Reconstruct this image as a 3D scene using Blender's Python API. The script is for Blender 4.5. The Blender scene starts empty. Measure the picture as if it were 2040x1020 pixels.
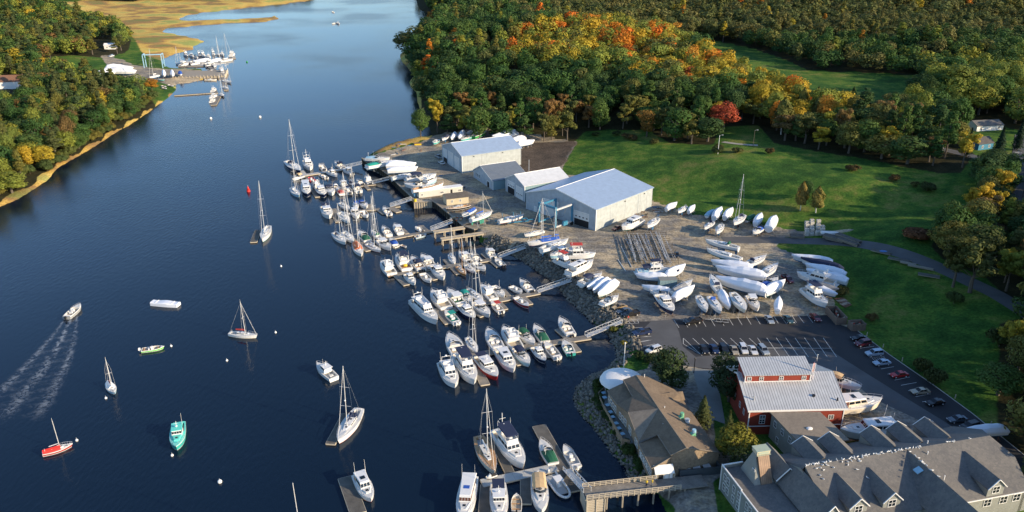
import bpy, math, random
import numpy as np
from mathutils import Vector, Matrix
random.seed(7); rng = np.random.default_rng(7)
S = bpy.context.scene
COL = S.collection
R = math.radians
# ------------------------------------------------------------ camera, sky, sun
CF = 1600.0; TH = R(22.9); CH = 113.0
cd = bpy.data.cameras.new('camera'); cam = bpy.data.objects.new('camera', cd); COL.objects.link(cam)
cd.sensor_width = 36; cd.lens = 36 * CF / 2040; cd.clip_end = 12000; cd.clip_start = 1
cam.location = (0, 0, CH); cam.rotation_euler = (R(90) - TH, 0, 0)
S.camera = cam
SUN_AZ = -25.0; SUN_EL = 19.0
w = bpy.data.worlds.new('World'); S.world = w; w.use_nodes = True
nt = w.node_tree; bg = nt.nodes['Background']
sk = nt.nodes.new('ShaderNodeTexSky'); sk.sky_type = 'NISHITA'; sk.sun_disc = False
sk.sun_elevation = R(SUN_EL); sk.sun_rotation = R(90 - SUN_AZ); sk.altitude = 100
sk.air_density = 1.0; sk.dust_density = 0.6; sk.ozone_density = 4.0
nt.links.new(sk.outputs[0], bg.inputs[0]); bg.inputs[1].default_value = 0.15
sl = bpy.data.lights.new('sun', 'SUN'); so = bpy.data.objects.new('sun', sl); COL.objects.link(so)
sl.energy = 4.6; sl.angle = R(0.6); sl.color = (1.0, 0.80, 0.55)
sd = Vector((math.cos(R(SUN_EL)) * math.cos(R(SUN_AZ)), math.cos(R(SUN_EL)) * math.sin(R(SUN_AZ)), math.sin(R(SUN_EL))))
so.rotation_euler = sd.to_track_quat('Z', 'Y').to_euler(); so.location = (200, -80, 150)
S.view_settings.view_transform = 'Standard'; S.view_settings.look = 'None'
S.view_settings.exposure = 0.72; S.view_settings.gamma = 1
S.render.resolution_x = 1024; S.render.resolution_y = 512

# ------------------------------------------------------------ calibration of the surveyed points
def W(px, py, z=0.0):
    u = (px - 1020) / CF; v = (510 - py) / CF
    d = (u, math.cos(TH) + v * math.sin(TH), -math.sin(TH) + v * math.cos(TH))
    t = (z - CH) / d[2]
    return (t * d[0], t * d[1], z)
def proj(x, y, z):
    Z = y * math.cos(TH) - (z - CH) * math.sin(TH)
    return 1020 + CF * x / Z, 510 - CF * (y * math.sin(TH) + (z - CH) * math.cos(TH)) / Z
CR = {'A': (460, 230, 4), 'C': (740, 430, 4), 'D': (850, 600, 6), 'E': (640, 360, 6.8), 'F': (900, 765, 4),
      'G': (1380, 400, 4.25), 'H': (1100, 430, 4), 'I': (860, 240, 4), 'J': (300, 60, 6.375), '4': (1130, 670, 4),
      '5': (1400, 765, 4), '6': (1620, 640, 4.857), '3': (1740, 790, 4.433), '7': (1530, 480, 4), '0': (0, 0, 1)}
def cc(s, x, y):
    o = CR[s]; return o[0] + x / o[2], o[1] + y / o[2]
def V2(p): return np.array(p[:2])

# ------------------------------------------------------------ ground shape
def poly(pts, z=0.0): return np.array([W(p[0], p[1], z)[:2] for p in pts])
shoreR_px = [(1330,1200),(1330,1030),(1310,985),(1262,960),(1240,925),(1215,895),(1190,860),(1160,830),(1143,795),(1150,770),(1175,750),(1210,735),(1232,712),(1225,690),(1215,668),(1195,655),(1175,637),(1150,612),(1125,590),(1110,568),(1085,550),(1060,532),(1040,518),(1010,503),(985,500),(962,488),(945,470),(922,462),
  (905,447),(868,416),(852,408),(828,414),(818,402),(800,385),(775,360),(755,345),(735,337),(721,325),
  (735,308),(770,290),(820,278),(862,272),(856,258),(843,235),(832,205),(830,185),(817,172),(815,162),(826,152),(812,135),(800,122),(796,110),(806,100),(837,92),(843,66),(865,52),(885,40),(908,36),(880,30),(842,22),(832,12),(830,0),(812,-40),(790,-80)]
LR = poly(shoreR_px + [(9000,-80),(9000,1200)])
shoreL_px = [(-900,560),(-400,500),(0,413),(40,395),(95,360),(115,335),(145,318),(185,295),(235,262),(255,252),(300,222),(312,212),(340,192),(352,178),(350,168),(380,165),(405,160),(403,135),(370,137),(330,133),(320,120),(350,107),(388,98),(385,93),(410,82),(390,76),(350,68),(310,60),(375,53),(450,47),(510,45),(550,41),(562,35),(547,32),(510,37),(450,38),(380,42),(355,39),(375,30),(440,22),(510,14),(560,9),(628,0),(690,-14),(700,-40),(720,-80)]
LL = poly(shoreL_px + [(-9000,-80),(-9000,560)])
FLAT = poly([(700,325),(735,300),(870,262),(1060,275),(1115,320),(1200,345),(1310,392),(1420,440),(1560,466),(1585,500),(1660,590),(1700,636),(1790,712),(1900,795),(2010,875),(2160,960),(2400,1200),(1100,1200),(1100,700),(1000,500),(800,400)], 2.5)
BULK_px = [(945,470),(922,462),(905,447),(868,416),(852,408),(828,414),(818,402),(800,385),(775,360),(755,345),(735,337),(721,325)]
BULK = poly(BULK_px)
HP = [(1150,280,4),(1300,300,7),(1500,310,10),(1700,350,12),(1880,300,14),(2030,340,15),(1400,420,3),(1700,430,6),(1850,470,9),(1900,550,8),(2000,600,9),(1950,640,9),(1780,620,5),(1900,720,7),(1750,690,2.6),(2030,850,7),(2300,800,15),(2450,650,18),(2300,550,17),(2500,900,18),(2200,950,8),  # ground right of view raised, unseen, to shade lot and yard
  (900,240,3),(1000,200,8),(1100,140,17),(1000,110,15),(1130,75,22),(1260,95,21),(1400,150,14),(1540,178,9),(1340,200,12),(1500,235,9),(1250,30,9),(1420,80,8),(1600,140,8),(1500,105,8),(1700,180,9),(1800,140,9),(1300,0,14),(1600,60,15),(1900,100,18),(2000,200,16),(1700,0,25),(1200,-30,25),(900,20,8),(2100,0,30),
  (100,250,7),(0,200,11),(50,100,14),(200,150,3.5),(300,150,1.6),(350,30,0.8),(200,30,1.0),(250,60,1.5),(0,10,16),(260,200,4),(-200,300,8),(500,-20,1.5),(300,160,1.6),(390,150,1.6),(120,330,4)]
HW = np.array([W(*p) for p in HP])
def pip(P, poly_):
    x = P[:, 0]; y = P[:, 1]; ins = np.zeros(len(P), bool)
    n = len(poly_)
    for i in range(n):
        x1, y1 = poly_[i]; x2, y2 = poly_[(i + 1) % n]
        if y1 == y2: continue
        c = ((y1 > y) != (y2 > y)) & (x < (x2 - x1) * (y - y1) / (y2 - y1) + x1)
        ins ^= c
    return ins
def pdist(P, L, closed=True):
    best = np.full(len(P), 1e9)
    n = len(L)
    for i in range(n if closed else n - 1):
        a = L[i]; b = L[(i + 1) % n]; ab = b - a
        t = np.clip(((P - a) @ ab) / (ab @ ab + 1e-12), 0, 1)
        d = np.hypot(P[:, 0] - a[0] - t * ab[0], P[:, 1] - a[1] - t * ab[1])
        best = np.minimum(best, d)
    return best
def sm(t): t = np.clip(t, 0, 1); return t * t * (3 - 2 * t)
def ground(P):
    P = np.asarray(P, float).reshape(-1, 2)
    dR = pdist(P, LR); dR[~pip(P, LR)] *= -1
    dL = pdist(P, LL); dL[~pip(P, LL)] *= -1
    num = np.zeros(len(P)); den = np.zeros(len(P))
    for q in HW:
        wq = 1 / (np.hypot(P[:, 0] - q[0], P[:, 1] - q[1]) ** 2 + (0.035 * q[1]) ** 2) ** 1.6
        num += wq * q[2]; den += wq
    base = num / den
    base = base + 0.35 * np.sin(P[:, 0] * .05) * np.cos(P[:, 1] * .043) * np.clip((base - 3) / 4, 0, 1)
    df = pdist(P, FLAT); df[pip(P, FLAT)] = 0
    base = np.where(dR > dL, 2.5 + (base - 2.5) * sm(df / 45), base)
    db = pdist(P, BULK, False)
    slope = np.where(db < 5, 5.0, 0.52)
    prR = np.where(db < 5, (dR - 0.8) * slope, dR * slope)
    prL = np.minimum(dL * .35, .7) + np.maximum(dL - 2, 0) * .09
    z = np.where(dR > 0, np.minimum(prR, base), np.where(dL > 0, np.minimum(prL, base), -0.3 - np.minimum(-np.maximum(dR, dL) * .3, 3)))
    return z, dR, dL
def gz(x, y): return float(ground([(x, y)])[0][0])
def G(px, py):
    z = 2.5
    for _ in range(8): 
        p = W(px, py, z); z = 0.5 * z + 0.5 * max(gz(p[0], p[1]), 0)
    p = W(px, py, z); return (p[0], p[1], gz(p[0], p[1]))

# ------------------------------------------------------------ materials
MATS = {}
def nodes(name):
    m = bpy.data.materials.new(name); m.use_nodes = True
    n = m.node_tree.nodes; l = m.node_tree.links
    return m, n, l, n['Principled BSDF']
def mat(name, c=None, rough=0.5, metal=0.0, var=0.12, scale=1.5, bump=0.0, coat=0.0):
    if name in MATS: return MATS[name]
    m, n, l, b = nodes(name)
    b.inputs['Roughness'].default_value = rough; b.inputs['Metallic'].default_value = metal
    b.inputs['Coat Weight'].default_value = coat
    tc = n.new('ShaderNodeTexCoord'); nz = n.new('ShaderNodeTexNoise'); nz.inputs['Scale'].default_value = scale
    nz.inputs['Detail'].default_value = 5; l.new(tc.outputs['Object'], nz.inputs['Vector'])
    mx = n.new('ShaderNodeMix'); mx.data_type = 'RGBA'
    l.new(nz.outputs['Fac'], mx.inputs['Factor'])
    mx.inputs[6].default_value = (c[0] * (1 - var), c[1] * (1 - var), c[2] * (1 - var), 1)
    mx.inputs[7].default_value = (min(1, c[0] * (1 + var)), min(1, c[1] * (1 + var)), min(1, c[2] * (1 + var)), 1)
    l.new(mx.outputs[2], b.inputs['Base Color'])
    if bump:
        bp = n.new('ShaderNodeBump'); bp.inputs['Strength'].default_value = bump; bp.inputs['Distance'].default_value = .1
        l.new(nz.outputs['Fac'], bp.inputs['Height']); l.new(bp.outputs[0], b.inputs['Normal'])
    MATS[name] = m; return m
def ribmat(name, c, c2, axis, period, rough=0.45, metal=0.0, width=0.12, var=.08, bump=.5):
    """surface with narrow seams repeated along one axis of the object"""
    if name in MATS: return MATS[name]
    m, n, l, b = nodes(name); b.inputs['Roughness'].default_value = rough; b.inputs['Metallic'].default_value = metal
    tc = n.new('ShaderNodeTexCoord'); sp = n.new('ShaderNodeSeparateXYZ'); l.new(tc.outputs['Object'], sp.inputs[0])
    def mth(op, a, bb=None):
        q = n.new('ShaderNodeMath'); q.operation = op
        for i, v in enumerate((a, bb)):
            if v is None: continue
            if isinstance(v, (int, float)): q.inputs[i].default_value = v
            else: l.new(v, q.inputs[i])
        return q.outputs[0]
    if axis == 'XY': src = mth('ADD', sp.outputs[0], sp.outputs[1])
    else: src = sp.outputs['XYZ'.index(axis)]
    fr = mth('FRACT', mth('DIVIDE', src, period)); line = mth('LESS_THAN', fr, width)
    nz = n.new('ShaderNodeTexNoise'); nz.inputs['Scale'].default_value = .6; nz.inputs['Detail'].default_value = 6
    l.new(tc.outputs['Object'], nz.inputs['Vector'])
    mx = n.new('ShaderNodeMix'); mx.data_type = 'RGBA'; l.new(line, mx.inputs['Factor'])
    mx.inputs[6].default_value = (*c, 1); mx.inputs[7].default_value = (*c2, 1)
    m2 = n.new('ShaderNodeMix'); m2.data_type = 'RGBA'; m2.blend_type = 'MULTIPLY'; m2.inputs['Factor'].default_value = 1
    cr = n.new('ShaderNodeMapRange'); cr.inputs[1].default_value = .25; cr.inputs[2].default_value = .75
    cr.inputs[3].default_value = 1 - 2 * var; cr.inputs[4].default_value = 1.0
    l.new(nz.outputs['Fac'], cr.inputs[0]); l.new(mx.outputs[2], m2.inputs[6]); l.new(cr.outputs[0], m2.inputs[7])
    l.new(m2.outputs[2], b.inputs['Base Color'])
    bp = n.new('ShaderNodeBump'); bp.inputs['Strength'].default_value = bump; bp.inputs['Distance'].default_value = .05
    l.new(line, bp.inputs['Height']); l.new(bp.outputs[0], b.inputs['Normal'])
    MATS[name] = m; return m
def shinglemat(name, c, c2, scale=3.0, var=.25):
    """roof shingles / wooden shingles: brick pattern with random course tones"""
    if name in MATS: return MATS[name]
    m, n, l, b = nodes(name); b.inputs['Roughness'].default_value = .9
    tc = n.new('ShaderNodeTexCoord')
    nz = n.new('ShaderNodeTexNoise'); nz.inputs['Scale'].default_value = 6; nz.inputs['Detail'].default_value = 2
    n2 = n.new('ShaderNodeTexNoise'); n2.inputs['Scale'].default_value = .25; n2.inputs['Detail'].default_value = 5
    vo = n.new('ShaderNodeTexVoronoi'); vo.inputs['Scale'].default_value = scale
    for q in (nz, n2, vo): l.new(tc.outputs['Object'], q.inputs['Vector'])
    mx = n.new('ShaderNodeMix'); mx.data_type = 'RGBA'; mx.inputs[6].default_value = (*c, 1); mx.inputs[7].default_value = (*c2, 1)
    ad = n.new('ShaderNodeMath'); ad.operation = 'ADD'; l.new(nz.outputs['Fac'], ad.inputs[0])
    sp = n.new('ShaderNodeSeparateColor'); l.new(vo.outputs['Color'], sp.inputs[0]); 
    ml = n.new('ShaderNodeMath'); ml.operation = 'MULTIPLY_ADD'; ml.inputs[1].default_value = .5; ml.inputs[2].default_value = -.25
    l.new(sp.outputs[0], ml.inputs[0]); l.new(ml.outputs[0], ad.inputs[1]); 
    a2 = n.new('ShaderNodeMath'); a2.operation = 'ADD'; l.new(ad.outputs[0], a2.inputs[0])
    m3 = n.new('ShaderNodeMath'); m3.operation = 'MULTIPLY_ADD'; m3.inputs[1].default_value = 1.2; m3.inputs[2].default_value = -.6
    l.new(n2.outputs['Fac'], m3.inputs[0]); l.new(m3.outputs[0], a2.inputs[1]); a2.use_clamp = True
    l.new(a2.outputs[0], mx.inputs['Factor']); l.new(mx.outputs[2], b.inputs['Base Color'])
    MATS[name] = m; return m
def M(k): return MATS[k]
for a in [('gel_white', (.70,.70,.68), .28), ('deck_white', (.62,.61,.57), .5), ('gel_cream', (.78,.70,.55), .35), ('navy', (.012,.02,.055), .25),
          ('teal_hull', (.05,.38,.34), .35), ('teal_deck', (.12,.62,.52), .5), ('red_hull', (.30,.02,.02), .3), ('bright_red', (.62,.03,.02), .5), ('green_hull', (.02,.28,.06), .4),
          ('lime', (.12,.55,.05), .4), ('black_paint', (.012,.012,.014), .3), ('bottom_blue', (.03,.12,.25), .8), ('bottom_green', (.03,.22,.16), .8), ('bottom_red', (.28,.05,.03), .8), ('bottom_dark', (.03,.03,.04), .8),
          ('grey_hull', (.30,.31,.31), .5), ('teak', (.42,.24,.11), .6), ('varnish', (.40,.17,.04), .3), ('sole_tan', (.45,.38,.28), .7), ('sole_grey', (.40,.40,.38), .7),
          ('canvas_navy', (.012,.022,.06), .85), ('canvas_blue', (.02,.09,.38), .85), ('canvas_teal', (.01,.28,.22), .85), ('canvas_green', (.01,.10,.05), .85), ('canvas_red', (.45,.04,.03), .85), ('canvas_tan', (.55,.38,.20), .85), ('canvas_white', (.78,.77,.74), .8), ('canvas_orange', (.55,.15,.05), .85), ('canvas_grey', (.2,.21,.22), .85),
          ('light_blue', (.30,.50,.62), .35), ('yellow', (.70,.48,.03), .5), ('rubber_black', (.02,.02,.02), .7), ('steel', (.55,.56,.57), .4), ('galv', (.42,.43,.43), .5), ('rust', (.20,.10,.06), .9), ('lift_blue', (.04,.20,.32), .45),
          ('trim_white', (.78,.77,.73), .5), ('timber', (.30,.26,.20), .9), ('timber_dark', (.10,.085,.065), .95), ('timber_pale', (.46,.40,.30), .9), ('concrete', (.42,.41,.37), .9), ('dumpster', (.16,.12,.09), .8), ('copper_green', (.16,.42,.24), .6), ('dark_door_and_shade', (.015,.015,.017), .9), ('bin_grey', (.06,.075,.085), .7)]:
    mat(a[0], a[1], a[2], var=.07 if 'white' in a[0] else .15)
mat('mast_alu', (.66,.66,.64), .35, .3, .05)
mat('wrap', (.72,.75,.80), .38, 0, .04, 3, .25)
mat('blue_tarp', (.03,.16,.45), .5, 0, .2, 3, .3)
g = mat('glass', (.012,.018,.024), .06, 0, .1); 
mat('glass_brown', (.10,.035,.02), .1, 0, .2)
mat('mark_white', (.62,.62,.58), .8, 0, .25, 4)
mat('block', (.44,.43,.38), .95, 0, .3, 3)
mat('foam', (.8,.8,.8), .6)
mat('rock', (.27,.25,.21), .95, 0, .45, .6, .6)
mat('bark', (.11,.09,.07), .95, 0, .3, 4)
mat('bark_birch', (.62,.60,.55), .9, 0, .3, 4)
mat('flag_red', (.5,.03,.04), .8); 

# ------------------------------------------------------------ mesh building
SPLIT = {'hatch', 'seat', 'vent_pipe', 'corner_trim', 'downpipe', 'wall_lamp', 'thwart', 'block', 'batten', 'side_beam', 'antenna', 'post', 'bearers', 'skid', 'pane'}
class MB:
    def __init__(s): s.v = []; s.f = []; s.m = []; s.c = []
    def add(s, vs, fs, mi=0):
        o = len(s.v); s.c.append((o, len(s.f))); s.v += [tuple(map(float, p)) for p in vs]
        for f in fs: s.f.append([o + i for i in f]); s.m.append(mi)
    def hexa(s, p, mi=0):   # p: 4 bottom ccw, 4 top ccw
        s.add(p, [(3,2,1,0),(4,5,6,7),(0,1,5,4),(1,2,6,5),(2,3,7,6),(3,0,4,7)], mi)
    def box(s, x0, x1, y0, y1, z0, z1, mi=0):
        s.hexa([(x0,y0,z0),(x1,y0,z0),(x1,y1,z0),(x0,y1,z0),(x0,y0,z1),(x1,y0,z1),(x1,y1,z1),(x0,y1,z1)], mi)
    def tube(s, p, q, r, r2=None, n=6, mi=0):
        r2 = r if r2 is None else r2
        p = Vector(p); q = Vector(q); d = (q - p).normalized()
        a = d.orthogonal().normalized(); b = d.cross(a)
        vs = []
        for c, rr in ((p, r), (q, r2)):
            for i in range(n):
                t = 2 * math.pi * i / n; vs.append(c + (a * math.cos(t) + b * math.sin(t)) * rr)
        s.add(vs, [(i, (i + 1) % n, n + (i + 1) % n, n + i) for i in range(n)] + [tuple(range(n - 1, -1, -1)), tuple(range(n, 2 * n))], mi)
    def path(s, pts, r, n=5, mi=0):
        for a, b in zip(pts[:-1], pts[1:]): s.tube(a, b, r, r, n, mi)
    def loft(s, rings, mi=0, closed=False, cap=True, mis=None):
        n = len(rings[0]); vs = [p for r_ in rings for p in r_]
        o = len(s.v); s.v += [tuple(map(float, p)) for p in vs]
        for i in range(len(rings) - 1):
            for j in range(n if closed else n - 1):
                k = (j + 1) % n
                s.f.append([o + i*n + j, o + i*n + k, o + (i+1)*n + k, o + (i+1)*n + j]); s.m.append(mis[j] if mis else mi)
        if cap:
            s.f.append([o + j for j in range(n - 1, -1, -1)]); s.m.append(mi)
            s.f.append([o + (len(rings)-1)*n + j for j in range(n)]); s.m.append(mi)
    def ellipsoid(s, c, r, nu=8, nv=5, mi=0):
        rings = []
        for i in range(nv + 1):
            ph = math.pi * i / nv - math.pi / 2; cz = math.sin(ph); cr = max(math.cos(ph), .02)
            rings.append([(c[0] + r[0]*cr*math.cos(2*math.pi*j/nu), c[1] + r[1]*cr*math.sin(2*math.pi*j/nu), c[2] + r[2]*cz) for j in range(nu)])
        s.loft(rings, mi, True, True)
    def build(s, name, mats, parent=None, smooth=False):
        if name in SPLIT and len(s.c) > 1:   # one object per piece
            cs = s.c + [(len(s.v), len(s.f))]; v, f, m, c = s.v, s.f, s.m, s.c; s.c = []; o = None
            for (v0, f0), (v1, f1) in zip(cs[:-1], cs[1:]):
                s.v = v[v0:v1]; s.f = [[i - v0 for i in q] for q in f[f0:f1]]; s.m = m[f0:f1]; o = s.build(name, mats, parent, smooth)
            return o
        me = bpy.data.meshes.new(name); me.from_pydata(s.v, [], s.f)
        if not isinstance(mats, (list, tuple)): mats = [mats]
        for m_ in mats: me.materials.append(MATS[m_] if isinstance(m_, str) else m_)
        if len(mats) > 1: me.polygons.foreach_set('material_index', s.m)
        if smooth: me.shade_smooth()
        me.update()
        o = bpy.data.objects.new(name, me); COL.objects.link(o)
        if parent: o.parent = parent
        return o
def tag(o, label=None, cat=None, group=None, kind=None):
    if label: o['label'] = label
    if cat: o['category'] = cat
    if group: o['group'] = group
    if kind: o['kind'] = kind
    return o
def thing(name, label, cat, loc=(0,0,0), rz=0, group=None):
    o = bpy.data.objects.new(name, None); COL.objects.link(o); o.empty_display_size = .5
    o.location = loc; o.rotation_euler = (0, 0, rz); return tag(o, label, cat, group)
def npmesh(name, V, Fq, mats, fmat=None, parent=None, col=None):
    """fast mesh from arrays; Fq is (n,4) or (n,3); col per-vertex colour"""
    me = bpy.data.meshes.new(name); k = Fq.shape[1]
    me.vertices.add(len(V)); me.vertices.foreach_set('co', V.astype(np.float32).ravel())
    me.loops.add(Fq.size); me.loops.foreach_set('vertex_index', Fq.astype(np.int32).ravel())
    me.polygons.add(len(Fq)); me.polygons.foreach_set('loop_start', np.arange(0, Fq.size, k, dtype=np.int32))
    me.polygons.foreach_set('loop_total', np.full(len(Fq), k, dtype=np.int32))
    for m_ in (mats if isinstance(mats, (list, tuple)) else [mats]): me.materials.append(MATS[m_] if isinstance(m_, str) else m_)
    if fmat is not None: me.polygons.foreach_set('material_index', fmat.astype(np.int32))
    if col is not None:
        for nm, c in col.items():
            ca = me.color_attributes.new(nm, 'FLOAT_COLOR', 'POINT'); ca.data.foreach_set('color', c.astype(np.float32).ravel())
    me.update(calc_edges=True); me.validate()
    o = bpy.data.objects.new(name, me); COL.objects.link(o)
    if parent: o.parent = parent
    return o

# ------------------------------------------------------------ terrain
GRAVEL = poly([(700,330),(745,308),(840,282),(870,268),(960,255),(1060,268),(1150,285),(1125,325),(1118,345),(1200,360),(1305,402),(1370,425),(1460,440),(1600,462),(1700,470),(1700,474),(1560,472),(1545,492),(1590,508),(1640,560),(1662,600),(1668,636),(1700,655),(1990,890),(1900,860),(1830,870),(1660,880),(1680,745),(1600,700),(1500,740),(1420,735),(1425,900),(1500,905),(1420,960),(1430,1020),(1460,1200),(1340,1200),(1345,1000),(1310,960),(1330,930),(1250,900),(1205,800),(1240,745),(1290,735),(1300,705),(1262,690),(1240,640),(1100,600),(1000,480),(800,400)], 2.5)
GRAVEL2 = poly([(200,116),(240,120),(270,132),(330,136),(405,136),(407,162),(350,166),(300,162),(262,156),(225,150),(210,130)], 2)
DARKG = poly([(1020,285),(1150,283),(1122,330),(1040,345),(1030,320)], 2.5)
MARSH = [poly([(100,14),(600,-8),(700,-14),(640,20),(562,40),(375,60),(415,85),(395,103),(325,122),(285,112),(264,78),(205,42),(120,22)], .6), poly([(735,318),(760,296),(862,268),(860,282),(790,300),(750,312)], .6)]
WOODR = poly([(838,264),(1145,272),(1165,255),(1290,262),(1330,288),(1420,300),(1432,264),(1510,262),(1540,300),(1700,335),(1860,375),(1905,380),(1935,345),(1890,290),(1870,262),(1915,268),(2012,285),(2060,300),(2500,260),(2500,-90),(700,-90),(800,0),(780,180)], 6)
FIELD = poly([(1390,72),(1500,92),(1610,134),(1830,150),(1840,190),(1800,232),(1740,244),(1640,240),(1630,222),(1520,176),(1410,140),(1375,102)], 10)
WOODL = poly([(-500,470),(0,402),(95,348),(235,254),(318,207),(296,184),(215,172),(160,150),(110,135),(100,118),(215,112),(255,100),(262,80),(235,55),(180,35),(120,18),(0,8),(-500,0)], 5)
WOODT = poly([(-600,10),(0,11),(300,7),(600,-6),(690,-22),(690,-90),(-600,-90)], 1)
WOODS = poly([(1950,345),(2015,350),(2020,430),(2060,480),(2110,640),(2060,640),(1990,560),(1965,535),(1880,500),(1855,478),(1900,440),(1945,400)], 11)
WOODE = poly([(1990,650),(2060,640),(2500,500),(2500,1100),(2060,960),(2010,880),(1995,780)], 7)
WOODN = poly([(2045,345),(2500,300),(2500,700),(2110,640),(2060,480),(2045,420)], 13)
def smask(P, pl, soft):
    d = pdist(P, pl); ins = pip(P, pl); d = np.where(ins, d, -d); return sm(d / (2 * soft) + .5)
def build_terrain():
    ys = [1180 - 5 * i for i in range(int(1180 / 5) + 1)] + [-4, -9, -14, -20, -27, -35, -45, -57, -70, -85, -100, -115, -128]
    xs = [-1600, -1200, -900, -700, -560, -460] + [-400 + 5.5 * i for i in range(510)] + [2460, 2600, 2800, 3100, 3600]
    rows = []
    for y in ys:
        a = W(0, y, 1.5); s_ = (a[0]) / (0 - 1020)
        rows.append(np.array([[(x - 1020) * s_, a[1]] for x in xs]))
    P = np.concatenate(rows); z, dR, dL = ground(P)
    V = np.column_stack([P, z]); nx = len(xs); ny = len(ys)
    i, j = np.meshgrid(np.arange(ny - 1), np.arange(nx - 1), indexing='ij')
    a = (i * nx + j).ravel(); F = np.column_stack([a, a + 1, a + nx + 1, a + nx])
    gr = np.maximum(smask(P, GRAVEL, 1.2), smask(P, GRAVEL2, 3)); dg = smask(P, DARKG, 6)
    soft = 6
    ma = np.maximum(smask(P, MARSH[0], 5), smask(P, MARSH[1], 1.5))
    ma = np.maximum(ma, (dL > -1) * sm((4.0 + 2.2*np.sin(P[:,0]*.11) + 1.8*np.sin(P[:,1]*.23) - dL) / 4) * (P[:, 1] < 640))
    strip = pip(P, poly([(780,240),(780,85),(870,85),(835,150),(842,215),(850,245)]))
    ma = np.maximum(ma, strip * sm((9 - dR) / 5) * .7)
    wd = np.zeros(len(P))
    for q in (WOODR, WOODL, WOODT, WOODS, WOODE, WOODN): wd = np.maximum(wd, smask(P, q, 3))
    wd *= 1 - smask(P, FIELD, 3)
    c1 = np.column_stack([gr, ma, wd, np.ones(len(P))]); c2 = np.column_stack([dg, np.zeros(len(P)), np.zeros(len(P)), np.ones(len(P))])
    m, n, l, b = nodes('ground_cover'); b.inputs['Roughness'].default_value = 1; b.inputs['Specular IOR Level'].default_value = .1
    tc = n.new('ShaderNodeTexCoord')
    def noise(sc, det=6, rough=.6):
        q = n.new('ShaderNodeTexNoise'); q.inputs['Scale'].default_value = sc; q.inputs['Detail'].default_value = det; q.inputs['Roughness'].default_value = rough
        l.new(tc.outputs['Object'], q.inputs['Vector']); return q.outputs['Fac']
    def ramp(f, stops):
        r_ = n.new('ShaderNodeValToRGB'); l.new(f, r_.inputs[0]); e = r_.color_ramp.elements
        while len(e) < len(stops): e.new(.5)
        for k, (p, c) in enumerate(stops): e[k].position = p; e[k].color = (*c, 1)
        return r_.outputs[0]
    def mix(f, a_, b_):
        q = n.new('ShaderNodeMix'); q.data_type = 'RGBA'; l.new(f, q.inputs['Factor']); l.new(a_, q.inputs[6]); l.new(b_, q.inputs[7]); return q.outputs[2]
    def jit(mask, nf, amt=.7):
        a_ = n.new('ShaderNodeMath'); a_.operation = 'MULTIPLY_ADD'; l.new(nf, a_.inputs[0]); a_.inputs[1].default_value = amt; a_.inputs[2].default_value = -amt / 2
        s_ = n.new('ShaderNodeMath'); s_.operation = 'ADD'; l.new(a_.outputs[0], s_.inputs[0]); l.new(mask, s_.inputs[1])
        q = n.new('ShaderNodeMapRange'); q.interpolation_type = 'SMOOTHSTEP'; q.inputs[1].default_value = .38; q.inputs[2].default_value = .62; l.new(s_.outputs[0], q.inputs[0]); return q.outputs[0]
    A1 = n.new('ShaderNodeVertexColor'); A1.layer_name = 'zone'; A2 = n.new('ShaderNodeVertexColor'); A2.layer_name = 'zone_dark'
    s1 = n.new('ShaderNodeSeparateColor'); l.new(A1.outputs[0], s1.inputs[0]); s2 = n.new('ShaderNodeSeparateColor'); l.new(A2.outputs[0], s2.inputs[0])
    nf = noise(.16, 8); nm = noise(.035, 5); nl = noise(1.3, 4); big = noise(.012, 3)
    add = n.new('ShaderNodeMath'); add.operation = 'ADD'; l.new(nm, add.inputs[0]); l.new(nf, add.inputs[1]); hf = n.new('ShaderNodeMath'); hf.operation = 'MULTIPLY'; hf.inputs[1].default_value = .5; l.new(add.outputs[0], hf.inputs[0])
    grass = ramp(hf.outputs[0], [(.36, (.024, .066, .013)), (.46, (.040, .104, .018)), (.53, (.080, .150, .023)), (.62, (.165, .175, .045))])
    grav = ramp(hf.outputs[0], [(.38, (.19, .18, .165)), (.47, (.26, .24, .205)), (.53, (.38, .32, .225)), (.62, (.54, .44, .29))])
    mp = n.new('ShaderNodeMapping'); mp.inputs['Rotation'].default_value = (0, 0, .35); mp.inputs['Scale'].default_value = (.12, .45, 1); l.new(tc.outputs['Object'], mp.inputs[0])
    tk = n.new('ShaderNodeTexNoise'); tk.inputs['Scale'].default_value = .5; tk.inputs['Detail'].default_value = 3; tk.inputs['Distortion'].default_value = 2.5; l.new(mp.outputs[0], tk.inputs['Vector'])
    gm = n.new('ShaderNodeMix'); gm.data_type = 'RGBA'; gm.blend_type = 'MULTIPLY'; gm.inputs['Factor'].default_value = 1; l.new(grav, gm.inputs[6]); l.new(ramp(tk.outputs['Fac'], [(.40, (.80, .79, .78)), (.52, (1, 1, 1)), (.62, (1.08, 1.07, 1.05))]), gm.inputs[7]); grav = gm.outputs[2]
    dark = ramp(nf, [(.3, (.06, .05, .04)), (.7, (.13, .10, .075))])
    marsh = ramp(noise(.022, 9, .55), [(.36, (.22, .22, .07)), (.44, (.34, .20, .08)), (.50, (.55, .36, .09)), (.56, (.62, .44, .12)), (.64, (.34, .36, .10))])
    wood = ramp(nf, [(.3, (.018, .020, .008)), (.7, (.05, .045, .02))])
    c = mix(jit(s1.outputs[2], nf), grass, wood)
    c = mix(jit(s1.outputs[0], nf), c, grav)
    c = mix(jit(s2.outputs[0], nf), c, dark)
    c = mix(jit(s1.outputs[1], nf), c, marsh)
    v = n.new('ShaderNodeMix'); v.data_type = 'RGBA'; v.blend_type = 'MULTIPLY'; v.inputs['Factor'].default_value = 1
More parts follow.
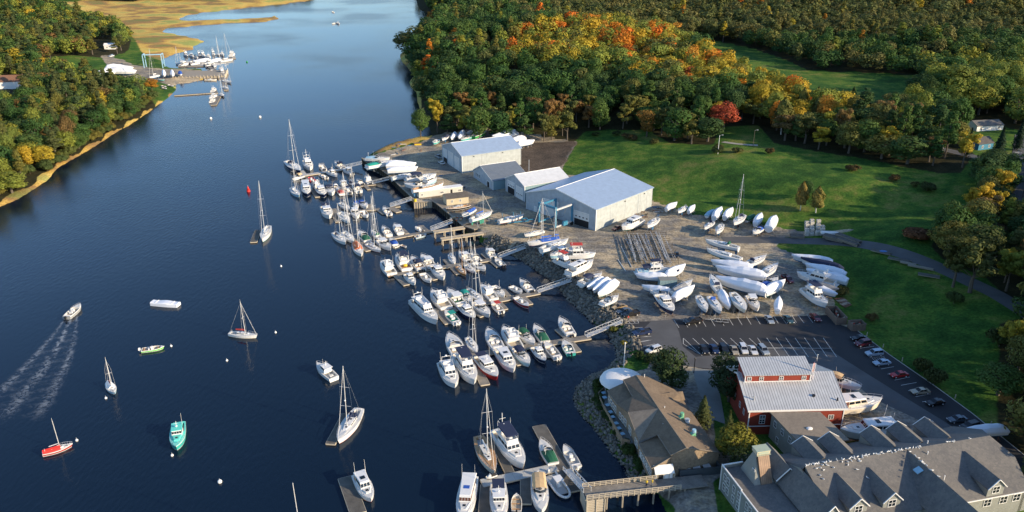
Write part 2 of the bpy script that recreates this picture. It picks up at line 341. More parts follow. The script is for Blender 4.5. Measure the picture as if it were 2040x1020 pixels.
    gr_ = ramp(nl, [(.3, (.55, .55, .55)), (.7, (1.3, 1.3, 1.3))]); l.new(c, v.inputs[6]); l.new(gr_, v.inputs[7])
    l.new(v.outputs[2], b.inputs['Base Color'])
    bp = n.new('ShaderNodeBump'); bp.inputs['Strength'].default_value = .6; bp.inputs['Distance'].default_value = .25; l.new(nl, bp.inputs['Height']); l.new(bp.outputs[0], b.inputs['Normal'])
    o = npmesh('ground', V, F, m, col={'zone': c1, 'zone_dark': c2}); o.data.shade_smooth(); tag(o, kind='structure')
build_terrain()

# ------------------------------------------------------------ water
def build_water():
    m, n, l, b = nodes('river_water')
    b.inputs['Base Color'].default_value = (.0036, .0105, .023, 1); b.inputs['Roughness'].default_value = .12; b.inputs['IOR'].default_value = 1.33
    b.inputs['Specular Tint'].default_value = (.72, .88, 1.0, 1)
    tc = n.new('ShaderNodeTexCoord'); mp = n.new('ShaderNodeMapping'); mp.inputs['Rotation'].default_value = (0, 0, R(-62)); mp.inputs['Scale'].default_value = (1, .45, 1); l.new(tc.outputs['Object'], mp.inputs[0])
    def noise(sc, det, src): 
        q = n.new('ShaderNodeTexNoise'); q.inputs['Scale'].default_value = sc; q.inputs['Detail'].default_value = det; l.new(src, q.inputs['Vector']); return q.outputs['Fac']
    a = noise(.95, 7, mp.outputs[0]); c = noise(.008, 4, tc.outputs['Object'])
    mr = n.new('ShaderNodeMapRange'); mr.inputs[1].default_value = .35; mr.inputs[2].default_value = .65; mr.inputs[3].default_value = .12; mr.inputs[4].default_value = 1.0; l.new(c, mr.inputs[0]); rr = n.new('ShaderNodeMapRange'); rr.inputs[1].default_value = .4; rr.inputs[2].default_value = .62; rr.inputs[3].default_value = .05; rr.inputs[4].default_value = .2; l.new(c, rr.inputs[0]); l.new(rr.outputs[0], b.inputs['Roughness'])
    bp = n.new('ShaderNodeBump'); bp.inputs['Distance'].default_value = .16; l.new(mr.outputs[0], bp.inputs['Strength']); l.new(a, bp.inputs['Height']); l.new(bp.outputs[0], b.inputs['Normal'])
    mb = MB(); mb.add([(-4000, 40, 0), (4000, 40, 0), (4000, 9000, 0), (-4000, 9000, 0)], [(0, 1, 2, 3)])
    tag(mb.build('river_water', m), kind='structure')
build_water()

# ------------------------------------------------------------ paved sheets
def sheet(name, px, z, m, s='0', zp=2.5):
    mb = MB(); mb.add([(*W(*cc(s, *p), zp)[:2], z) for p in px], [tuple(range(len(px)))]); o = mb.build(name, m); tag(o, kind='structure'); return o
mat('asphalt_dark', (.026, .027, .030), .85, 0, .35, .12, .3); mat('asphalt_lane', (.085, .087, .090), .9, 0, .4, .2, .3); mat('path_pale', (.34, .32, .27), .95, 0, .2, .3); mat('walk', (.20, .21, .20), .9, 0, .2, .5)
sheet('parking_lot', [(1243,641),(1300,640),(1662,627),(1672,646),(1706,658),(1770,706),(1860,768),(1935,823),(2000,875),(2080,940),(2010,950),(1900,870),(1700,760),(1400,735),(1290,712),(1265,685)], 2.505, 'asphalt_dark')
sheet('drive_lane', [(1298,639),(1343,637),(1353,662),(1360,690),(1386,711),(1440,706),(1530,696),(1610,695),(1662,703),(1712,735),(1800,790),(1885,842),(1975,905),(2080,985),(2000,975),(1900,872),(1820,832),(1735,792),(1700,760),(1675,742),(1600,722),(1440,737),(1370,730),(1305,716),(1282,690),(1272,665)], 2.515, 'asphalt_lane')
sheet('walkway', [(1378,733),(1425,738),(1437,800),(1445,845),(1418,835),(1392,780)], 2.53, 'walk')
def ribbon(name, pts, width, m, off=.06):
    L = [np.array(G(*p)[:2]) for p in pts]
    dense = []
    for a, b in zip(L[:-1], L[1:]):
        k = max(2, int(np.hypot(*(b - a)) / 3)); dense += [a + (b - a) * t / k for t in range(k)]
    dense.append(L[-1]); D = np.array(dense)
    for _ in range(6): D[1:-1] = (D[:-2] + D[1:-1] * 2 + D[2:]) / 4
    T = np.gradient(D, axis=0); T /= np.linalg.norm(T, axis=1)[:, None]; N = np.column_stack([-T[:, 1], T[:, 0]])
    cols = [D + N * (width * (k / 4 - .5)) for k in range(5)]
    P = np.stack(cols, 1).reshape(-1, 2); z = ground(P)[0] + off
    n = len(D); i, j = np.meshgrid(np.arange(n - 1), np.arange(4), indexing='ij'); a = (i * 5 + j).ravel()
    o = npmesh(name, np.column_stack([P, z]), np.column_stack([a + 1, a, a + 5, a + 6]), m); tag(o, kind='structure')
ribbon('access_road', [(1440,478),(1540,478),(1620,479),(1700,482),(1760,494),(1830,516),(1900,545),(1960,574),(2020,607),(2090,650)], 6.2, 'asphalt_lane')
ribbon('street', [(1850,292),(1900,302),(1950,315),(2000,326),(2090,345)], 6, 'asphalt_lane')
ribbon('side_street', [(2036,270),(2030,325),(2032,380),(2045,450),(2080,540)], 6, 'asphalt_lane', .1)
ribbon('driveway', [(1645,192),(1680,197),(1706,206),(1690,214),(1660,216)], 4, 'path_pale', .12)
ribbon('footpath', [(1440,283),(1465,289),(1510,290)], 3, 'path_pale', .1)
# ------------------------------------------------------------ buildings
ribmat('shed_side', (.47,.51,.50), (.38,.42,.42), 'X', .9, .5, 0, .1, .14); ribmat('shed_end_shade_blue', (.44,.50,.55), (.37,.43,.48), 'Y', .9, .5, 0, .1, .14)  # gable ends tinted bluer, their shade painted into the colour
ribmat('shed_side_teal', (.22,.34,.38), (.16,.27,.31), 'X', .9, .5, 0, .1)
ribmat('roof_blue', (.40,.51,.65), (.34,.44,.58), 'X', .6, .38, .2, .12); ribmat('roof_white', (.70,.72,.72), (.66,.68,.68), 'X', .6, .4, .1, .12); ribmat('roof_grey', (.20,.23,.26), (.15,.18,.21), 'X', .6, .5, .2, .12)
ribmat('roof_seam', (.64,.65,.64), (.26,.27,.28), 'X', .62, .4, .35, .2, .1, 1.0)
ribmat('red_clap', (.30,.040,.018), (.20,.025,.012), 'Z', .25, .8, 0, .2); ribmat('grey_clap', (.27,.28,.25), (.20,.21,.19), 'Z', .25, .8, 0, .2)
ribmat('garage_door', (.72,.73,.72), (.55,.56,.56), 'Z', .6, .5, 0, .08); ribmat('cream_side', (.60,.52,.36), (.5,.43,.3), 'Z', .25, .7, 0, .15); ribmat('trailer_side', (.62,.60,.53), (.5,.48,.42), 'X', .6, .5, 0, .1)
ribmat('copper_seam', (.30,.20,.13), (.20,.13,.09), 'X', .42, .5, .3, .25, .25); ribmat('planks', (.30,.275,.235), (.16,.145,.12), 'X', .28, .9, 0, .18, .25); ribmat('planks_concrete', (.47,.47,.44), (.36,.36,.33), 'X', 2.4, .9, 0, .04, .12)
ribmat('planks_dark', (.15,.14,.12), (.085,.08,.07), 'X', .28, .9, 0, .18, .25); ribmat('sheetpile', (.085,.072,.05), (.05,.042,.03), 'X', .5, .95, 0, .3, .35)
shinglemat('shingle_brown', (.115,.085,.058), (.20,.15,.10), 2.2); shinglemat('shingle_grey', (.098,.097,.096), (.175,.163,.145), 2.2); shinglemat('shingle_tan', (.18,.15,.115), (.27,.225,.17), 2.2)
shinglemat('cedar', (.17,.125,.085), (.33,.25,.16), 2.5); shinglemat('dark_shingle', (.06,.055,.05), (.11,.10,.09), 2.2)

def window(parent, o, ux, uy, w_, h_, pane='glass', frame='trim_white', mull=1, name='window', t=.1):
    """frame + pane(s) on a wall; o = lower-left corner, ux = unit vector along the wall, uy = up, pushed out along the normal"""
    o = Vector(o); ux = Vector(ux); uy = Vector(uy); n_ = ux.cross(uy).normalized()
    mb = MB()
    def bar(a0, a1, b0, b1, d):
        p = [o + ux*a0 + uy*b0, o + ux*a1 + uy*b0, o + ux*a1 + uy*b1, o + ux*a0 + uy*b1]
        mb.hexa([q - n_ * .02 for q in p] + [q + n_ * d for q in p])
    bar(-t, w_ + t, -t, 0, .07); bar(-t, w_ + t, h_, h_ + t, .07); bar(-t, 0, 0, h_, .07); bar(w_, w_ + t, 0, h_, .07)
    for k in range(mull): a = w_ * (k + 1) / (mull + 1); bar(a - .04, a + .04, 0, h_, .05)
    bar(0, w_, h_ / 2 - .035, h_ / 2 + .035, .045)
    f = mb.build(name, frame, parent)
    mg = MB(); p = [o, o + ux*w_, o + ux*w_ + uy*h_, o + uy*h_]
    mg.hexa([q - n_ * .01 for q in p] + [q + n_ * .025 for q in p]); mg.build('pane', pane, f)
    return f
def doorpanel(parent, y0, y1, z0, z1, m='garage_door', x=-.06, name='door', wins=0, wz=.5):
    mb = MB(); mb.box(x, .05, y0, y1, z0, z1); d = mb.build(name, m, parent)
    fr = MB(); fr.box(x - .05, .02, y0 - .18, y0, z0, z1 + .18); fr.box(x - .05, .02, y1, y1 + .18, z0, z1 + .18); fr.box(x - .05, .02, y0, y1, z1, z1 + .18); fr.build('frame', 'trim_white', d)
    if wins:
        g_ = MB(); wd = (y1 - y0) / wins
        for k in range(wins): g_.box(x - .03, x, y0 + wd*(k+.3), y0 + wd*(k+.7), z0 + (z1-z0)*wz, z0 + (z1-z0)*wz + .45)
        g_.build('pane', 'glass', d)
    return d
def metal_shed(name, label, B, L, az, w_, l_, hr, hl, rise, roofm, side='shed_side', end='shed_end_shade_blue', ridge=.5):
    """origin at the corner between the lit long wall (y=0) and the gable (x=0); y runs along the gable"""
    t = thing(name, label, 'shed', (*B, 2.5), R(az))
    zr = max(hl, hr) * 0 + hr + (hl - hr) * ridge + rise
    prof = [(0, 0), (0, hr), (w_ * ridge, zr), (w_, hl), (w_, 0)]
    # long walls and rear, then gable separately so that each look is its own part
    mb = MB(); mb.box(0, l_, -.0, .2, 0, hr); mb.build('side_wall', side, t); mb = MB(); mb.box(0, l_, w_ - .2, w_, 0, hl); mb.build('side_wall', side, t)
    for x0, x1 in ((-.02, .25), (l_ - .25, l_ + .02)):
        mb = MB()
        pts = [(x0, y, z) for y, z in prof] + [(x1, y, z) for y, z in prof]; n = 5
        mb.add(pts, [tuple(range(n-1, -1, -1)), tuple(range(n, 2*n))] + [(i, (i+1) % n, n + (i+1) % n, n + i) for i in range(n)])
        mb.build('gable_wall', end, t)
    mb = MB(); o = .35; s1 = (zr - hr) / (w_ * ridge); s2 = (zr - hl) / (w_ * (1 - ridge)); th = .22
    for (ya, za, yb, zb) in ((-o, hr - o * s1, w_ * ridge, zr), (w_ * ridge, zr, w_ + o, hl - o * s2)):
        mb.hexa([(-o, ya, za), (l_ + o, ya, za), (l_ + o, yb, zb), (-o, yb, zb), (-o, ya, za + th), (l_ + o, ya, za + th), (l_ + o, yb, zb + th), (-o, yb, zb + th)])
    rf = mb.build('roof', roofm, t)
    fm = MB()
    for x in (-o - .06, l_ + o + .01):
        for (ya, za, yb, zb) in ((-o, hr - o * s1, w_ * ridge, zr), (w_ * ridge, zr, w_ + o, hl - o * s2)):
            fm.hexa([(x, ya, za - .1), (x + .05, ya, za - .1), (x + .05, yb, zb - .1), (x, yb, zb - .1), (x, ya, za + th + .03), (x + .05, ya, za + th + .03), (x + .05, yb, zb + th + .03), (x, yb, zb + th + .03)])
    fm.tube((-o, w_ * ridge, zr + th), (l_ + o, w_ * ridge, zr + th), .12, n=5)
    fm.build('trim', 'trim_white', rf)
    cor = MB()
    for y in (-.05, w_ + .01): cor.box(-.08, .2, y - .03, y + .08, 0, (hr if y < 1 else hl) - .15)
    cor.build('corner_trim', 'trim_white', t)
    return t, zr
def open_bay(t, y0, y1, z1, drop, wins=4):
    mb = MB(); mb.box(-.045, -.02, y0, y1, .05, z1); mb.build('opening_shade', 'dark_door_and_shade', t)  # near-black panel on the wall, painted shade of the bay inside
    doorpanel(t, y0, y1, z1 - drop, z1, 'garage_door', -.09, 'overhead_door', wins, .25)
def lamps(t, pts):
    mb = MB()
    for x, y, z in pts: mb.box(x - .2, x + .2, y - .35, y, z, z + .3)
    mb.build('wall_lamp', 'black_paint', t)
a = W(921, 345, 2.5); t, _ = metal_shed('boat_shed', 'large pale metal boat shed farthest back, with two tall closed white doors and blue-grey roof', (a[0], a[1]), 31, 27, 24, 31, 8.2, 7.8, 3.6, 'roof_blue')
doorpanel(t, 3.5, 9, 0.05, 6.2, wins=0); doorpanel(t, 10.5, 16.5, .05, 6.8); open_bay(t, 18.2, 22.5, 6.6, 4.2, 0)
lamps(t, [(6, 0, 7.2), (21, 0, 7.2)]); mb = MB(); mb.box(10, 10.12, -.05, 0, 0, 8.1); mb.box(20.6, 20.72, -.05, 0, 0, 8.1); mb.build('downpipe', 'galv', t)
a = W(982, 379, 2.5); t, _ = metal_shed('workshop_building', 'small low workshop with dull grey patched metal roof between two taller sheds', (a[0], a[1]), 20, 26, 21, 17, 4.2, 3.6, 3.8, 'roof_grey', 'shed_side_teal', ridge=.62)
doorpanel(t, 3.5, 6, .05, 2.6, 'dark_door_and_shade', name='door'); 
for y in (14, 15.8, 17.6): window(t, (-.05, y + 1, 1.6), (0, -1, 0), (0, 0, 1), 1.0, 1.5)
a = W(1045, 402, 2.5); t, _ = metal_shed('boat_shed', 'narrow boat shed with bright white roof and its left door half open', (a[0], a[1]), 20, 29, 16.5, 22, 6.8, 6.0, 3.2, 'roof_white', 'shed_side_teal')
doorpanel(t, 1.5, 7.2, .05, 5.2, wins=4, wz=.35); open_bay(t, 8.8, 14.5, 5.6, 2.6, 4)
mb = MB(); mb.tube((9, 12, 7), (9, 12, 14), .09); mb.build('antenna', 'mast_alu', t)
a = W(1186, 460, 2.5); t, _ = metal_shed('boat_shed', 'widest boat shed with pale blue roof, cream long wall and half open right door', (a[0], a[1]), 37, 46, 36, 37, 8.6, 7.2, 4.4, 'roof_blue', ridge=.56)
open_bay(t, 3.4, 10.5, 5.8, 3.0, 4); doorpanel(t, 19, 26.5, .05, 6.8, wins=0); doorpanel(t, 30.5, 31.6, .05, 2.2, name='door')
lamps(t, [(18, 0, 7.4), (31, 0, 7.4)]); mb = MB()
for x in (9, 18.5, 28.5, 33): mb.box(x, x + .12, -.05, 0, 0, 8.5)
mb.build('downpipe', 'galv', t)
# small cream hut and white site trailer on the quay
def gable_hut(name, label, cat, B, az, w_, l_, h, rise, wall, roof, wins=()):
    t = thing(name, label, cat, B, R(az))
    mb = MB(); mb.box(0, l_, 0, w_, 0, h); 
    for x in (0, l_): mb.add([(x, 0, h), (x, w_, h), (x, w_ / 2, h + rise)], [(0, 1, 2)])
    mb.build('wall', wall, t)
    mb = MB(); o = .3; s_ = rise / (w_ / 2)
    for (ya, za, yb, zb) in ((-o, h - o*s_, w_/2, h + rise), (w_/2, h + rise, w_ + o, h - o*s_)):
        mb.hexa([(-o, ya, za), (l_+o, ya, za), (l_+o, yb, zb), (-o, yb, zb), (-o, ya, za+.15), (l_+o, ya, za+.15), (l_+o, yb, zb+.15), (-o, yb, zb+.15)])
    mb.build('roof', roof, t)
    for (x, z, a_, b_) in wins: window(t, (x, -.02, z), (1, 0, 0), (0, 0, 1), a_, b_)
    return t
a = W(*cc('I', 120, 678), 2.5); gable_hut('quay_hut', 'small cream hut with brown roof beside the long white trailer', 'hut', a, 20, 5.5, 9.5, 2.9, 1.3, 'cream_side', 'dark_shingle', [(2, 1.1, .7, .9), (5.6, 1.1, .7, .9)])
a = W(*cc('A', 1500, 668), 2.5)
t = thing('site_trailer', 'long white site trailer with flat roof on the quay edge', 'trailer', a, R(22))
mb = MB(); mb.box(0, 19.5, 0, 3.4, .5, 3.2); mb.build('wall', 'trailer_side', t); mb = MB(); mb.box(-.15, 19.65, -.15, 3.55, 3.2, 3.4); mb.build('roof', 'trim_white', t)
mb = MB(); mb.box(.3, 19.2, .2, 3.2, 0, .5); mb.build('skirting', 'timber_dark', t); window(t, (9.5, -.02, 1.5), (1, 0, 0), (0, 0, 1), 1.4, .7); window(t, (1.0, -.02, 1.5), (1, 0, 0), (0, 0, 1), .8, .7); window(t, (17.6, -.02, 1.5), (1, 0, 0), (0, 0, 1), 1.2, .7)
mb = MB(); mb.box(14, 14.9, -.04, .1, .5, 2.6); mb.build('door', 'dark_door_and_shade', t)

# red barn
a = W(1487, 866, 2.5)
t = thing('red_barn', 'big red barn-like building with seamed metal roof and raised clerestory', 'building', a, R(2.2))
bw, bd, bh, br = 22.0, 19.0, 6.9, 10.6
mb = MB(); mb.box(0, bw, 0, bd, 0, bh)
for x in (0, bw): mb.add([(x, 0, bh), (x, bd, bh), (x, bd/2, br)], [(0, 1, 2)])
mb.build('wall', 'red_clap', t)
s_ = (br - bh) / (bd / 2); o = .5; mb = MB()
for (ya, za, yb, zb) in ((-o, bh - o*s_, bd/2, br), (bd/2, br, bd + o, bh - o*s_)):
    mb.hexa([(-o, ya, za+.02), (bw+o, ya, za+.02), (bw+o, yb, zb+.02), (-o, yb, zb+.02), (-o, ya, za+.22), (bw+o, ya, za+.22), (bw+o, yb, zb+.22), (-o, yb, zb+.22)])
rf = mb.build('roof', 'roof_seam', t)
tr = MB()
tr.box(-.1, bw + .1, -.09, 0, bh - .75, bh - .45); tr.box(-.07, bw + .07, -.07, 0, 2.2, 2.42)
for x in (-.06, bw - .14): tr.box(x, x + .22, -.1, .12, 0, bh - .3)
for x in (-.56, bw + .51):
    for (ya, za, yb, zb) in ((-o, bh - o*s_, bd/2, br), (bd/2, br, bd + o, bh - o*s_)):
        tr.hexa([(x, ya, za-.1), (x+.05, ya, za-.1), (x+.05, yb, zb-.1), (x, yb, zb-.1), (x, ya, za+.26), (x+.05, ya, za+.26), (x+.05, yb, zb+.26), (x, yb, zb+.26)])
tr.hexa([(-.55,-.58,bh-.42),(bw+.55,-.58,bh-.42),(bw+.55,-.5,bh-.42),(-.55,-.5,bh-.42),(-.55,-.58,bh+.06),(bw+.55,-.58,bh+.06),(bw+.55,-.5,bh+.06),(-.55,-.5,bh+.06)])
tr.build('trim', 'trim_white', t)
# clerestory monitor
cx0, cx1, cy0, cy1 = .6, 16.2, 7.0, 12.2; zf = bh + cy0 * s_; ct = 11.9
mb = MB(); mb.hexa([(cx0, cy0, zf - .3), (cx1, cy0, zf - .3), (cx1, cy1, bh), (cx0, cy1, bh), (cx0, cy0, ct - .1), (cx1, cy0, ct - .1), (cx1, cy1, ct + 1.1), (cx0, cy1, ct + 1.1)])
cl = mb.build('clerestory', 'red_clap', t)
mb = MB(); mb.hexa([(cx0-.4, cy0-.5, ct-.2), (cx1+.4, cy0-.5, ct-.2), (cx1+.4, cy1+.4, ct+1.2), (cx0-.4, cy1+.4, ct+1.2), (cx0-.4, cy0-.5, ct), (cx1+.4, cy0-.5, ct), (cx1+.4, cy1+.4, ct+1.4), (cx0-.4, cy1+.4, ct+1.4)]); mb.build('roof', 'roof_seam', cl)
mb = MB(); mb.box(cx0 - .05, cx1 + .05, cy0 - .08, cy0, zf + .12, zf + .35); mb.box(cx0-.05, cx0+.15, cy0-.09, cy0+.05, zf+.1, ct-.2); mb.box(cx1-.15, cx1+.05, cy0-.09, cy0+.05, zf+.1, ct-.2); mb.build('trim', 'trim_white', cl)
for x in (1.6, 4.5, 9.2, 14.6): window(t, (x - .4, cy0 - .02, zf + .62), (1, 0, 0), (0, 0, 1), .85, .85)
window(t, (2.6, -.02, 3.05), (1, 0, 0), (0, 0, 1), 1.15, 1.1); window(t, (2.6, -.02, 4.4), (1, 0, 0), (0, 0, 1), 1.15, .8); window(t, (18.6, -.02, 3.9), (1, 0, 0), (0, 0, 1), 1.1, 1.0)
for y in (3, 6, 10, 14): window(t, (-.02, y + .8, 3.4), (0, -1, 0), (0, 0, 1), .8, 1.3)
mb = MB(); mb.tube((1.5, 2.2, 7), (1.5, 2.2, 9.1), .15); mb.tube((1.2, 2.2, 8.8), (1.5, 2.2, 9.2), .12); mb.build('vent_pipe', 'galv', t)
mb = MB(); mb.box(15.4, 15.9, 2.6, 3.1, 7.7, 8.7); mb.tube((20.8, 1.6, 7), (20.8, 1.6, 8.5), .18); mb.build('roof_vent', 'black_paint', t)
# flag on the barn
fx = thing('flagpole', 'white flagpole with a hanging striped flag on the red barn roof', 'flagpole', (a[0] + 16.6, a[1] + 8.0, 2.5 + 10.0))
mb = MB(); mb.tube((0, 0, 0), (.3, 0, 6.5), .09, .05); mb.ellipsoid((.3, 0, 6.6), (.12, .12, .12)); mb.build('pole', 'trim_white', fx)
fl = MB()
for k in range(6): fl.hexa([(.2-.12*k, -.02+.05*(k%2), 2.3-.1*k), (.08-.12*k, -.02+.05*((k+1)%2), 2.2-.1*k), (.08-.12*k, .03+.05*((k+1)%2), 2.2-.1*k), (.2-.12*k, .03+.05*(k%2), 2.3-.1*k), (.28-.12*k, -.02, 5.6-.25*k), (.16-.12*k, -.02, 5.4-.25*k), (.16-.12*k, .03, 5.4-.25*k), (.28-.12*k, .03, 5.6-.25*k)], k % 2)
fo = fl.build('flag', ['flag_red', 'trim_white'], fx); fc = MB(); fc.box(-.12, .26, -.06, .08, 4.4, 5.4); fc.build('canton', 'canvas_navy', fo)

# generic surveyed roof builder: vertices given as (crop,x,y,height)
def pv(s, x, y, z): return W(*cc(s, x, y), z)
def slab(pts, th=.18):
    mb = MB(); n = len(pts); P = [tuple(p) for p in pts]
    nrm = Vector((0, 0, 0))
    for i in range(n): a_ = Vector(P[i]); b_ = Vector(P[(i+1) % n]); nrm += a_.cross(b_)
    if nrm.z < 0: P = P[::-1]
    mb.add(P + [(p[0], p[1], p[2] - th) for p in P], [tuple(range(n)), tuple(range(2*n-1, n-1, -1))] + [(i, n+i, n+(i+1) % n, (i+1) % n) for i in range(n)])
    return mb
def merge(mbs):
    m_ = MB()
    for q in mbs: m_.add(q.v, q.f)
    return m_
# restaurant
t = thing('restaurant_building', 'rambling brown shingled waterfront restaurant with hipped and gabled roof', 'restaurant')
V = {k: pv(*v) for k, v in dict(R0=('4',550,308,10), R1=('4',730,575,10), R2=('4',950,888,10), a=('4',445,345,9.0), b=('4',520,480,8.6), c=('4',398,543,6.8), d=('4',485,605,8.3), e=('4',572,835,6.4), f=('4',720,785,8.4), g=('4',826,948,8.0),
   h=('4',316,432,6.3), i=('4',445,372,8.2), j=('4',518,490,7.8), k=('F',1490,475,6.2), l=('4',720,800,7.6), m=('4',826,965,7.3), n=('F',1590,675,5.6), o=('4',1215,925,6.6), p=('4',870,430,6.6), q=('4',640,322,9.0),
   s=('4',690,465,9.0), u=('4',920,437,8.8), v=('4',940,505,7.0), w=('4',790,530,7.6)).items()}
rf = merge([slab([V[k] for k in 'R0 a b c d R1'.split()]), slab([V[k] for k in 'R1 e f g R2'.split()]),
            slab([V[k] for k in 'R0 R1 R2 o p q'.split()]), slab([V[k] for k in ('h', 'i', 'j', 'c')]), slab([V[k] for k in ('k', 'l', 'm', 'n')])]).build('roof', 'shingle_brown', t)
hp = slab([V[k] for k in ('R1', 'd', 'e')], .2); hp.v = [(x, y, z + .03) for x, y, z in hp.v]; hp.build('painted_lit_hip', 'shingle_tan', rf)  # lighter shingle on this face paints in its sunlight
merge([slab([V[k] for k in ('s', 'u', 'v', 'w')])]).build('cross_gable', 'shingle_brown', rf)
def wallrun(parent, pts, z0, m='cedar', name='wall', inset=.0):
    mb = MB()
    for a_, b_ in zip(pts[:-1], pts[1:]): mb.add([(a_[0], a_[1], z0), (b_[0], b_[1], z0), (b_[0], b_[1], b_[2] - .12), (a_[0], a_[1], a_[2] - .12)], [(0, 1, 2, 3)])
    return mb.build(name, m, parent)
def inw(p, c_=(43.5, 160), d=.35):
    q = np.array(p[:2]); v_ = np.array(c_) - q; v_ /= np.hypot(*v_); return (q[0] + v_[0]*d, q[1] + v_[1]*d, p[2])
Vi = {k: inw(v) for k, v in V.items()}
wallrun(t, [Vi[k] for k in 'q h c d e k n m g R2 o p q'.split()], 2.0)
wallrun(t, [Vi[k] for k in 'i a'.split()] + [], 5, 'cedar', 'dormer_wall'); 
cw = MB()
for a_, b_, c_, d_ in (('a', 'b', 'j', 'i'), ('f', 'g', 'm', 'l'), ('e', 'f', 'l', 'k')): cw.add([V[a_], V[b_], V[c_], V[d_]], [(0, 1, 2, 3)])
cw.build('clerestory_wall', 'dark_shingle', t)
tm = MB()
for a_, b_ in (('g', 'R2'), ('R2', 'o'), ('n', 'm'), ('n', 'k'), ('h', 'c'), ('d', 'e'), ('a', 'b'), ('f', 'g')): tm.tube(V[a_], V[b_], .1, n=4)
for a_, b_ in (('R0', 'R1'), ('R1', 'R2')): tm.tube(V[a_], V[b_], .07, n=4)
tm.build('eave_trim', 'shingle_tan', t)
def wall_windows(t, A, B, fr, z, w_, h_, **k):
    A = Vector((A[0], A[1], 0)); B = Vector((B[0], B[1], 0)); u = (B - A).normalized(); n_ = u.cross(Vector((0, 0, 1)))
    for f_ in fr: window(t, A + (B - A) * f_ + Vector((0, 0, z)) + n_ * .04, u, (0, 0, 1), w_, h_, **k)
wall_windows(t, Vi['g'], Vi['o'], [.12, .21], 5.5, .7, .8); wall_windows(t, Vi['g'], Vi['o'], [.31], 4.9, .9, 1.5)
wall_windows(t, Vi['k'], Vi['n'], [.06, .14, .3, .38, .54, .62, .78, .88], 3.3, .75, 1.4)
wall_windows(t, Vi['d'], Vi['e'], [.05, .17, .62, .76], 3.4, .8, 1.6); wall_windows(t, Vi['c'], Vi['d'], [.15, .4, .65], 3.6, .8, 1.6); wall_windows(t, Vi['h'], Vi['c'], [.1, .3, .5, .7], 3.6, .8, 1.6)
mb = MB()
for (x, y, z) in ((762, 712, 8.9), (775, 575, 9.2), (615, 318, 9.6)): p = pv('4', x, y, z); mb.tube((p[0], p[1], p[2] - .3), (p[0], p[1], p[2] + .6), .09)
mb.build('vent_pipe', 'trim_white', t)
for (x, y, lb) in ((900, 655, 1), (995, 790, 2)):
    p = pv('4', x, y, 8.0); v_ = thing('roof_fan', 'green kitchen exhaust fan ' + ('in the middle of the brown restaurant roof' if lb == 1 else 'nearest the front gable of the restaurant roof'), 'roof fan', p, .3)
    mb = MB(); mb.hexa([(-1.1,-.5,-.5),(.9,-.5,-.5),(.9,.5,-.5),(-1.1,.5,-.5),(-1.1,-.4,0),(.5,-.5,1.0),(.5,.5,1.0),(-1.1,.4,0)]); mb.build('hood', 'copper_green', v_)
    mb = MB(); mb.tube((.4, 0, .6), (.4, 0, 1.5), .5, .45, 8); mb.build('fan_cap', 'copper_green' if lb == 1 else 'light_blue', v_)
p = pv('4', 955, 690, 7.6); o_ = thing('roof_drum', 'white drum-shaped vent beside the middle green roof fan', 'vent', p); mb = MB(); mb.tube((0,0,-.5), (0,0,.9), .55, n=10); mb.build('drum', 'trim_white', o_); mb = MB(); mb.tube((0,0,.9), (0,0,1.05), .6, n=10); mb.build('lid', 'galv', o_)
# white round terrace tent
p = pv('4', 450, 400, 3.5); tt = thing('terrace_tent', 'white half-round awning at the river end of the restaurant', 'awning', (p[0] - .5, p[1] + .6, 2.5))
mb = MB(); rings = []
for i, (rr, z) in enumerate(((5.6, 2.4), (5.3, 3.0), (4.0, 3.5), (2.2, 3.8), (.1, 3.9))): rings.append([(rr * math.cos(2*math.pi*j/20), rr * math.sin(2*math.pi*j/20), z) for j in range(20)])
mb.loft(rings, 0, True, False); mb.build('canopy', 'canvas_white', tt, True)
mb = MB()
for j in range(0, 20, 3): mb.tube((5.5*math.cos(j*.314), 5.5*math.sin(j*.314), 0), (5.5*math.cos(j*.314), 5.5*math.sin(j*.314), 2.4), .05)
mb.build('post', 'steel', tt)
# terrace deck with parapet along the river side
tp = [pv('4', *q, 2.9) for q in ((300,420),(245,470),(285,560),(330,640),(380,730),(440,835),(500,850),(560,835),(485,610),(400,550),(320,440))]
td = thing('terrace', 'grey curved outdoor terrace with low parapet along the restaurant river side', 'terrace')
slab([(x, y, 2.75) for x, y, z in tp], .4).build('floor', 'walk', td)
mb = MB()
for a_, b_ in zip(tp[:6], tp[1:7]):
    d = Vector((b_[0]-a_[0], b_[1]-a_[1], 0)).normalized(); n_ = Vector((d.y, -d.x, 0)) * .08
    A = Vector((a_[0], a_[1], 1.6)); B = Vector((b_[0], b_[1], 1.6)); mb.hexa([A - n_, B - n_, B + n_, A + n_] + [q + Vector((0, 0, 2.1)) for q in (A - n_, B - n_, B + n_, A + n_)])
mb.build('parapet', 'cedar', td)
for k, (x, y) in enumerate([(290,448),(298,485),(322,545),(345,600),(362,640),(390,690),(412,730),(440,775)]):
    p = pv('4', x, y, 3.5); s_ = thing('terrace_table', 'small square white table on the curved restaurant terrace', 'table', (p[0], p[1], 2.75), .4, 'tables along the restaurant terrace')
    mb = MB(); mb.box(-.5, .5, -.5, .5, .7, .76); mb.build('table_top', 'light_blue', s_); mb = MB(); mb.tube((0,0,0), (0,0,.7), .05); mb.build('leg', 'steel', s_)
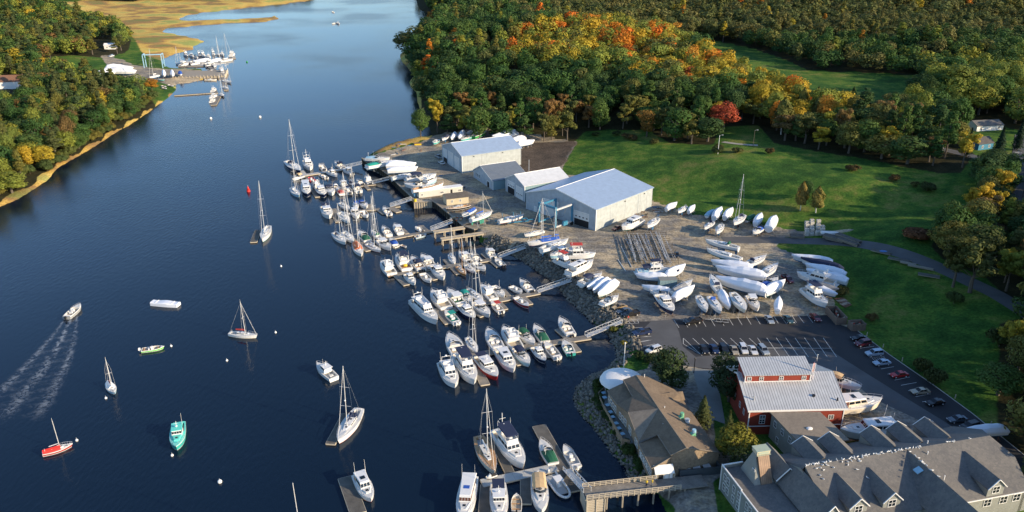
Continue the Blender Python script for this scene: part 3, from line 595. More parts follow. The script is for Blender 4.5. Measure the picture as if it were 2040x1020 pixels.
# white doorway hut and rubbish store at the pier head
p = pv('F', 1625, 785, 2.5); hut_ = gable_hut('doorway_hut', 'small white gabled hut with dark door at the pier head', 'hut', (p[0], p[1], 2.5), 8, 2.6, 3.6, 2.4, .9, 'trim_white', 'trim_white')
mb = MB(); mb.box(.15, 1.5, -.04, .05, .1, 1.9); mb.build('door', 'dark_door_and_shade', hut_)
a_ = pv('F', 1815, 750, 2.5); st = thing('bin_store', 'dark slatted fence enclosure with bins beside the restaurant gable', 'enclosure', a_, R(9))
mb = MB(); mb.box(0, 9, 0, .15, 0, 1.9); mb.box(0, .15, 0.15, 3, 0, 1.9); mb.box(9, 9.15, 0, 3, 0, 1.9); mb.build('fence', 'bin_grey', st)
for k in range(3):
    q = thing('wheeled_bin', 'dark rubbish bin inside the fence enclosure by the restaurant', 'bin', (a_[0] + 1.5 + 2.3*k, a_[1] + 1.6 + .35*k, 2.5), .15, 'bins in the enclosure')
    mb = MB(); mb.hexa([(-.6,-.5,0),(.6,-.5,0),(.6,.5,0),(-.6,.5,0),(-.8,-.6,1.5),(.8,-.6,1.5),(.8,.6,1.5),(-.8,.6,1.5)]); mb.build('body', 'bin_grey', q); mb = MB(); mb.box(-.85,.85,-.65,.65,1.5,1.6); mb.build('lid', 'galv', q)

# ------------------------------------------------------------ hotel (local frame: x along the main ridge, y toward the river side of the site = negative v)
hA = W(*cc('5', 815, 655), 13); HZ = 2.5
t = thing('hotel_building', 'sprawling grey shingled hotel with many steep dormers, in the near right corner', 'hotel', (hA[0], hA[1], HZ), R(13.6))
def L(u, v, z): return (u, -v, z - HZ)   # v is toward the viewer
EZ = 8.2; RZ = 13.0; HW_ = 11.0
roofs = []; 
rs = lambda pts: roofs.append(slab([L(*p) for p in pts]))
# main body
rs([(0,0,RZ),(43.3,0,RZ),(47,1.0,11.8),(46.5,10.5,EZ),(25.5,10.5,EZ),(25.5,10.5,EZ),(.0,10.8,EZ),(-.6,1.5,12.4)][:2] + [(45.5,5,10.9),(43.5,11.6,EZ),(0,11.6,EZ)])
rs([(0,0,RZ),(43.3,0,RZ),(46.5,-5,10.6),(45,-11,EZ-.6),(-1,-11,EZ-.6)])
body = [(-1,11.2),(43.2,11.2),(45.8,5),(46,-5),(44.6,-10.6),(-1,-10.6)]
mb = MB(); n = len(body)
for i in range(n): a_ = L(*body[i], EZ-.3); b_ = L(*body[(i+1) % n], EZ-.3); mb.add([(a_[0],a_[1],0),(b_[0],b_[1],0),b_,a_], [(0,1,2,3)])
mb.add([L(43.2,11.2,EZ-.3), L(45.8,5,EZ-.3), L(45.4,5,10.8), L(43.2,0,RZ-.2), L(43.2,0,EZ)], [(0,1,2,3,4)])
walls = [mb]
def wing(u0, u1, ridge_u, v0, v1, zr, ze, z0=HZ, gable='front', name=None, mat_r=None, o=.35):
    """gabled volume whose ridge runs along v"""
    sl_ = []
    for (ua, ub) in ((u0 - o, ridge_u), (ridge_u, u1 + o)):
        za, zb = (ze - .2, zr) if ua < ridge_u - .01 else (zr, ze - .2)
        sl_.append(slab([L(ua, v0, za), L(ub, v0, zb), L(ub, v1 + o, zb), L(ua, v1 + o, za)], .16))
    mb = MB(); mb.add([L(u0,v0,z0),L(u0,v1,z0),L(u0,v1,ze-.15),L(u0,v0,ze-.15)], [(0,1,2,3)]); mb.add([L(u1,v0,z0),L(u1,v1,z0),L(u1,v1,ze-.15),L(u1,v0,ze-.15)], [(3,2,1,0)])
    for v_ in (v0, v1): mb.add([L(u0,v_,z0),L(u1,v_,z0),L(u1,v_,ze-.15),L(ridge_u,v_,zr-.15),L(u0,v_,ze-.15)], [(0,1,2,3,4)])
    tr = MB(); tr.tube(L(u0-o,v1+o,ze-.25), L(ridge_u,v1+o,zr-.05), .12, n=4); tr.tube(L(ridge_u,v1+o,zr-.05), L(u1+o,v1+o,ze-.25), .12, n=4)
    return sl_, mb, tr
trims = []
def addwing(*a_, **k): s_, m_, t_ = wing(*a_, **k); roofs.extend(s_); walls.append(m_); trims.append(t_)
addwing(-4.2, 1.8, -.6, .0, 10.8, 12.4, 8.6)            # front left wing
addwing(19.2, 27.5, 23.3, .0, 26, 13.0, 8.8)             # long front wing
roofs_d = []
def dormer(u, v_in, v_out, z, hw, ze, nm='dormer'):
    s_, m_, t_ = wing(u - hw, u + hw, u, v_in if v_out > 0 else v_out, v_out if v_out > 0 else v_in, z, ze, z0=ze - 2.6, o=.3)
    dm = m_.build('dormer', 'grey_clap', t); merge(s_).build('roof', 'shingle_grey', dm)
    if v_out > 0:
        t_.build('trim', 'trim_white', dm); window(t, L(u - .75, v_out + .03, ze - 1.5), (1, 0, 0), (0, 0, 1), 1.5, 1.5)
    else:
        for q in (MB(),): q.tube(L(u-hw-.3,v_out-.05,ze-.2), L(u,v_out-.05,z), .1, n=4); q.tube(L(u,v_out-.05,z), L(u+hw+.3,v_out-.05,ze-.2), .1, n=4); q.build('trim', 'trim_white', dm)
rs([(0,0,RZ),(-4.5,1.2,8.5),(-4.5,-6,8.5),(-1,-11,EZ-.6)])
mb = MB(); mb.add([L(-.9,-10.6,EZ-.4), L(-.9,11.2,EZ-.3), L(-.9,0,RZ-.3)], [(0,1,2)]); mb.add([L(.05,0,RZ-.02), L(.05,11.2,8.4), L(.05,10,7.6), L(.05,0,11)], [(0,1,2,3)]); walls.append(mb)
for u in (5.5, 12.8, 35.2): dormer(u, 2.4, 10.1 if u < 30 else 11.5, 12.3, 1.9, 10.4)
for u in (6.2, 12.5, 22.6, 29.2, 36.0): dormer(u, -3.0, -10.3, 12.0, 2.3, 10.5)
addwing(-4.4, .2, -2.0, -10.6, -2.0, 11.6, 9.2)
addwing(42.5, 45.8, 44.8, 11.0, 11.2, 8.5, 8.3)
merge(roofs).build('roof', 'shingle_grey', t)
# annex behind, flat brown roof
mb = MB(); mb.add([L(7,-23.5,HZ),L(17.5,-21,HZ),L(17.5,-10.6,HZ),L(7,-10.6,HZ),L(7,-23.5,EZ+.6),L(17.5,-21,EZ+.6),L(17.5,-10.6,EZ+.6),L(7,-10.6,EZ+.6)], [(0,1,5,4),(1,2,6,5),(3,0,4,7)]); walls.append(mb)
slab([L(6.7,-23.9,EZ+.8),L(17.9,-21.3,EZ+.8),L(17.9,-10.4,EZ+.8),L(6.7,-10.4,EZ+.8)], .3).build('annex_roof', 'shingle_tan', t)
# parapet block at the left with low roofs
mb = MB(); bl = [(-12.6,-9.2),(-12.6,12),(-10.6,12),(-10.6,26),(-4.0,26),(-4.0,-9.2)]
for i in range(len(bl)): a_ = bl[i]; b_ = bl[(i+1) % len(bl)]; mb.add([L(*a_,HZ),L(*b_,HZ),L(*b_,8.6),L(*a_,8.6)], [(0,1,2,3)])
walls.append(mb); 
slab([L(-12.5,-9.1,7.9),L(-12.5,25,7.9),L(-4,25,7.9),L(-4,12,7.9),L(-.8,12,7.9),L(-.8,-9.1,7.9)], .2).build('flat_roof', 'shingle_grey', t)
tr = MB()
for (a_, b_) in (((-12.6,-9.2),(-12.6,-1.2)),((-12.8,-1.0),(-12.8,12)),((-12.6,-9.2),(-8,-9.2))): tr.tube(L(*a_,8.7), L(*b_,8.7), .16, n=4)
tr.tube(L(-12.65,-1.1,HZ), L(-12.65,-1.1,8.9), .16, n=4); tr.tube(L(-12.65,-9.2,HZ), L(-12.65,-9.2,8.9), .14, n=4); tr.tube(L(-4.25,1.2,8.5), L(-4.25,10.8,8.5), .12, n=4); tr.tube(L(1.85,0,8.5),L(1.85,10,8.5),.08,n=4); tr.tube(L(19.1,3,8.6), L(19.1,26,8.6), .12, n=4); tr.tube(L(1.5,11.35,8.0), L(19.0,11.35,8.0), .12, n=4); tr.tube(L(28,11.75,7.95), L(43.4,11.75,7.95), .12, n=4)
trims.append(tr); merge(walls).build('wall', 'grey_clap', t); merge(trims).build('eave_trim', 'trim_white', t)
for v_ in (-8,-6.6,-4.2,-2.2,1,2.4,5,6.4):
    for z in (3.6, 6.0): window(t, L(-12.64 , v_, z), (0, -1, 0), (0, 0, 1), .8, 1.5)
for v_ in (2.8, 5.6, 8.6): window(t, L(-4.26, v_, 6.5), (0, -1, 0), (0, 0, 1), 1.1, 1.3)
for v_ in (-22, -19, -16): window(t, L(6.96, v_, 6.4), (0, -1, 0), (0, 0, 1), .9, 1.4)
for v_ in (-20.5, -14): window(t, L(6.96, v_, 3.2), (0, -1, 0), (0, 0, 1), .9, 1.4)
for v_ in (12.5, 16): window(t, L(19.14, v_, 6.0), (0, -1, 0), (0, 0, 1), 1.6, 1.8)
for u in (33.5, 37.3, 40.4): window(t, L(u, 11.24, 5.6), (1, 0, 0), (0, 0, 1), 1.6, 1.6)
window(t, L(-3.4, 10.86, 6.6), (1, 0, 0), (0, 0, 1), 1.6, 1.4); window(t, L(-3.6, -2.0 + .04, 6.6), (1, 0, 0), (0, 0, 1), 1.5, 1.3)
slab([L(2,11.3,7.0),L(19,11.3,7.0),L(19,13.6,6.4),L(2,13.6,6.4)], .1).build('porch_roof', 'roof_grey', t)
# tower with copper-seamed sloping front
tw = MB(); b0 = [(-8.6,-7.6),(-4.9,-7.6),(-4.9,-3.6),(-8.6,-3.6)]
tw.add([L(-8.9,-8.4,7.9),L(-4.6,-8.4,7.9),L(-4.6,-2.6,7.9),L(-8.9,-2.6,7.9),L(-7.4,-6.8,13.2),L(-5.4,-6.8,13.2),L(-5.4,-5.8,13.2),L(-7.4,-5.8,13.2)], [(4,5,6,7),(0,1,5,4),(1,2,6,5),(2,3,7,6),(3,0,4,7)])
tw = tw.build('tower', 'grey_clap', t)
mb = MB(); mb.add([L(-7.5,-3.1,7.95),L(-5.0,-3.1,7.95),L(-5.0,-5.6,13.25),L(-7.5,-5.6,13.25),L(-7.5,-2.4,7.95),L(-5.0,-2.4,7.95),L(-5.0,-5.0,13.25),L(-7.5,-5.0,13.25)], [(4,5,6,7),(0,3,2,1),(0,4,7,3),(1,2,6,5),(3,7,6,2)]); mb.build('copper_slope', 'copper_seam', tw)
mb = MB(); mb.box(-7.7, -4.8, 5.0, 7.0, 10.7, 11.5); mb.build('belfry', 'cream_side', tw); mb = MB(); mb.box(-7.8, -4.7, 4.9, 7.1, 11.55, 11.65); mb.box(-7.4, -5.1, 4.97, 5.0, 10.85, 11.35); mb.box(-7.8, -4.7, 4.8, 4.9, 10.65, 10.75); mb.build('cap', mat('cap_green_fringe', (.36,.42,.32), .7), tw)  # green of the cap is a lens colour fringe painted in
window(t, L(-8.3, -4.9, 9.0), (.0, -1, .0), (0, 0, 1), .8, 1.4)
# skylights, hatch
mb = MB(); 
for (u, v_) in ((21.3, 4.6),): mb.hexa([L(u,v_,11.65-.0),L(u+1.2,v_,12.25),L(u+1.2,v_+1.4,12.25),L(u,v_+1.4,11.65)][::-1] + [L(u,v_,11.85),L(u+1.2,v_,12.45),L(u+1.2,v_+1.4,12.45),L(u,v_+1.4,11.85)][::-1])
mb.build('skylight', 'light_blue', t)
mb = MB(); p = L(11.8,-16,9.0); mb.ellipsoid(p, (.8,.6,.35)); mb.build('roof_dome', 'trim_white', t)
mb = MB(); 
for (u, v_, z) in ((29.5, -1.5, 12.4), (27, 1.6, 12.4), (25.3, 8.5, 12)): mb.tube(L(u,v_,z-.5), L(u,v_,z+.6), .12)
mb.build('vent_pipe', 'trim_white', t)
# gulls along the ridge
gull = None
hm = Matrix.Translation((hA[0], hA[1], HZ)) @ Matrix.Rotation(R(13.6), 4, 'Z')
def mkgull():
    g_ = thing('gull', 'white gull with grey wings perched along the grey hotel roof ridge', 'gull', group='gulls on the hotel roof')
    mb = MB(); mb.ellipsoid((0,0,.2), (.26,.11,.12)); mb.ellipsoid((.22,0,.34), (.09,.07,.08), 6, 4); mb.add([(.29,-.02,.34),(.29,.02,.34),(.4,0,.31),(.29,0,.37)], [(0,1,2),(1,3,2),(3,0,2)]); mb.add([(-.22,-.06,.22),(-.22,.06,.22),(-.42,.04,.2),(-.42,-.04,.2)], [(0,1,2,3)])
    mb.tube((.02,-.04,0), (.02,-.04,.14), .012, n=3); mb.tube((.02,.04,0), (.02,.04,.14), .012, n=3)
    mb.build('body', 'trim_white', g_, True); mb = MB()
    for s_ in (-1, 1): mb.add([(.14,.1*s_,.27),(-.3,.03*s_,.27),(-.1,.14*s_,.17),(.1,.13*s_,.17)], [(0,1,2,3)])
    mb.build('wing', 'grey_hull', g_); return g_
for k in range(95):
    if k < 62: u = random.uniform(.2, 40) if k > 40 else random.uniform(.2, 30); v_ = random.gauss(0, .12)
    elif k < 82: u = random.uniform(.5, 12); v_ = abs(random.gauss(.3, 1.6))
    else: u = 23.3 + random.gauss(0, .1); v_ = random.uniform(0, 10)
    z = RZ - abs(v_) * (RZ - EZ) / 11.6 + .02 if k < 82 else 13.02
    if k == 0: gull = mkgull(); r_ = gull
    else:
        r_ = gull.copy(); COL.objects.link(r_)
        for ch in gull.children: c_ = ch.copy(); COL.objects.link(c_); c_.parent = r_
    r_.location = hm @ Vector(L(u, v_, z)); r_.rotation_euler = (0, 0, random.uniform(0, 6.28)); 
    if k >= 82: r_['label'] = 'white gull on the ridge of the long front wing of the hotel'; r_['group'] = 'gulls on the hotel front wing'
    if 62 <= k < 82: r_['label'] = 'white gull standing on the front slope of the hotel roof'; r_['group'] = 'gulls on the hotel front slope'

# distant houses
def house(px, py, label, az, w_, l_, h, rise, wall, roof, zoff=0):
    g_ = G(px, py); return gable_hut('house', label, 'house', (g_[0], g_[1], g_[2] - .3), az, w_, l_, h, rise, wall, roof, [(2, 1.2, .9, 1.1), (l_ - 3, 1.2, .9, 1.1)])
house(1945, 262, 'pale grey house with low roof between trees, top right', 10, 9, 15, 3, 1.8, 'trim_white', 'shingle_grey')
house(1948, 300, 'blue cottage with dark roof under the spruces, far right', 20, 7, 9, 3.2, 2.2, 'lift_blue', 'dark_shingle')
house(1696, 245, 'small house with black roof half hidden at the field edge', -25, 8, 9, 3, 2.4, 'trim_white', 'dark_shingle')
house(-10, 178, 'white house with red-brown roof on the left edge of the wood', 12, 10, 18, 5, 3.5, 'trim_white', 'rust')
house(208, 98, 'small white cottage with red roof edge above the far boatyard', 10, 6, 9, 3.5, 1.5, 'trim_white', 'trim_white')
# ------------------------------------------------------------ docks, gangways, piers
def dockseg(name, label, s, a, b, wd, m='planks', z=.5, group=None, cat='dock', h=.38, side='timber_pale'):
    p = W(*cc(s, *a), z); q = W(*cc(s, *b), z); d = V2(q) - V2(p); ln = float(np.hypot(*d))
    t = thing(name, label, cat, (p[0], p[1], 0), math.atan2(d[1], d[0]), group)
    mb = MB(); mb.box(0, ln, -wd/2, wd/2, z - .12, z); mb.build('deck', m, t)
    mb = MB(); mb.box(.04, ln - .04, -wd/2 - .09, -wd/2, z - h, z - .02); mb.box(.04, ln-.04, wd/2, wd/2 + .09, z - h, z - .02); mb.box(-.08, .0, -wd/2, wd/2, z-h, z-.02); mb.box(ln, ln+.08, -wd/2, wd/2, z-h, z-.02); mb.build('kerb_beam', side, t)
    mb = MB(); k = max(2, int(ln / 3)); 
    for i in range(k): x = ln * (i + .5) / k; mb.box(x - .9*min(1, ln/k/2.2), x + .9*min(1, ln/k/2.2), -wd/2 + .15, wd/2 - .15, -.25, z - .12)
    mb.build('float', 'timber_dark', t)
    return t
OD = ['farthest', 'second', 'third', 'fourth', 'fifth', 'sixth', 'seventh']
mains = [('A', (560,478), (905,425), 2.6, 'planks_concrete'), ('A', (640,598), (1150,545), 2.0, 'planks'), ('E', (480,405), (790,378), 1.8, 'planks'), ('E', (560,850), (1490,678), 2.0, 'planks'), ('C', (190,465), (1030,335), 2.0, 'planks'), ('C', (540,765), (1335,608), 2.2, 'planks'), ('D', (480,650), (1950,425), 2.3, 'planks')]
for i, (s, a, b, wd, m) in enumerate(mains):
    lb = {0: 'pale concrete-topped main walkway of the farthest marina dock', 6: 'weathered plank main walkway of the dock nearest the parking lot'}.get(i, 'weathered plank main walkway of the %s marina dock counting from the far end' % OD[i])
    dockseg('dock', lb, s, a, b, wd, m, .55, 'main marina walkways')
fing = {0: [('A',(500,480),(600,505),2.2),('A',(575,500),(615,520),2.2),('A',(705,470),(738,495),1.2),('A',(560,440),(595,480),2.2)],
 1: [('A',(650,590),(690,648),2.0),('A',(745,575),(785,575),1.6),('A',(1068,553),(1100,588),1.5),('A',(800,545),(840,600),1.4),('A',(955,565),(975,600),1.4)],
 2: [('E',(150,380),(235,552),2.6),('E',(640,315),(690,385),2.4),('E',(505,440),(560,485),1.8),('E',(765,380),(850,445),1.6),('E',(940,355),(1050,420),2.6),('E',(990,350),(1065,340),1.6)],
 3: [('E',(450,780),(640,945),2.2),('E',(1095,650),(1165,715),1.5),('E',(1350,605),(1430,680),1.8),('E',(740,700),(880,770),1.5)],
 4: [('C',(195,465),(280,548),2.2),('C',(445,450),(510,505),1.8),('C',(585,345),(690,462),1.5),('C',(885,295),(1010,402),1.5),('C',(805,395),(850,432),1.5)],
 5: [('C',(520,735),(615,855),2.4),('C',(790,740),(880,800),1.5),('C',(1000,670),(1070,742),1.5),('C',(1195,630),(1270,702),1.5),('C',(1045,585),(1095,637),1.4),('C',(855,625),(915,672),1.5),('C',(730,660),(780,700),1.4)],
 6: [('D',(520,640),(700,995),2.4),('D',(870,440),(975,560),1.6),('D',(1000,620),(1120,755),1.8),('D',(1390,570),(1475,660),1.6),('D',(1560,330),(1700,450),1.6),('D',(1715,475),(1818,600),1.6),('D',(415,490),(540,645),1.6)]}
for i, L_ in fing.items():
    for k, (s, a, b, wd) in enumerate(L_):
        pos = 'riverward' if k == 0 else 'shoreward'
        dockseg('finger_dock', 'short plank finger dock branching off the %s marina dock counting from the far end' % OD[i], s, a, b, wd, 'planks_concrete' if i == 0 else 'planks', .5, 'finger docks of the %s dock' % OD[i], 'finger dock')
dockseg('dock', 'long grey floating dock nearest the restaurant with white gangway foot', 'F', (695,330), (985,850), 3.2, 'planks_dark', .5)
dockseg('dock', 'pale concrete cross dock with jet skis at the bottom of the photo', 'F', (240,790), (835,662), 2.6, 'planks_concrete', .58)
dockseg('finger_dock', 'grey float between the tall mast sailboat and the trawler', 'F', (325,415), (465,710), 2.0, 'planks_dark', .5, None, 'finger dock')
dockseg('finger_dock', 'dark float between the big white motor yacht and the navy-topped boat', 'F', (275,800), (255,1100), 2.4, 'planks_dark', .5, None, 'finger dock')
dockseg('finger_dock', 'dark float between the grey skiff and the tan-topped cruiser', 'F', (588,740), (592,952), 2.2, 'planks_dark', .5, None, 'finger dock')
dockseg('mooring_float', 'lone grey float beside the white and maroon sailboat', '0', (658,884), (690,824), 2.2, 'planks_dark', .5, None, 'float')
dockseg('mooring_float', 'lone grey float beside the white motorboat near the bottom edge', '0', (688,950), (714,1022), 3.2, 'planks_dark', .5, None, 'float')
dockseg('mooring_float', 'lone grey float beside the tall white sailboat in mid river', '0', (505,482), (514,458), 2.4, 'planks_dark', .5, None, 'float')
def gangway(label, s, a, b, za, zb, wd=1.5, h=1.15, grp='marina gangways'):
    p = W(*cc(s, *a), za); q = W(*cc(s, *b), zb); d = np.array(q) - np.array(p); ln = float(np.hypot(d[0], d[1])); rise = zb - za
    t = thing('gangway', label, 'gangway', p, math.atan2(d[1], d[0]), grp)
    def z(x): return rise * x / ln
    mb = MB(); mb.hexa([(0,-wd/2,-.12),(ln,-wd/2,rise-.12),(ln,wd/2,rise-.12),(0,wd/2,-.12),(0,-wd/2,0),(ln,-wd/2,rise),(ln,wd/2,rise),(0,wd/2,0)]); mb.build('walkway', 'galv', t)
    k = max(4, int(ln / 1.9))
    for sd in (-1, 1):
        mb = MB(); y = sd * wd / 2; mb.tube((0,y,h),(ln,y,rise+h),.08,n=4); mb.tube((0,y,0),(ln,y,rise),.08,n=4)
        for i in range(k + 1):
            x = ln * i / k; mb.tube((x,y,z(x)),(x,y,z(x)+h),.06,n=4)
            if i < k: x2 = ln*(i+1)/k; mb.tube((x,y,z(x)+(0 if i%2 else h)),(x2,y,z(x2)+(h if i%2 else 0)),.05,n=4)
        mb.build('railing', 'mast_alu', t)
    return t
gangway('truss gangway from the quay down to the farthest dock', 'A', (895,418), (1042,385), .6, 2.7)
gangway('truss gangway down to the second dock from the far end', 'A', (1130,542), (1262,508), .6, 2.7)
gangway('truss gangway down to the small third dock beside the timber crib', 'E', (935,348), (1225,255), .6, 2.7)
gangway('truss gangway between the quay and the dock beside the lift piers', 'E', (1485,668), (1775,560), .6, 2.8)
gangway('truss gangway just below the lift piers over the rocks', 'C', (1015,330), (1225,252), .6, 2.7)
gangway('truss gangway in the middle of the rock bank to the sixth dock', 'C', (1325,605), (1590,515), .6, 2.9)
gangway('longest truss gangway from the parking lot corner to the seventh dock', 'C', (1710,960), (1990,845), .6, 2.9)
gangway('white gangway from the timber pier down to the nearest dock', 'F', (915,680), (1080,860), .6, 3.3, 1.7, 1.0)
# bulkhead quay
bk = thing('quay_wall', 'weathered sheet-pile quay wall along the boatyard edge', 'quay wall')
mb = MB(); cap = MB()
Bw = [W(x, y, 0) for x, y in BULK_px]
for a_, b_ in zip(Bw[:-1], Bw[1:]):
    A = Vector((a_[0], a_[1], -1)); B = Vector((b_[0], b_[1], -1)); d = (B - A).normalized(); n_ = Vector((d.y, -d.x, 0)); n_ = -n_ if n_.x > 0 and False else n_
    ins = Vector((-d.y, d.x, 0)); 
    if ground([((A + B) / 2 + ins * 3)[:2]])[1][0] < 0: ins = -ins
    u = Vector((0, 0, 1))
    mb.hexa([A, B, B + ins * .4, A + ins * .4] + [q + u * 3.42 for q in (A, B, B + ins*.4, A + ins*.4)])
    L_ = (B - A).length; k = int(L_ / 2.4)
    for i in range(k): c_ = A + d * (i + .5) * L_ / max(k, 1) - ins * .15; mb.tube(c_, c_ + u * 3.7, .18, n=5)
    cap.hexa([q + u * 3.43 for q in (A - ins*.12, B - ins*.12, B + ins * .5, A + ins * .5)] + [q + u * 3.78 for q in (A - ins*.12, B - ins*.12, B + ins*.5, A + ins*.5)])
    cap.hexa([q + u * 3.2 for q in (A + ins * .4, B + ins * .4, B + ins * 4, A + ins * 4)] + [q + u * 3.512 for q in (A + ins * .4, B + ins*.4, B + ins*4, A + ins*4)], 1)
mat('quay_gravel', (.24, .21, .16), .95, 0, .25, .5)
mb.build('sheet_piles', 'sheetpile', bk); cap.build('cap_beam', ['timber', 'quay_gravel'], bk)
# timber crib jutting from the quay
c0 = W(*cc('A', 1462, 742), 0); t = thing('timber_crib', 'yellow-brown timber crib jutting out from the quay wall', 'crib', (c0[0], c0[1], 0), R(8))
mb = MB(); mb.box(0, 7.5, 0, 6, -.5, 2.6); mb.build('crib', 'timber_pale', t); mb = MB()
for x in range(0, 8): mb.tube((x, -.15, -.8), (x, -.15, 2.9), .16, n=5)
mb.build('pile', 'timber', t); mb = MB(); mb.box(-.15, 7.6, -.35, -.0, 2.6, 2.9); mb.build('cap', 'timber', t)
p = pv('A', 1468, 680, 3); t = thing('yellow_tank', 'yellow fuel tank standing at the corner of the timber crib', 'tank', (p[0], p[1], 2.6)); mb = MB(); mb.tube((0,0,0), (0,0,1.3), .6, .6, 10); mb.build('drum', 'yellow', t); mb = MB(); mb.tube((0,0,1.3), (0,0,1.5), .25, .2, 8); mb.build('cap', 'black_paint', t)
def pilepier(label, s, a, b, wd, z=2.6):
    p = W(*cc(s, *a), z); q = W(*cc(s, *b), z); d = V2(q) - V2(p); ln = float(np.hypot(*d))
    t = thing('lift_pier', label, 'pier', (p[0], p[1], 0), math.atan2(d[1], d[0]), 'boat lift piers')
    mb = MB(); mb.box(0, ln, -wd/2, wd/2, z - .55, z); mb.build('deck_beam', 'timber_pale', t); mb = MB(); mb.box(0, ln, -wd/2 - .2, -wd/2, z - .15, z + .2); mb.box(0, ln, wd/2, wd/2 + .2, z-.15, z+.2); mb.build('kerb', 'timber', t)
    k = int(ln / 2.6)
    for i in range(k):
        x = .5 + (ln - 1) * i / (k - 1)
        mb = MB()
        for y in (-wd/2 + .1, wd/2 - .1): mb.tube((x, y, -1.5), (x, y, z - .5), .17, n=6)
        mb.build('pile', 'timber_pale', t)
pilepier('upstream finger pier of the boat lift, on timber piles', 'C', (495,128), (740,90), 1.6)
pilepier('downstream finger pier of the boat lift, on timber piles', 'C', (555,185), (890,135), 1.6)
# timber pier at the bottom
p = W(*cc('F', 1058, 872), 3.3); q = W(*cc('F', 1800, 790), 3.3); d = V2(q) - V2(p); ln = float(np.hypot(*d))
t = thing('timber_pier', 'railed timber boardwalk pier leading from the restaurant to the docks', 'pier', (p[0], p[1], 0), math.atan2(d[1], d[0]))
mb = MB(); mb.box(0, ln + 6, -1.9, 1.9, 3.1, 3.3); mb.build('deck', 'planks', t)
for y in (-1.9, 1.9):
    mb = MB()
    for z in (3.55, 3.95, 4.35): mb.box(0, ln, y - .05, y + .05, z - .07, z + .07)
    for i in range(17): x = ln * i / 16; mb.box(x - .08, x + .08, y - .08, y + .08, 3.0, 4.4)
    mb.build('railing', 'timber_pale', t)
for i in range(7):
    x = 1 + ln * i / 6
    mb = MB(); mb.tube((x, -1.6, -1.5), (x, -1.6, 3.1), .2); mb.tube((x, 1.6, -1.5), (x, 1.6, 3.1), .2); mb.box(x - .15, x + .15, -1.9, 1.9, 2.7, 3.08); mb.build('pile_bent', 'timber_pale' if i < 1 else 'timber', t)
mb = MB()
for k in range(9): mb.box(-.2, 3.9, -2.15, -1.95, -.6 + .42*k, -.3 + .42*k); mb.box(-.35, -.15, -2, 2, -.5 + .42*k, -.2 + .42*k); 
for x in (0, 2, 3.8): mb.box(x - .1, x + .1, -2.3, -2.14, -.8, 3.2)
mb.build('crib', 'timber_pale', t)

# riprap stones (nobody could count them)
def riprap(px, n, seed, wid=6.0, s0=.35, s1=.95):
    r_ = np.random.default_rng(seed); Lp = poly(px); seg = np.hypot(*(Lp[1:] - Lp[:-1]).T); cs = np.concatenate([[0], np.cumsum(seg)])
    t_ = r_.uniform(0, cs[-1], n); idx = np.clip(np.searchsorted(cs, t_) - 1, 0, len(seg) - 1); f = (t_ - cs[idx]) / seg[idx]
    P = Lp[idx] + (Lp[idx+1] - Lp[idx]) * f[:, None]; d = (Lp[idx+1] - Lp[idx]) / seg[idx][:, None]; N = np.column_stack([d[:, 1], -d[:, 0]])
    P = P + N * r_.uniform(-wid, wid, n)[:, None]; z, dR, _ = ground(P); k = (dR > -.6) & (dR < wid); P = P[k]; z = z[k]; n = len(P)
    base = np.array([(0,0,1)] + [(.9*math.cos(a), .9*math.sin(a), .35*(-1)**i) for i, a in enumerate(np.linspace(0, 2*math.pi, 7)[:-1])] + [(0,0,-.7)])
    tri = [(0,1+i,1+(i+1)%6) for i in range(6)] + [(7,1+(i+1)%6,1+i) for i in range(6)]
    sc = r_.uniform(s0, s1, (n,1,1)) * r_.uniform(.7, 1.3, (n,1,3)); V = base[None] * sc * r_.uniform(.8, 1.2, (n,8,3))
    a = r_.uniform(0, 6.28, n); c, s_ = np.cos(a)[:,None], np.sin(a)[:,None]; X = V[:,:,0]*c - V[:,:,1]*s_; Y = V[:,:,0]*s_ + V[:,:,1]*c
    V = np.stack([X + P[:,0:1], Y + P[:,1:2], V[:,:,2]*.8 + z[:,None] + .1], 2).reshape(-1, 3)
    F = (np.array(tri)[None] + (np.arange(n) * 8)[:,None,None]).reshape(-1, 3)
    cl = np.repeat(r_.uniform(.55, 1.5, n), 8); col = np.column_stack([cl, cl, cl, np.ones(len(cl))])
    return V, F, col
m, n_, l_, b_ = nodes('riprap_rock'); b_.inputs['Roughness'].default_value = .95
vc = n_.new('ShaderNodeVertexColor'); vc.layer_name = 'tone'; mx = n_.new('ShaderNodeMix'); mx.data_type = 'RGBA'; mx.blend_type = 'MULTIPLY'; mx.inputs['Factor'].default_value = 1; mx.inputs[6].default_value = (.155, .142, .115, 1); l_.new(vc.outputs[0], mx.inputs[7]); l_.new(mx.outputs[2], b_.inputs['Base Color']); MATS['riprap_rock'] = m
V_, F_, c_ = riprap([(965,484),(985,500),(1010,503),(1040,518),(1060,532),(1085,550),(1110,568),(1125,590),(1150,612),(1175,637),(1195,655),(1215,668),(1228,690),(1232,712)], 5200, 3, 6.5, .3, .8)
tag(npmesh('rock_bank', V_, F_, 'riprap_rock', col={'tone': c_}), 'bank of grey boulders between the yard and the docks', 'rocks', kind='stuff')
V_, F_, c_ = riprap([(1232,712),(1210,735),(1175,750),(1150,770),(1143,795),(1160,830),(1190,860),(1215,895),(1240,925),(1262,960)], 2600, 4, 4.5, .25, .65)
tag(npmesh('rock_bank', V_, F_, 'riprap_rock', col={'tone': c_}), 'bank of pale boulders curving round the restaurant point', 'rocks', kind='stuff')

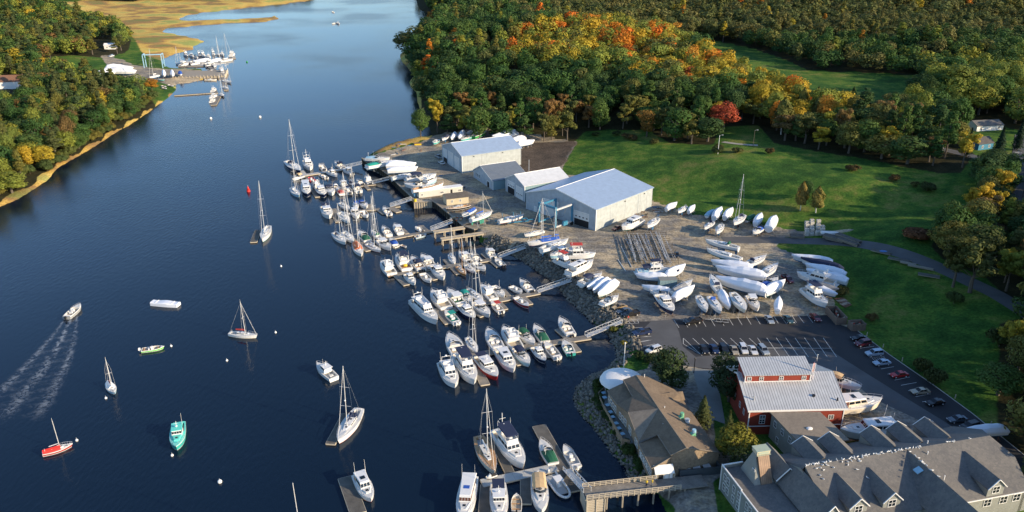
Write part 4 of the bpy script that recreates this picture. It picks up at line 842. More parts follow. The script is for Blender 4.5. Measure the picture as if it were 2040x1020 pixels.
# ------------------------------------------------------------ boats
def sect(s, B, free, draft, fine=1.0, tr=.82):
    """half breadth and sheer at station s (0 stern, 1 bow)"""
    if s < .45: w_ = B/2 * (tr + (1 - tr) * math.sin(s / .45 * math.pi / 2))
    else: u = (s - .45) / .55; w_ = B/2 * max(0.0, 1 - u ** (2.2 * fine)) ** .85
    return max(w_, .03), free * (.86 + .10 * s + .32 * max(0, s - .45) ** 1.5)
def hullmesh(L, B, free, draft, fine=1.0, tr=.82, keel=False, rake=.06):
    mb = MB(); rings = []; N = 13
    for i in range(N):
        s = i / (N - 1); w_, sh = sect(s, B, free, draft, fine, tr); x = -L/2 + s * L
        dr = draft * (1 - max(0, (s - .7) / .3) ** 2 * .95); 
        xr = lambda z: x - rake * L * s * s * (1 - max(0, (z + dr)) / (sh + dr)) ** 1.0
        zz = [sh, sh - .1 * free - .05, .16, .05, -.02, -dr * .75, -dr]; ww = [w_, w_ * 1.01, w_ * .93, w_ * .91, w_ * .88, w_ * .45, .01]
        R_ = [(xr(z), -a, z) for z, a in zip(zz, ww)]; R_ += [(xr(z), a, z) for z, a in list(zip(zz, ww))[-2::-1]]; rings.append(R_)
    # bands: 0 rub, 1 topside, 2 stripe, 3.. bottom
    mis = [1, 0, 2, 3, 3, 3, 3, 3, 3, 2, 0, 1, 0]
    mb.loft(rings, 0, False, False, mis); 
    r0 = rings[0]; n = len(r0); mb.add(r0, [tuple(range(n))[::-1]], 0)
    return mb
def deckmesh(L, B, free, draft, fine=1.0, tr=.82, ck=(.03, .36), ckw=.76, depth=.55):
    """deck with a sunken cockpit well; slot 0 deck, 1 cockpit sole"""
    mb = MB(); rings = []; st = sorted(set([0, ck[0], ck[0] + .004, ck[1], ck[1] + .004] + [i / 12 for i in range(13)]))
    st = [s for s in st if s <= 1]
    for s in st:
        w_, sh = sect(s, B, free, draft, fine, tr); x = -L/2 + s * L; wi = w_ * ckw; inside = ck[0] + .002 < s <= ck[1] + .001
        zf = sh - depth if inside else sh + .03 + .05 * w_; zi = sh + .02 if inside else sh + .03
        rings.append([(x, -w_ * .99, sh - .01), (x, -wi, zi), (x, -wi * .97, zf), (x, wi * .97, zf), (x, wi, zi), (x, w_ * .99, sh - .01)])
    mb.loft(rings, 0, False, False)
    k = 0
    for i in range(len(rings) - 1):
        for j in range(5):
            if j == 2 and ck[0] + .002 < st[i] and st[i+1] <= ck[1] + .001: mb.m[k] = 1
            k += 1
    return mb
def tbox(x0, x1, w0, w1, z0, z1, rf=0, rb=0, ri=.0, mb=None, mi=0):
    """cabin block: w0 width at back (x0), w1 width at front; rf/rb rake of front/back; ri inward lean of the top"""
    mb = mb or MB()
    mb.hexa([(x0,-w0/2,z0),(x1,-w1/2,z0),(x1,w1/2,z0),(x0,w0/2,z0),(x0+rb,-w0/2+ri,z1),(x1-rf,-w1/2+ri,z1),(x1-rf,w1/2-ri,z1),(x0+rb,w0/2-ri,z1)], mi); return mb
def cabwin(x0, x1, w0, w1, z0, z1, rf, rb, ri, f0=.35, f1=.8, nfront=3, sides=True, m=None):
    """dark panes set 2 cm proud of a tbox"""
    mb = MB()
    P = [Vector(v) for v in [(x0,-w0/2,z0),(x1,-w1/2,z0),(x1,w1/2,z0),(x0,w0/2,z0),(x0+rb,-w0/2+ri,z1),(x1-rf,-w1/2+ri,z1),(x1-rf,w1/2-ri,z1),(x0+rb,w0/2-ri,z1)]]
    def pane(a, b, c, d, n, g=.07):
        nn = (b - a).cross(d - a).normalized() * .02
        for k in range(n):
            u0 = (k + g) / n; u1 = (k + 1 - g) / n
            q = [a.lerp(b, u).lerp(d.lerp(c, u), v) for u, v in ((u0, f0), (u1, f0), (u1, f1), (u0, f1))]
            mb.hexa([t_ - nn * .3 for t_ in q] + [t_ + nn for t_ in q])
    pane(P[1], P[2], P[6], P[5], nfront)
    if sides: pane(P[0], P[1], P[5], P[4], 3); pane(P[2], P[3], P[7], P[6], 3)
    return mb
HC = {'w': 'gel_white', 'n': 'navy', 't': 'teal_hull', 'r': 'red_hull', 'c': 'gel_cream', 'g': 'green_hull', 'b': 'light_blue', 'k': 'black_paint', 'y': 'grey_hull', 'v': 'varnish', 'R': 'bright_red', 'l': 'lime'}
CC = {'n': 'canvas_navy', 'b': 'canvas_blue', 't': 'canvas_teal', 'g': 'canvas_green', 'r': 'canvas_red', 'k': 'canvas_tan', 'w': 'canvas_white', 'o': 'canvas_orange', 'y': 'canvas_grey', 'R': 'bright_red', 'l': 'light_blue'}
BC = {'b': 'bottom_blue', 'g': 'bottom_green', 'r': 'bottom_red', 'd': 'bottom_dark'}
def rails(t, L, B, free, s0=.55, s1=.99, h=.6):
    mb = MB()
    for sd in (-1, 1):
        pts = []
        for i in range(6):
            s = s0 + (s1 - s0) * i / 5; w_, sh = sect(s, B, free, .5); pts.append((-L/2 + s * L, sd * w_ * .93, sh + h * (.9 if i == 0 else 1)))
            mb.tube((pts[-1][0], pts[-1][1], sh), pts[-1], .025, n=3)
        mb.path(pts, .03, 3)
    mb.build('bow_rail', 'steel', t)
def outboards(t, L, B, n, c='black_paint'):
    for k in range(n):
        mb = MB(); y = (k - (n-1)/2) * .75; x = -L/2 - .1
        mb.hexa([(x-.75,y-.22,.55),(x-.1,y-.22,.55),(x-.1,y+.22,.55),(x-.75,y+.22,.55),(x-.65,y-.17,1.25),(x-.15,y-.17,1.3),(x-.15,y+.17,1.3),(x-.65,y+.17,1.25)]); mb.box(x-.5, x-.2, y-.09, y+.09, -.5, .55)
        mb.build('outboard_motor', c, t)
def antenna(t, x, y, z, h, r=.035): mb = MB(); mb.tube((x,y,z), (x-.25,y,z+h), r, r*.6, 4); mb.build('antenna', 'trim_white', t)
def make_boat(kind, L, o):
    """o: options dict. Returns root; origin at the waterline amidships, bow toward +x"""
    h = HC[o.get('h', 'w')]; cv = CC.get(o.get('c', ''), None); bt = BC[o.get('u', 'd' if 'land' not in o else 'b')]
    names = {'sail': 'sailboat', 'ketch': 'sailboat', 'exp': 'motor_cruiser', 'de': 'pilothouse_boat', 'fly': 'flybridge_cruiser', 'yacht': 'motor_yacht', 'cc': 'open_motorboat', 'skiff': 'skiff', 'rib': 'inflatable_boat', 'wrap': 'wrapped_boat', 'tarp': 'tarped_boat', 'hull': 'sailboat_hull', 'bow': 'runabout', 'float': 'covered_hull', 'jet': 'jet_ski', 'row': 'rowing_skiff', 'lobster': 'lobster_boat'}
    cats = {'sail': 'sailboat', 'ketch': 'sailboat', 'hull': 'sailboat', 'skiff': 'skiff', 'row': 'skiff', 'jet': 'jet ski', 'rib': 'dinghy', 'lobster': 'lobster boat'}
    t = thing(names[kind], None, cats.get(kind, 'boat'))
    sailing = kind in ('sail', 'ketch', 'hull')
    bf = {'sail': .29, 'ketch': .29, 'hull': .29, 'exp': .34, 'de': .34, 'lobster': .34, 'fly': .36, 'yacht': .29, 'cc': .34, 'skiff': .34, 'row': .33, 'rib': .4, 'wrap': .34, 'tarp': .34, 'bow': .36, 'float': .32, 'jet': .38}[kind]
    B = L * bf * o.get('bs', 1) + (.5 if L < 8 and kind not in ('jet',) else 0)
    if L > 14: B *= .88
    if kind in ('wrap', 'tarp'): B *= .80
    free = {'sail': .085, 'ketch': .09, 'hull': .085, 'skiff': .08, 'row': .09, 'cc': .105, 'rib': .07, 'bow': .1, 'jet': .2}.get(kind, .115) * L + (.22 if not kind == 'jet' else .1)
    free = min(free, 2.0); draft = .05 * L + .1; fine = .8 if sailing else 1.12; tr = .62 if sailing else .86
    if 'sw' in o: fine, tr = .8, .62
    if kind in ('rib',):
        mb = MB(); pts = []
        for i in range(9): a = math.pi * (i / 8 - .5); pts.append((L*.18 + L * .30 * math.cos(a), B*.40 * math.sin(a) * 1.0, .42 + .12 * math.cos(a)))
        pts = [(-L*.48, -B*.40, .4)] + pts + [(-L*.48, B*.40, .4)]; mb.path(pts, .26, 8); mb.build('tube', h, t, True)
        mb = MB(); mb.box(-L*.45, L*.3, -B*.36, B*.36, .1, .22); mb.build('floor', 'sole_grey', t)
        if L > 5 or 'con' in o:
            mb = MB(); tbox(-.3, .5, .8, .7, .2, 1.15, .2, 0, .05, mb); mb.build('console', 'gel_white', t)
        if 'tt' in o:
            mb = MB(); mb.box(-1.1, .9, -.9, .9, 2.15, 2.25); mb.build('hardtop', 'gel_white', t); mb = MB()
            for x in (-.6, .5):
                for y in (-.6, .6): mb.tube((x, y*.8, .2), (x, y, 2.15), .04, n=4)
            mb.build('frame', 'steel', t)
        outboards(t, L*.96, B, 1, 'gel_white'); return t, B, free, draft
    if kind == 'jet':
        hullmesh(L, B, free, .2, 1, .8).build('hull', [h, h, 'black_paint', 'bottom_dark'], t); mb = MB(); tbox(-L*.4, L*.1, .5, .5, .4, .85, .1, .1, .08, mb); mb.build('seat', 'rubber_black', t); mb = MB(); tbox(L*.05, L*.35, .7, .4, .4, .95, .4, 0, .08, mb); mb.tube((L*.1,-.4,1.05), (L*.1,.4,1.05), .03); mb.build('cowl', CC.get(o.get('c'), 'gel_white'), t); return t, B, free, draft
    if kind == 'float':
        mb = MB(); rings = []
        for i in range(9):
            s = i/8; x = -L/2 + s*L; w_ = B/2 * (.86 + .14*math.sin(s*2.6)) * (1 - .25*max(0, s-.6)); hh = 1.25 - .12*math.sin(s*9)
            rings.append([(x,-w_,.05),(x,-w_*.98,hh*.8),(x,-w_*.7,hh),(x,w_*.7,hh),(x,w_*.98,hh*.8),(x,w_,.05)])
        mb.loft(rings, 0, False, True); mb.build('cover', 'wrap', t); mb = MB()
        for x in (-L*.3, 0, L*.3): mb.box(x-.06, x+.06, -B*.36, B*.36, 1.2, 1.3)
        mb.build('batten', 'canvas_white', t); mb = MB(); mb.box(-L*.48, L*.46, -B*.42, B*.42, -.2, .12); mb.build('hull', 'gel_cream', t); return t, B, free, draft
    stripe = {'w': 'bottom_blue', 'n': 'gel_white', 'k': 'gel_white'}.get(o.get('h', 'w'), 'gel_white'); stripe = HC.get(o.get('s'), stripe if not sailing else stripe)
    hullmesh(L, B, free, draft, fine, tr).build('hull', [h, 'gel_white' if o.get('h') != 'v' else 'varnish', stripe, bt], t, False)
    def W_(s): return sect(s, B, free, draft, fine, tr)[0]
    def SH(s): return sect(s, B, free, draft, fine, tr)[1]
    X = lambda s: -L/2 + s*L
    dk = o.get('d', 'w'); dkm = {'w': 'deck_white', 't': 'teak', 'c': 'gel_cream', 'g': 'teal_deck', 'y': 'sole_grey', 'b': 'light_blue'}[dk]
    if kind in ('wrap', 'tarp'):
        mb = MB(); rings = []; rh = o.get('rh', .11) * L * .85 + .2; N = 13; st = [-.01, .03, .1, .2, .32, .45, .58, .7, .8, .88, .94, .98, 1.005]
        for s in st:
            ss = min(max(s, 0), 1); w_ = W_(ss) + .05; sh = SH(ss)
            e = min(1, max(.12, (s + .04) / .16)) * (1 - .88 * max(0, (s - .4) / .6) ** 1.1)
            wob = 1 + .06 * math.sin(s * 23 + L)
            rz_ = sh + rh * e * wob; dn = -.45 if o.get('low') is None else -free*.8
            rings.append([(X(s), -w_, sh + dn), (X(s), -w_ * 1.0, sh), (X(s), -w_ * .62, sh + (rz_ - sh) * .72), (X(s), -.08, rz_), (X(s), .08, rz_), (X(s), w_ * .62, sh + (rz_ - sh) * .72), (X(s), w_, sh), (X(s), w_, sh + dn)])
        mb.loft(rings, 0, False, True); mb.build('cover', (cv or 'wrap') if kind == 'tarp' else 'wrap', t)
        if 'win' in o: 
            mb = MB(); mb.box(-L*.12, -L*.02, -W_(.4)-.09, -W_(.4)+.2, SH(.4)+.1, SH(.4)+.75); mb.build('vent_flap', 'canvas_navy', t)
    else:
        ck = {'sail': (.05, .30), 'ketch': (.08, .28), 'hull': (.05, .30), 'exp': (.03, .42), 'de': (.03, .36), 'lobster': (.03, .42), 'fly': (.03, .30), 'yacht': (.03, .18), 'cc': (.04, .70), 'skiff': (.03, .84), 'row': (.03, .88), 'bow': (.05, .55)}[kind]
        ckw = .55 if sailing else (.9 if kind in ('cc', 'skiff', 'row') else .8)
        sole = {'t': 'teak', 'g': 'canvas_teal', 'n': 'canvas_navy', 'b': 'teak', 'y': 'sole_grey', 'k': 'sole_tan', 'd': 'canvas_green'}.get(o.get('f', 'k' if not sailing else 'y'), 'sole_tan')
        deckmesh(L, B, free, draft, fine, tr, ck, ckw, .55 if L > 7 else .4).build('deck', [dkm, sole], t)
    if sailing:
        z0 = SH(.5); cw = B * .52
        mb = MB(); tbox(X(.30), X(.56), cw, cw*.85, z0, z0 + .5, .1, .05, .12, mb); tbox(X(.56), X(.72), cw*.8, cw*.45, z0, z0 + .34, .35, 0, .1, mb); mb.build('cabin_trunk', 'gel_white' if dk != 't' else 'deck_white', t)
        mb = cabwin(X(.30), X(.56), cw, cw*.85, z0, z0+.5, .1, .05, .12, .35, .8, 2); mb.build('cabin_window', 'glass', t)
        mb = MB()
        for s_, w_ in ((.40, .5), (.62, .5), (.80, .45)): mb.box(X(s_)-.28, X(s_)+.28, -w_/2, w_/2, z0 + (.5 if s_ < .5 else .34 if s_ < .7 else .05) - .01, z0 + (.53 if s_ < .5 else .37 if s_ < .7 else .15))
        mb.build('hatch', 'glass', t)
        mb = MB(); mb.tube((X(.1), 0, SH(.1) - .4), (X(.1), 0, SH(.1) + .6), .05); 
        for i in range(8): a = math.pi*i/4; mb.tube((X(.1), .4*math.cos(a), SH(.1)+.55+.4*math.sin(a)), (X(.1), .4*math.cos(a+.785), SH(.1)+.55+.4*math.sin(a+.785)), .03, n=3)
        mb.build('wheel', 'steel', t)
        if cv:
            mb = MB(); tbox(X(.27), X(.35), B*.5, B*.42, z0+.35, z0+1.25, .5, .1, .12, mb); mb.build('dodger', cv, t)
            if 'bim' in o: mb = MB(); mb.box(X(.06), X(.22), -B*.32, B*.32, z0+1.75, z0+1.85); mb.build('bimini', cv, t); mb = MB(); [mb.tube((x, y, z0), (x, y, z0+1.75), .03, n=3) for x in (X(.08), X(.2)) for y in (-B*.3, B*.3)]; mb.build('frame', 'steel', t)
        rails(t, L, B, free, .62, .99, .55)
        if kind != 'hull':
            mh = o.get('m', L * 1.25); r_ = .075 + L * .003
            def mast(x, mh, boomL):
                mb = MB(); mb.tube((x,0,z0), (x-.02*mh,0,z0+mh), r_, r_*.75, 7); mm = mb.build('mast', 'mast_alu' if o.get('h') != 'v' else 'teak', t)
                mb = MB()
                for f_ in ((.35,.66) if mh > 14 else (.52,)): mb.tube((x-.02*mh*f_, -B*.30, z0+mh*f_), (x-.02*mh*f_, B*.30, z0+mh*f_), .05, n=4)
                mb.build('spreader', 'mast_alu', mm)
                mb = MB(); mb.ellipsoid((x-.01*mh+.25, 0, z0+mh*.45), (.25,.25,.14), 6, 4) if mh > 12 else mb.tube((x-.02*mh,0,z0+mh), (x-.02*mh,0,z0+mh+.7), .025)
                mb.build('masthead_gear', 'trim_white', mm)
                mb = MB(); mb.tube((x-.2,0,z0+1.25), (x-boomL,0,z0+1.15), .09); bo = mb.build('boom', 'mast_alu', t)
                if boomL > 1.5 and o.get('sc') != '-':
                    mb = MB(); n = 6; rings = []
                    for i in range(n+1):
                        f_ = i/n; xx = x-.15-(boomL-.2)*f_; hh = .48*(1-.5*f_); rings.append([(xx,-.12,z0+1.16),(xx,-.15,z0+1.3),(xx,-.04,z0+1.25+hh),(xx,.04,z0+1.25+hh),(xx,.15,z0+1.3),(xx,.12,z0+1.16)])
                    mb.loft(rings, 0, True, True); mb.build('sail_cover', CC.get(o.get('sc', 'w'), 'canvas_white'), bo)
                mb = MB(); top = (x-.02*mh, 0, z0+mh*.97)
                if 'nr' in o: return top
                for y in (-B*.44, B*.44): mb.tube((x-.3,y,z0), (x-.02*mh*.66, .66*y, z0+mh*.66), .022, n=3); mb.tube((x-.02*mh*.66, .66*y, z0+mh*.66), top, .022, n=3)
                mb.tube((X(.01),0,SH(0)), top, .022, n=3); mb.build('rigging', 'galv', mm)
                return top
            xm = X(.58); top = mast(xm, mh, L*.33)
            mb = MB(); mb.tube((X(.975),0,SH(1)+.1), top if 'nr' not in o else (X(.5),0,SH(.5)+.8), .05 if L > 9 else .035, .04, 4); mb.build('forestay_sail', 'canvas_white', t)
            if kind == 'ketch': mast(X(.16), mh*.7, L*.14)
        if 'cov' in o:
            mb = MB(); rings = []
            for i in range(8):
                s = .02 + .58*i/7; w_ = W_(s)*.86; zz = SH(s) + .05; rings.append([(X(s),-w_,zz),(X(s),-w_*.5,zz+.45),(X(s),0,zz+.7),(X(s),w_*.5,zz+.45),(X(s),w_,zz)])
            mb.loft(rings, 0, False, True); mb.build('boat_cover', CC[o['cov']], t)
    elif kind in ('exp', 'bow'):
        z0 = SH(.5); w0 = B*.84
        mb = MB(); tbox(X(.44), X(.80), w0*.86, w0*.40, z0, z0+.42, L*.10, 0, .15, mb)
        if kind == 'exp': mb.build('foredeck_cabin', dkm, t); mb = MB(); 
        if kind == 'exp': mb.box(X(.62)-.3, X(.62)+.3, -.25, .25, z0+.41, z0+.46); mb.box(X(.8)-.25, X(.8)+.25, -.22, .22, z0+.06, z0+.14); mb.build('hatch', 'glass', t)
        zc = z0 + (.4 if kind == 'exp' else .05)
        xw = .52 if kind == 'exp' else .56
        mb = MB(); q = [(X(xw-.10),-w0*.46),(X(xw),-w0*.36),(X(xw+.04),0),(X(xw),w0*.36),(X(xw-.10),w0*.46)]
        for (xa, ya), (xb, yb) in zip(q[:-1], q[1:]): mb.add([(xa,ya,zc-.3),(xb,yb,zc-.1),(xb-.35,yb*.88,zc+.55),(xa-.25,ya*.92,zc+.5)], [(0,1,2,3)]); mb.add([(xa-.03,ya,zc-.3),(xb-.03,yb,zc-.1),(xb-.38,yb*.88,zc+.55),(xa-.28,ya*.92,zc+.5)], [(3,2,1,0)])
        wsd = mb.build('windshield', 'glass', t); mb = MB(); mb.path([(x-.35,y*.88,zc+.56) for x, y in q], .04, 4); mb.path([(x,y,zc-.2) for x, y in q], .03, 4); mb.build('frame', 'trim_white', wsd)
        mb = MB(); mb.box(X(.10), X(.16), -w0*.38, w0*.38, z0-.5, z0-.1); mb.box(X(.32), X(.37), -w0*.34, -w0*.08, z0-.5, z0+.15); mb.box(X(.32), X(.37), w0*.08, w0*.34, z0-.5, z0+.15); mb.build('seat', 'canvas_white', t)
        if 'ht' in o:
            mb = MB(); tbox(X(.22), X(.54), w0*.9, w0*.78, zc+1.1, zc+1.24, .2, 0, .05, mb); mb.build('hardtop', 'gel_white', t); mb = MB(); [mb.tube((X(a_), y, z0), (X(a_)+.1, y*.95, zc+1.1), .06, n=4) for a_ in (.24, .42) for y in (-w0*.42, w0*.42)]; mb.build('frame', 'gel_white', t)
        if cv and 'cov' not in o:
            mb = MB(); rings = []
            for i in range(6):
                s = (.16 if 'ft' not in o else .04) + ((.34 if 'ft' not in o else .46))*i/5; ar = .28*math.sin(math.pi*i/5); rings.append([(X(s),-w0*.47,zc+.75),(X(s),-w0*.30,zc+1.1+ar),(X(s),0,zc+1.2+ar),(X(s),w0*.30,zc+1.1+ar),(X(s),w0*.47,zc+.75)])
            mb.loft(rings, 0, False, False); 
            mb.loft([[(a, b, c-.05) for a, b, c in r_] for r_ in rings][::-1], 0, False, False); mb.build('bimini', cv, t); mb = MB(); [mb.tube((X(a_), y, z0-.2), (X(a_), y, zc+.75), .03, n=3) for a_ in (.18, .46) for y in (-w0*.46, w0*.46)]; mb.build('frame', 'steel', t)
        if 'cov' in o:
            mb = MB(); rings = []
            for i in range(7):
                s = .02 + .5*i/6; w_ = W_(s)*.93; zz = SH(s)+.04; hh = .75*math.sin(math.pi*(i+1.2)/8); rings.append([(X(s),-w_,zz),(X(s),-w_*.55,zz+hh*.8),(X(s),0,zz+hh),(X(s),w_*.55,zz+hh*.8),(X(s),w_,zz)])
            mb.loft(rings, 0, False, True); mb.build('cockpit_cover', CC[o['cov']], t)
        if L > 6.5: rails(t, L, B, free, .5)
        if o.get('o'): outboards(t, L, B, int(o['o']), o.get('oc') and 'gel_white' or 'black_paint')
        else: mb = MB(); mb.box(X(0)-.75, X(0)-.02, -W_(0)*.85, W_(0)*.85, .28, .4); mb.build('swim_platform', 'deck_white', t)
        if L > 8: antenna(t, X(.3), w0*.4, z0+.3, 2.6)
    elif kind in ('de', 'lobster'):
        z0 = SH(.5); w0 = B*.80; zt = z0 + 1.55
        mb = MB(); tbox(X(.58), X(.82), w0*.80, w0*.42, z0, z0+.55, .5, 0, .12, mb); mb.build('trunk_cabin', dkm, t)
        a_ = (X(.34), X(.60), w0*.86, w0*.80, z0-.1, zt, .35, 0, .12)
        tbox(*a_).build('wheelhouse', 'gel_white', t); cabwin(*a_, .52, .86, 4 if L > 9 else 3).build('window', 'glass' if 'wb' not in o else 'glass_brown', t)
        mb = MB(); tbox(X(.34 if kind == 'de' else .26), X(.60)-.2, w0*.92, w0*.82, zt, zt+.10, .05, 0, .05, mb); rf = mb.build('roof', dkm if dk == 'g' else 'gel_white', t)
        mb = MB(); mb.box(X(.7)-.28, X(.7)+.28, -.25, .25, z0+.53, z0+.59); mb.build('hatch', 'glass', t)
        mb = MB(); mb.tube((X(.45),0,zt), (X(.43),0,zt+1.6), .05); mb.tube((X(.44),-.5,zt+1.1), (X(.44),.5,zt+1.1), .03, n=4); mb.ellipsoid((X(.46),0,zt+.5), (.3,.3,.14)); mb.build('radar_mast', 'trim_white', rf)
        if cv: mb = MB(); mb.box(X(.06), X(.34), -w0*.42, w0*.42, zt+.0, zt+.08); mb.build('awning', cv, t); mb = MB(); [mb.tube((X(.08), y, z0-.2), (X(.08), y, zt), .03, n=3) for y in (-w0*.4, w0*.4)]; mb.build('frame', 'steel', t)
        rails(t, L, B, free, .62); antenna(t, X(.36), w0*.42, zt, 3.0)
        mb = MB(); mb.box(X(.12), X(.2), -w0*.2, w0*.2, z0-.55, z0-.05); mb.build('engine_box', 'deck_white', t)
        if o.get('o'): outboards(t, L, B, int(o['o']))
    elif kind in ('fly', 'yacht'):
        z0 = SH(.5); w0 = B*.84; zt = z0 + 1.6; xa, xb = (.27, .66) if kind == 'fly' else (.2, .66)
        mb = MB(); tbox(X(.62), X(.84), w0*.78, w0*.40, z0, z0+.5, .7, 0, .15, mb); mb.build('trunk_cabin', dkm, t)
        mb = MB(); mb.box(X(.72)-.3, X(.72)+.3, -.3, .3, z0+.48, z0+.55); mb.box(X(.86)-.25, X(.86)+.25, -.2, .2, z0+.1, z0+.2); mb.build('hatch', 'glass', t)
        a_ = (X(xa), X(xb), w0*.88, w0*.78, z0-.05, zt, .9 if kind == 'fly' else .6, .1, .16)
        tbox(*a_).build('deckhouse', 'gel_white' if o.get('h') != 'c' else 'gel_cream', t); cabwin(*a_, .45, .85, 4 if kind == 'yacht' else 3).build('window', 'glass' if 'wb' not in o else 'glass_brown', t)
        if 'nofly' in o:
            mb = MB(); tbox(X(xa-.12), X(xb)-.7, w0*.92, w0*.72, zt, zt+.16, .2, 0, .1, mb); rf = mb.build('roof', 'gel_white', t); mb = MB(); mb.box(X(.42)-.5, X(.42)+.5, -w0*.18, w0*.18, zt+.16, zt+.22); mb.build('sunroof', 'canvas_blue' if 'sr' in o else 'glass', rf)
        else:
            mb = MB(); tbox(X(xa-.10), X(xb)-.8, w0*.88, w0*.74, zt, zt+.14, .1, 0, .02, mb)
            f0, f1 = X(xa), X(xb)-1.1; 
            for y in (-1, 1): mb.hexa([(f0,y*w0*.40-.05,zt+.1),(f1,y*w0*.33-.05,zt+.1),(f1,y*w0*.33+.05,zt+.1),(f0,y*w0*.40+.05,zt+.1),(f0,y*w0*.42-.05,zt+.75),(f1-.3,y*w0*.33-.05,zt+.8),(f1-.3,y*w0*.33+.05,zt+.8),(f0,y*w0*.42+.05,zt+.75)])
            tbox(f1-.35, f1+.1, w0*.70, w0*.55, zt+.1, zt+.85, .3, 0, .05, mb); fb = mb.build('flybridge', 'gel_white', t)
            mb = MB(); mb.box(f0+.3, f0+.8, -w0*.25, w0*.25, zt+.14, zt+.7); mb.box(f1-1.3, f1-.9, -.35, .35, zt+.14, zt+1.0); mb.build('seat', 'canvas_white', fb)
            if cv: mb = MB(); tbox(X(xa-.08), X(xb)-1.0, w0*.86, w0*.74, zt+2.0, zt+2.12, .3, .1, .2, mb); mb.build('bimini', cv, t); mb = MB(); [mb.tube((x, y, zt), (x, y, zt+2.0), .04, n=4) for x in (f0+.1, f1-.5) for y in (-w0*.38, w0*.38)]; mb.build('frame', 'steel', t)
            mb = MB(); mb.tube((f0,-w0*.36,zt), (f0-.3,-w0*.3,zt+1.7), .06); mb.tube((f0,w0*.36,zt), (f0-.3,w0*.3,zt+1.7), .06); mb.tube((f0-.3,-w0*.3,zt+1.7), (f0-.3,w0*.3,zt+1.7), .06); mb.ellipsoid((f0-.3,0,zt+1.95), (.35,.35,.2)); mb.build('radar_arch', 'trim_white', t)
        rails(t, L, B, free, .45, .99, .7); antenna(t, X(xa), w0*.4, zt, 3.4); antenna(t, X(xa), -w0*.4, zt, 3.4)
        mb = MB(); mb.box(X(0)-.8, X(0)-.02, -W_(0)*.9, W_(0)*.9, .28, .42); mb.build('swim_platform', 'teak' if 'tp' in o else 'deck_white', t)
        if 'mast' in o: mb = MB(); mb.tube((X(.2),0,z0), (X(.18),0,z0+6), .08); mb.tube((X(.19),-.8,z0+4.6), (X(.19),.8,z0+4.6), .04); mb.tube((X(.19),0,z0+1.6), (X(.02),0,z0+2.4), .06); mb.build('signal_mast', 'trim_white', t)
    elif kind in ('cc', 'skiff'):
        z0 = SH(.4)
        mb = MB(); tbox(X(.42), X(.52), B*.32, B*.26, z0-.4, z0+.55, .12, 0, .03, mb); mb.box(X(.30), X(.35), -B*.18, B*.18, z0-.4, z0+.2)
        mb.build('console', 'gel_white', t)
        if 'tt' in o or (cv and kind == 'cc'):
            mb = MB(); mb.box(X(.30), X(.56), -B*.32, B*.32, z0+1.6, z0+1.68); mb.build('t_top', cv or 'gel_white', t); mb = MB(); [mb.tube((X(a_), y*.7, z0-.3), (X(a_), y, z0+1.6), .035, n=4) for a_ in (.36, .52) for y in (-B*.26, B*.26)]; mb.build('frame', 'steel', t)
        mb = MB(); mb.box(X(.72)-.1, X(.72)+.2, -B*.26, B*.26, z0-.35, z0+.02); mb.box(X(.08), X(.12), -B*.36, B*.36, z0-.4, z0); mb.build('seat', 'canvas_white' if kind == 'cc' else 'teak', t)
        outboards(t, L, B, int(o.get('o', 1)), 'gel_white' if o.get('oc') else 'black_paint')
        if L > 6 and kind == 'cc': rails(t, L, B, free, .6, .98, .35)
    elif kind == 'row':
        mb = MB(); z0 = SH(.4); [mb.box(X(s)-.12, X(s)+.12, -W_(s)*.92, W_(s)*.92, z0-.18, z0-.12) for s in (.15, .45, .7)]; mb.build('thwart', 'teak' if 'g' not in o else 'sole_grey', t)
        if o.get('o'): outboards(t, L, B, 1)
    if 'yg' in o: mb = MB(); mb.ellipsoid((X(.2),0,SH(.2)), (.7,.8,.5)); mb.build('yellow_gear', 'yellow', t)
    if 'land' in o and sailing and 'low' not in o:
        kd = L * .12 + .2; mb = MB(); x0, x1 = X(.38), X(.58); mb.hexa([(x0+.5,-.16,-draft-kd),(x1-.1,-.16,-draft-kd),(x1-.1,.16,-draft-kd),(x0+.5,.16,-draft-kd),(x0,-.1,-draft+.15),(x1+.3,-.1,-draft+.15),(x1+.3,.1,-draft+.15),(x0,.1,-draft+.15)]); mb.build('keel', bt, t)
        mb = MB(); mb.hexa([(X(.04),-.05,-draft-kd*.6),(X(.09),-.05,-draft-kd*.6),(X(.09),.05,-draft-kd*.6),(X(.04),.05,-draft-kd*.6),(X(.03),-.04,0),(X(.11),-.04,0),(X(.11),.04,0),(X(.03),.04,0)]); mb.build('rudder', bt, t)
        draft += kd
    return t, B, free, draft
def stands(label, L, B, bottom, hullz):
    """jack stands under a laid-up boat, origin on the ground"""
    t = thing('jack_stand', label, 'boat stand')
    for x in (-L*.3, L*.02, L*.26):
        for sd in (-1, 1):
            mb = MB(); y = sd * B * (.36 if x < L*.2 else .24); top = Vector((x, y*.85, hullz - .05))
            for a in (0, 2.1, 4.2): mb.tube((x + .45*math.cos(a), y*1.25 + .45*math.sin(a), 0), top - Vector((0, 0, .35)), .035, n=3)
            mb.tube(top - Vector((0, 0, .5)), top, .04, n=4); mb.box(top.x-.15, top.x+.15, top.y-.15, top.y+.15, top.z-.04, top.z+.02)
            mb.build('stand', 'rust' if sd > 0 else 'galv', t)
    mb = MB()
    for x in (-L*.15, L*.12): mb.box(x-.15, x+.15, -.6, .6, 0, bottom)
    mb.build('block', 'timber', t); return t
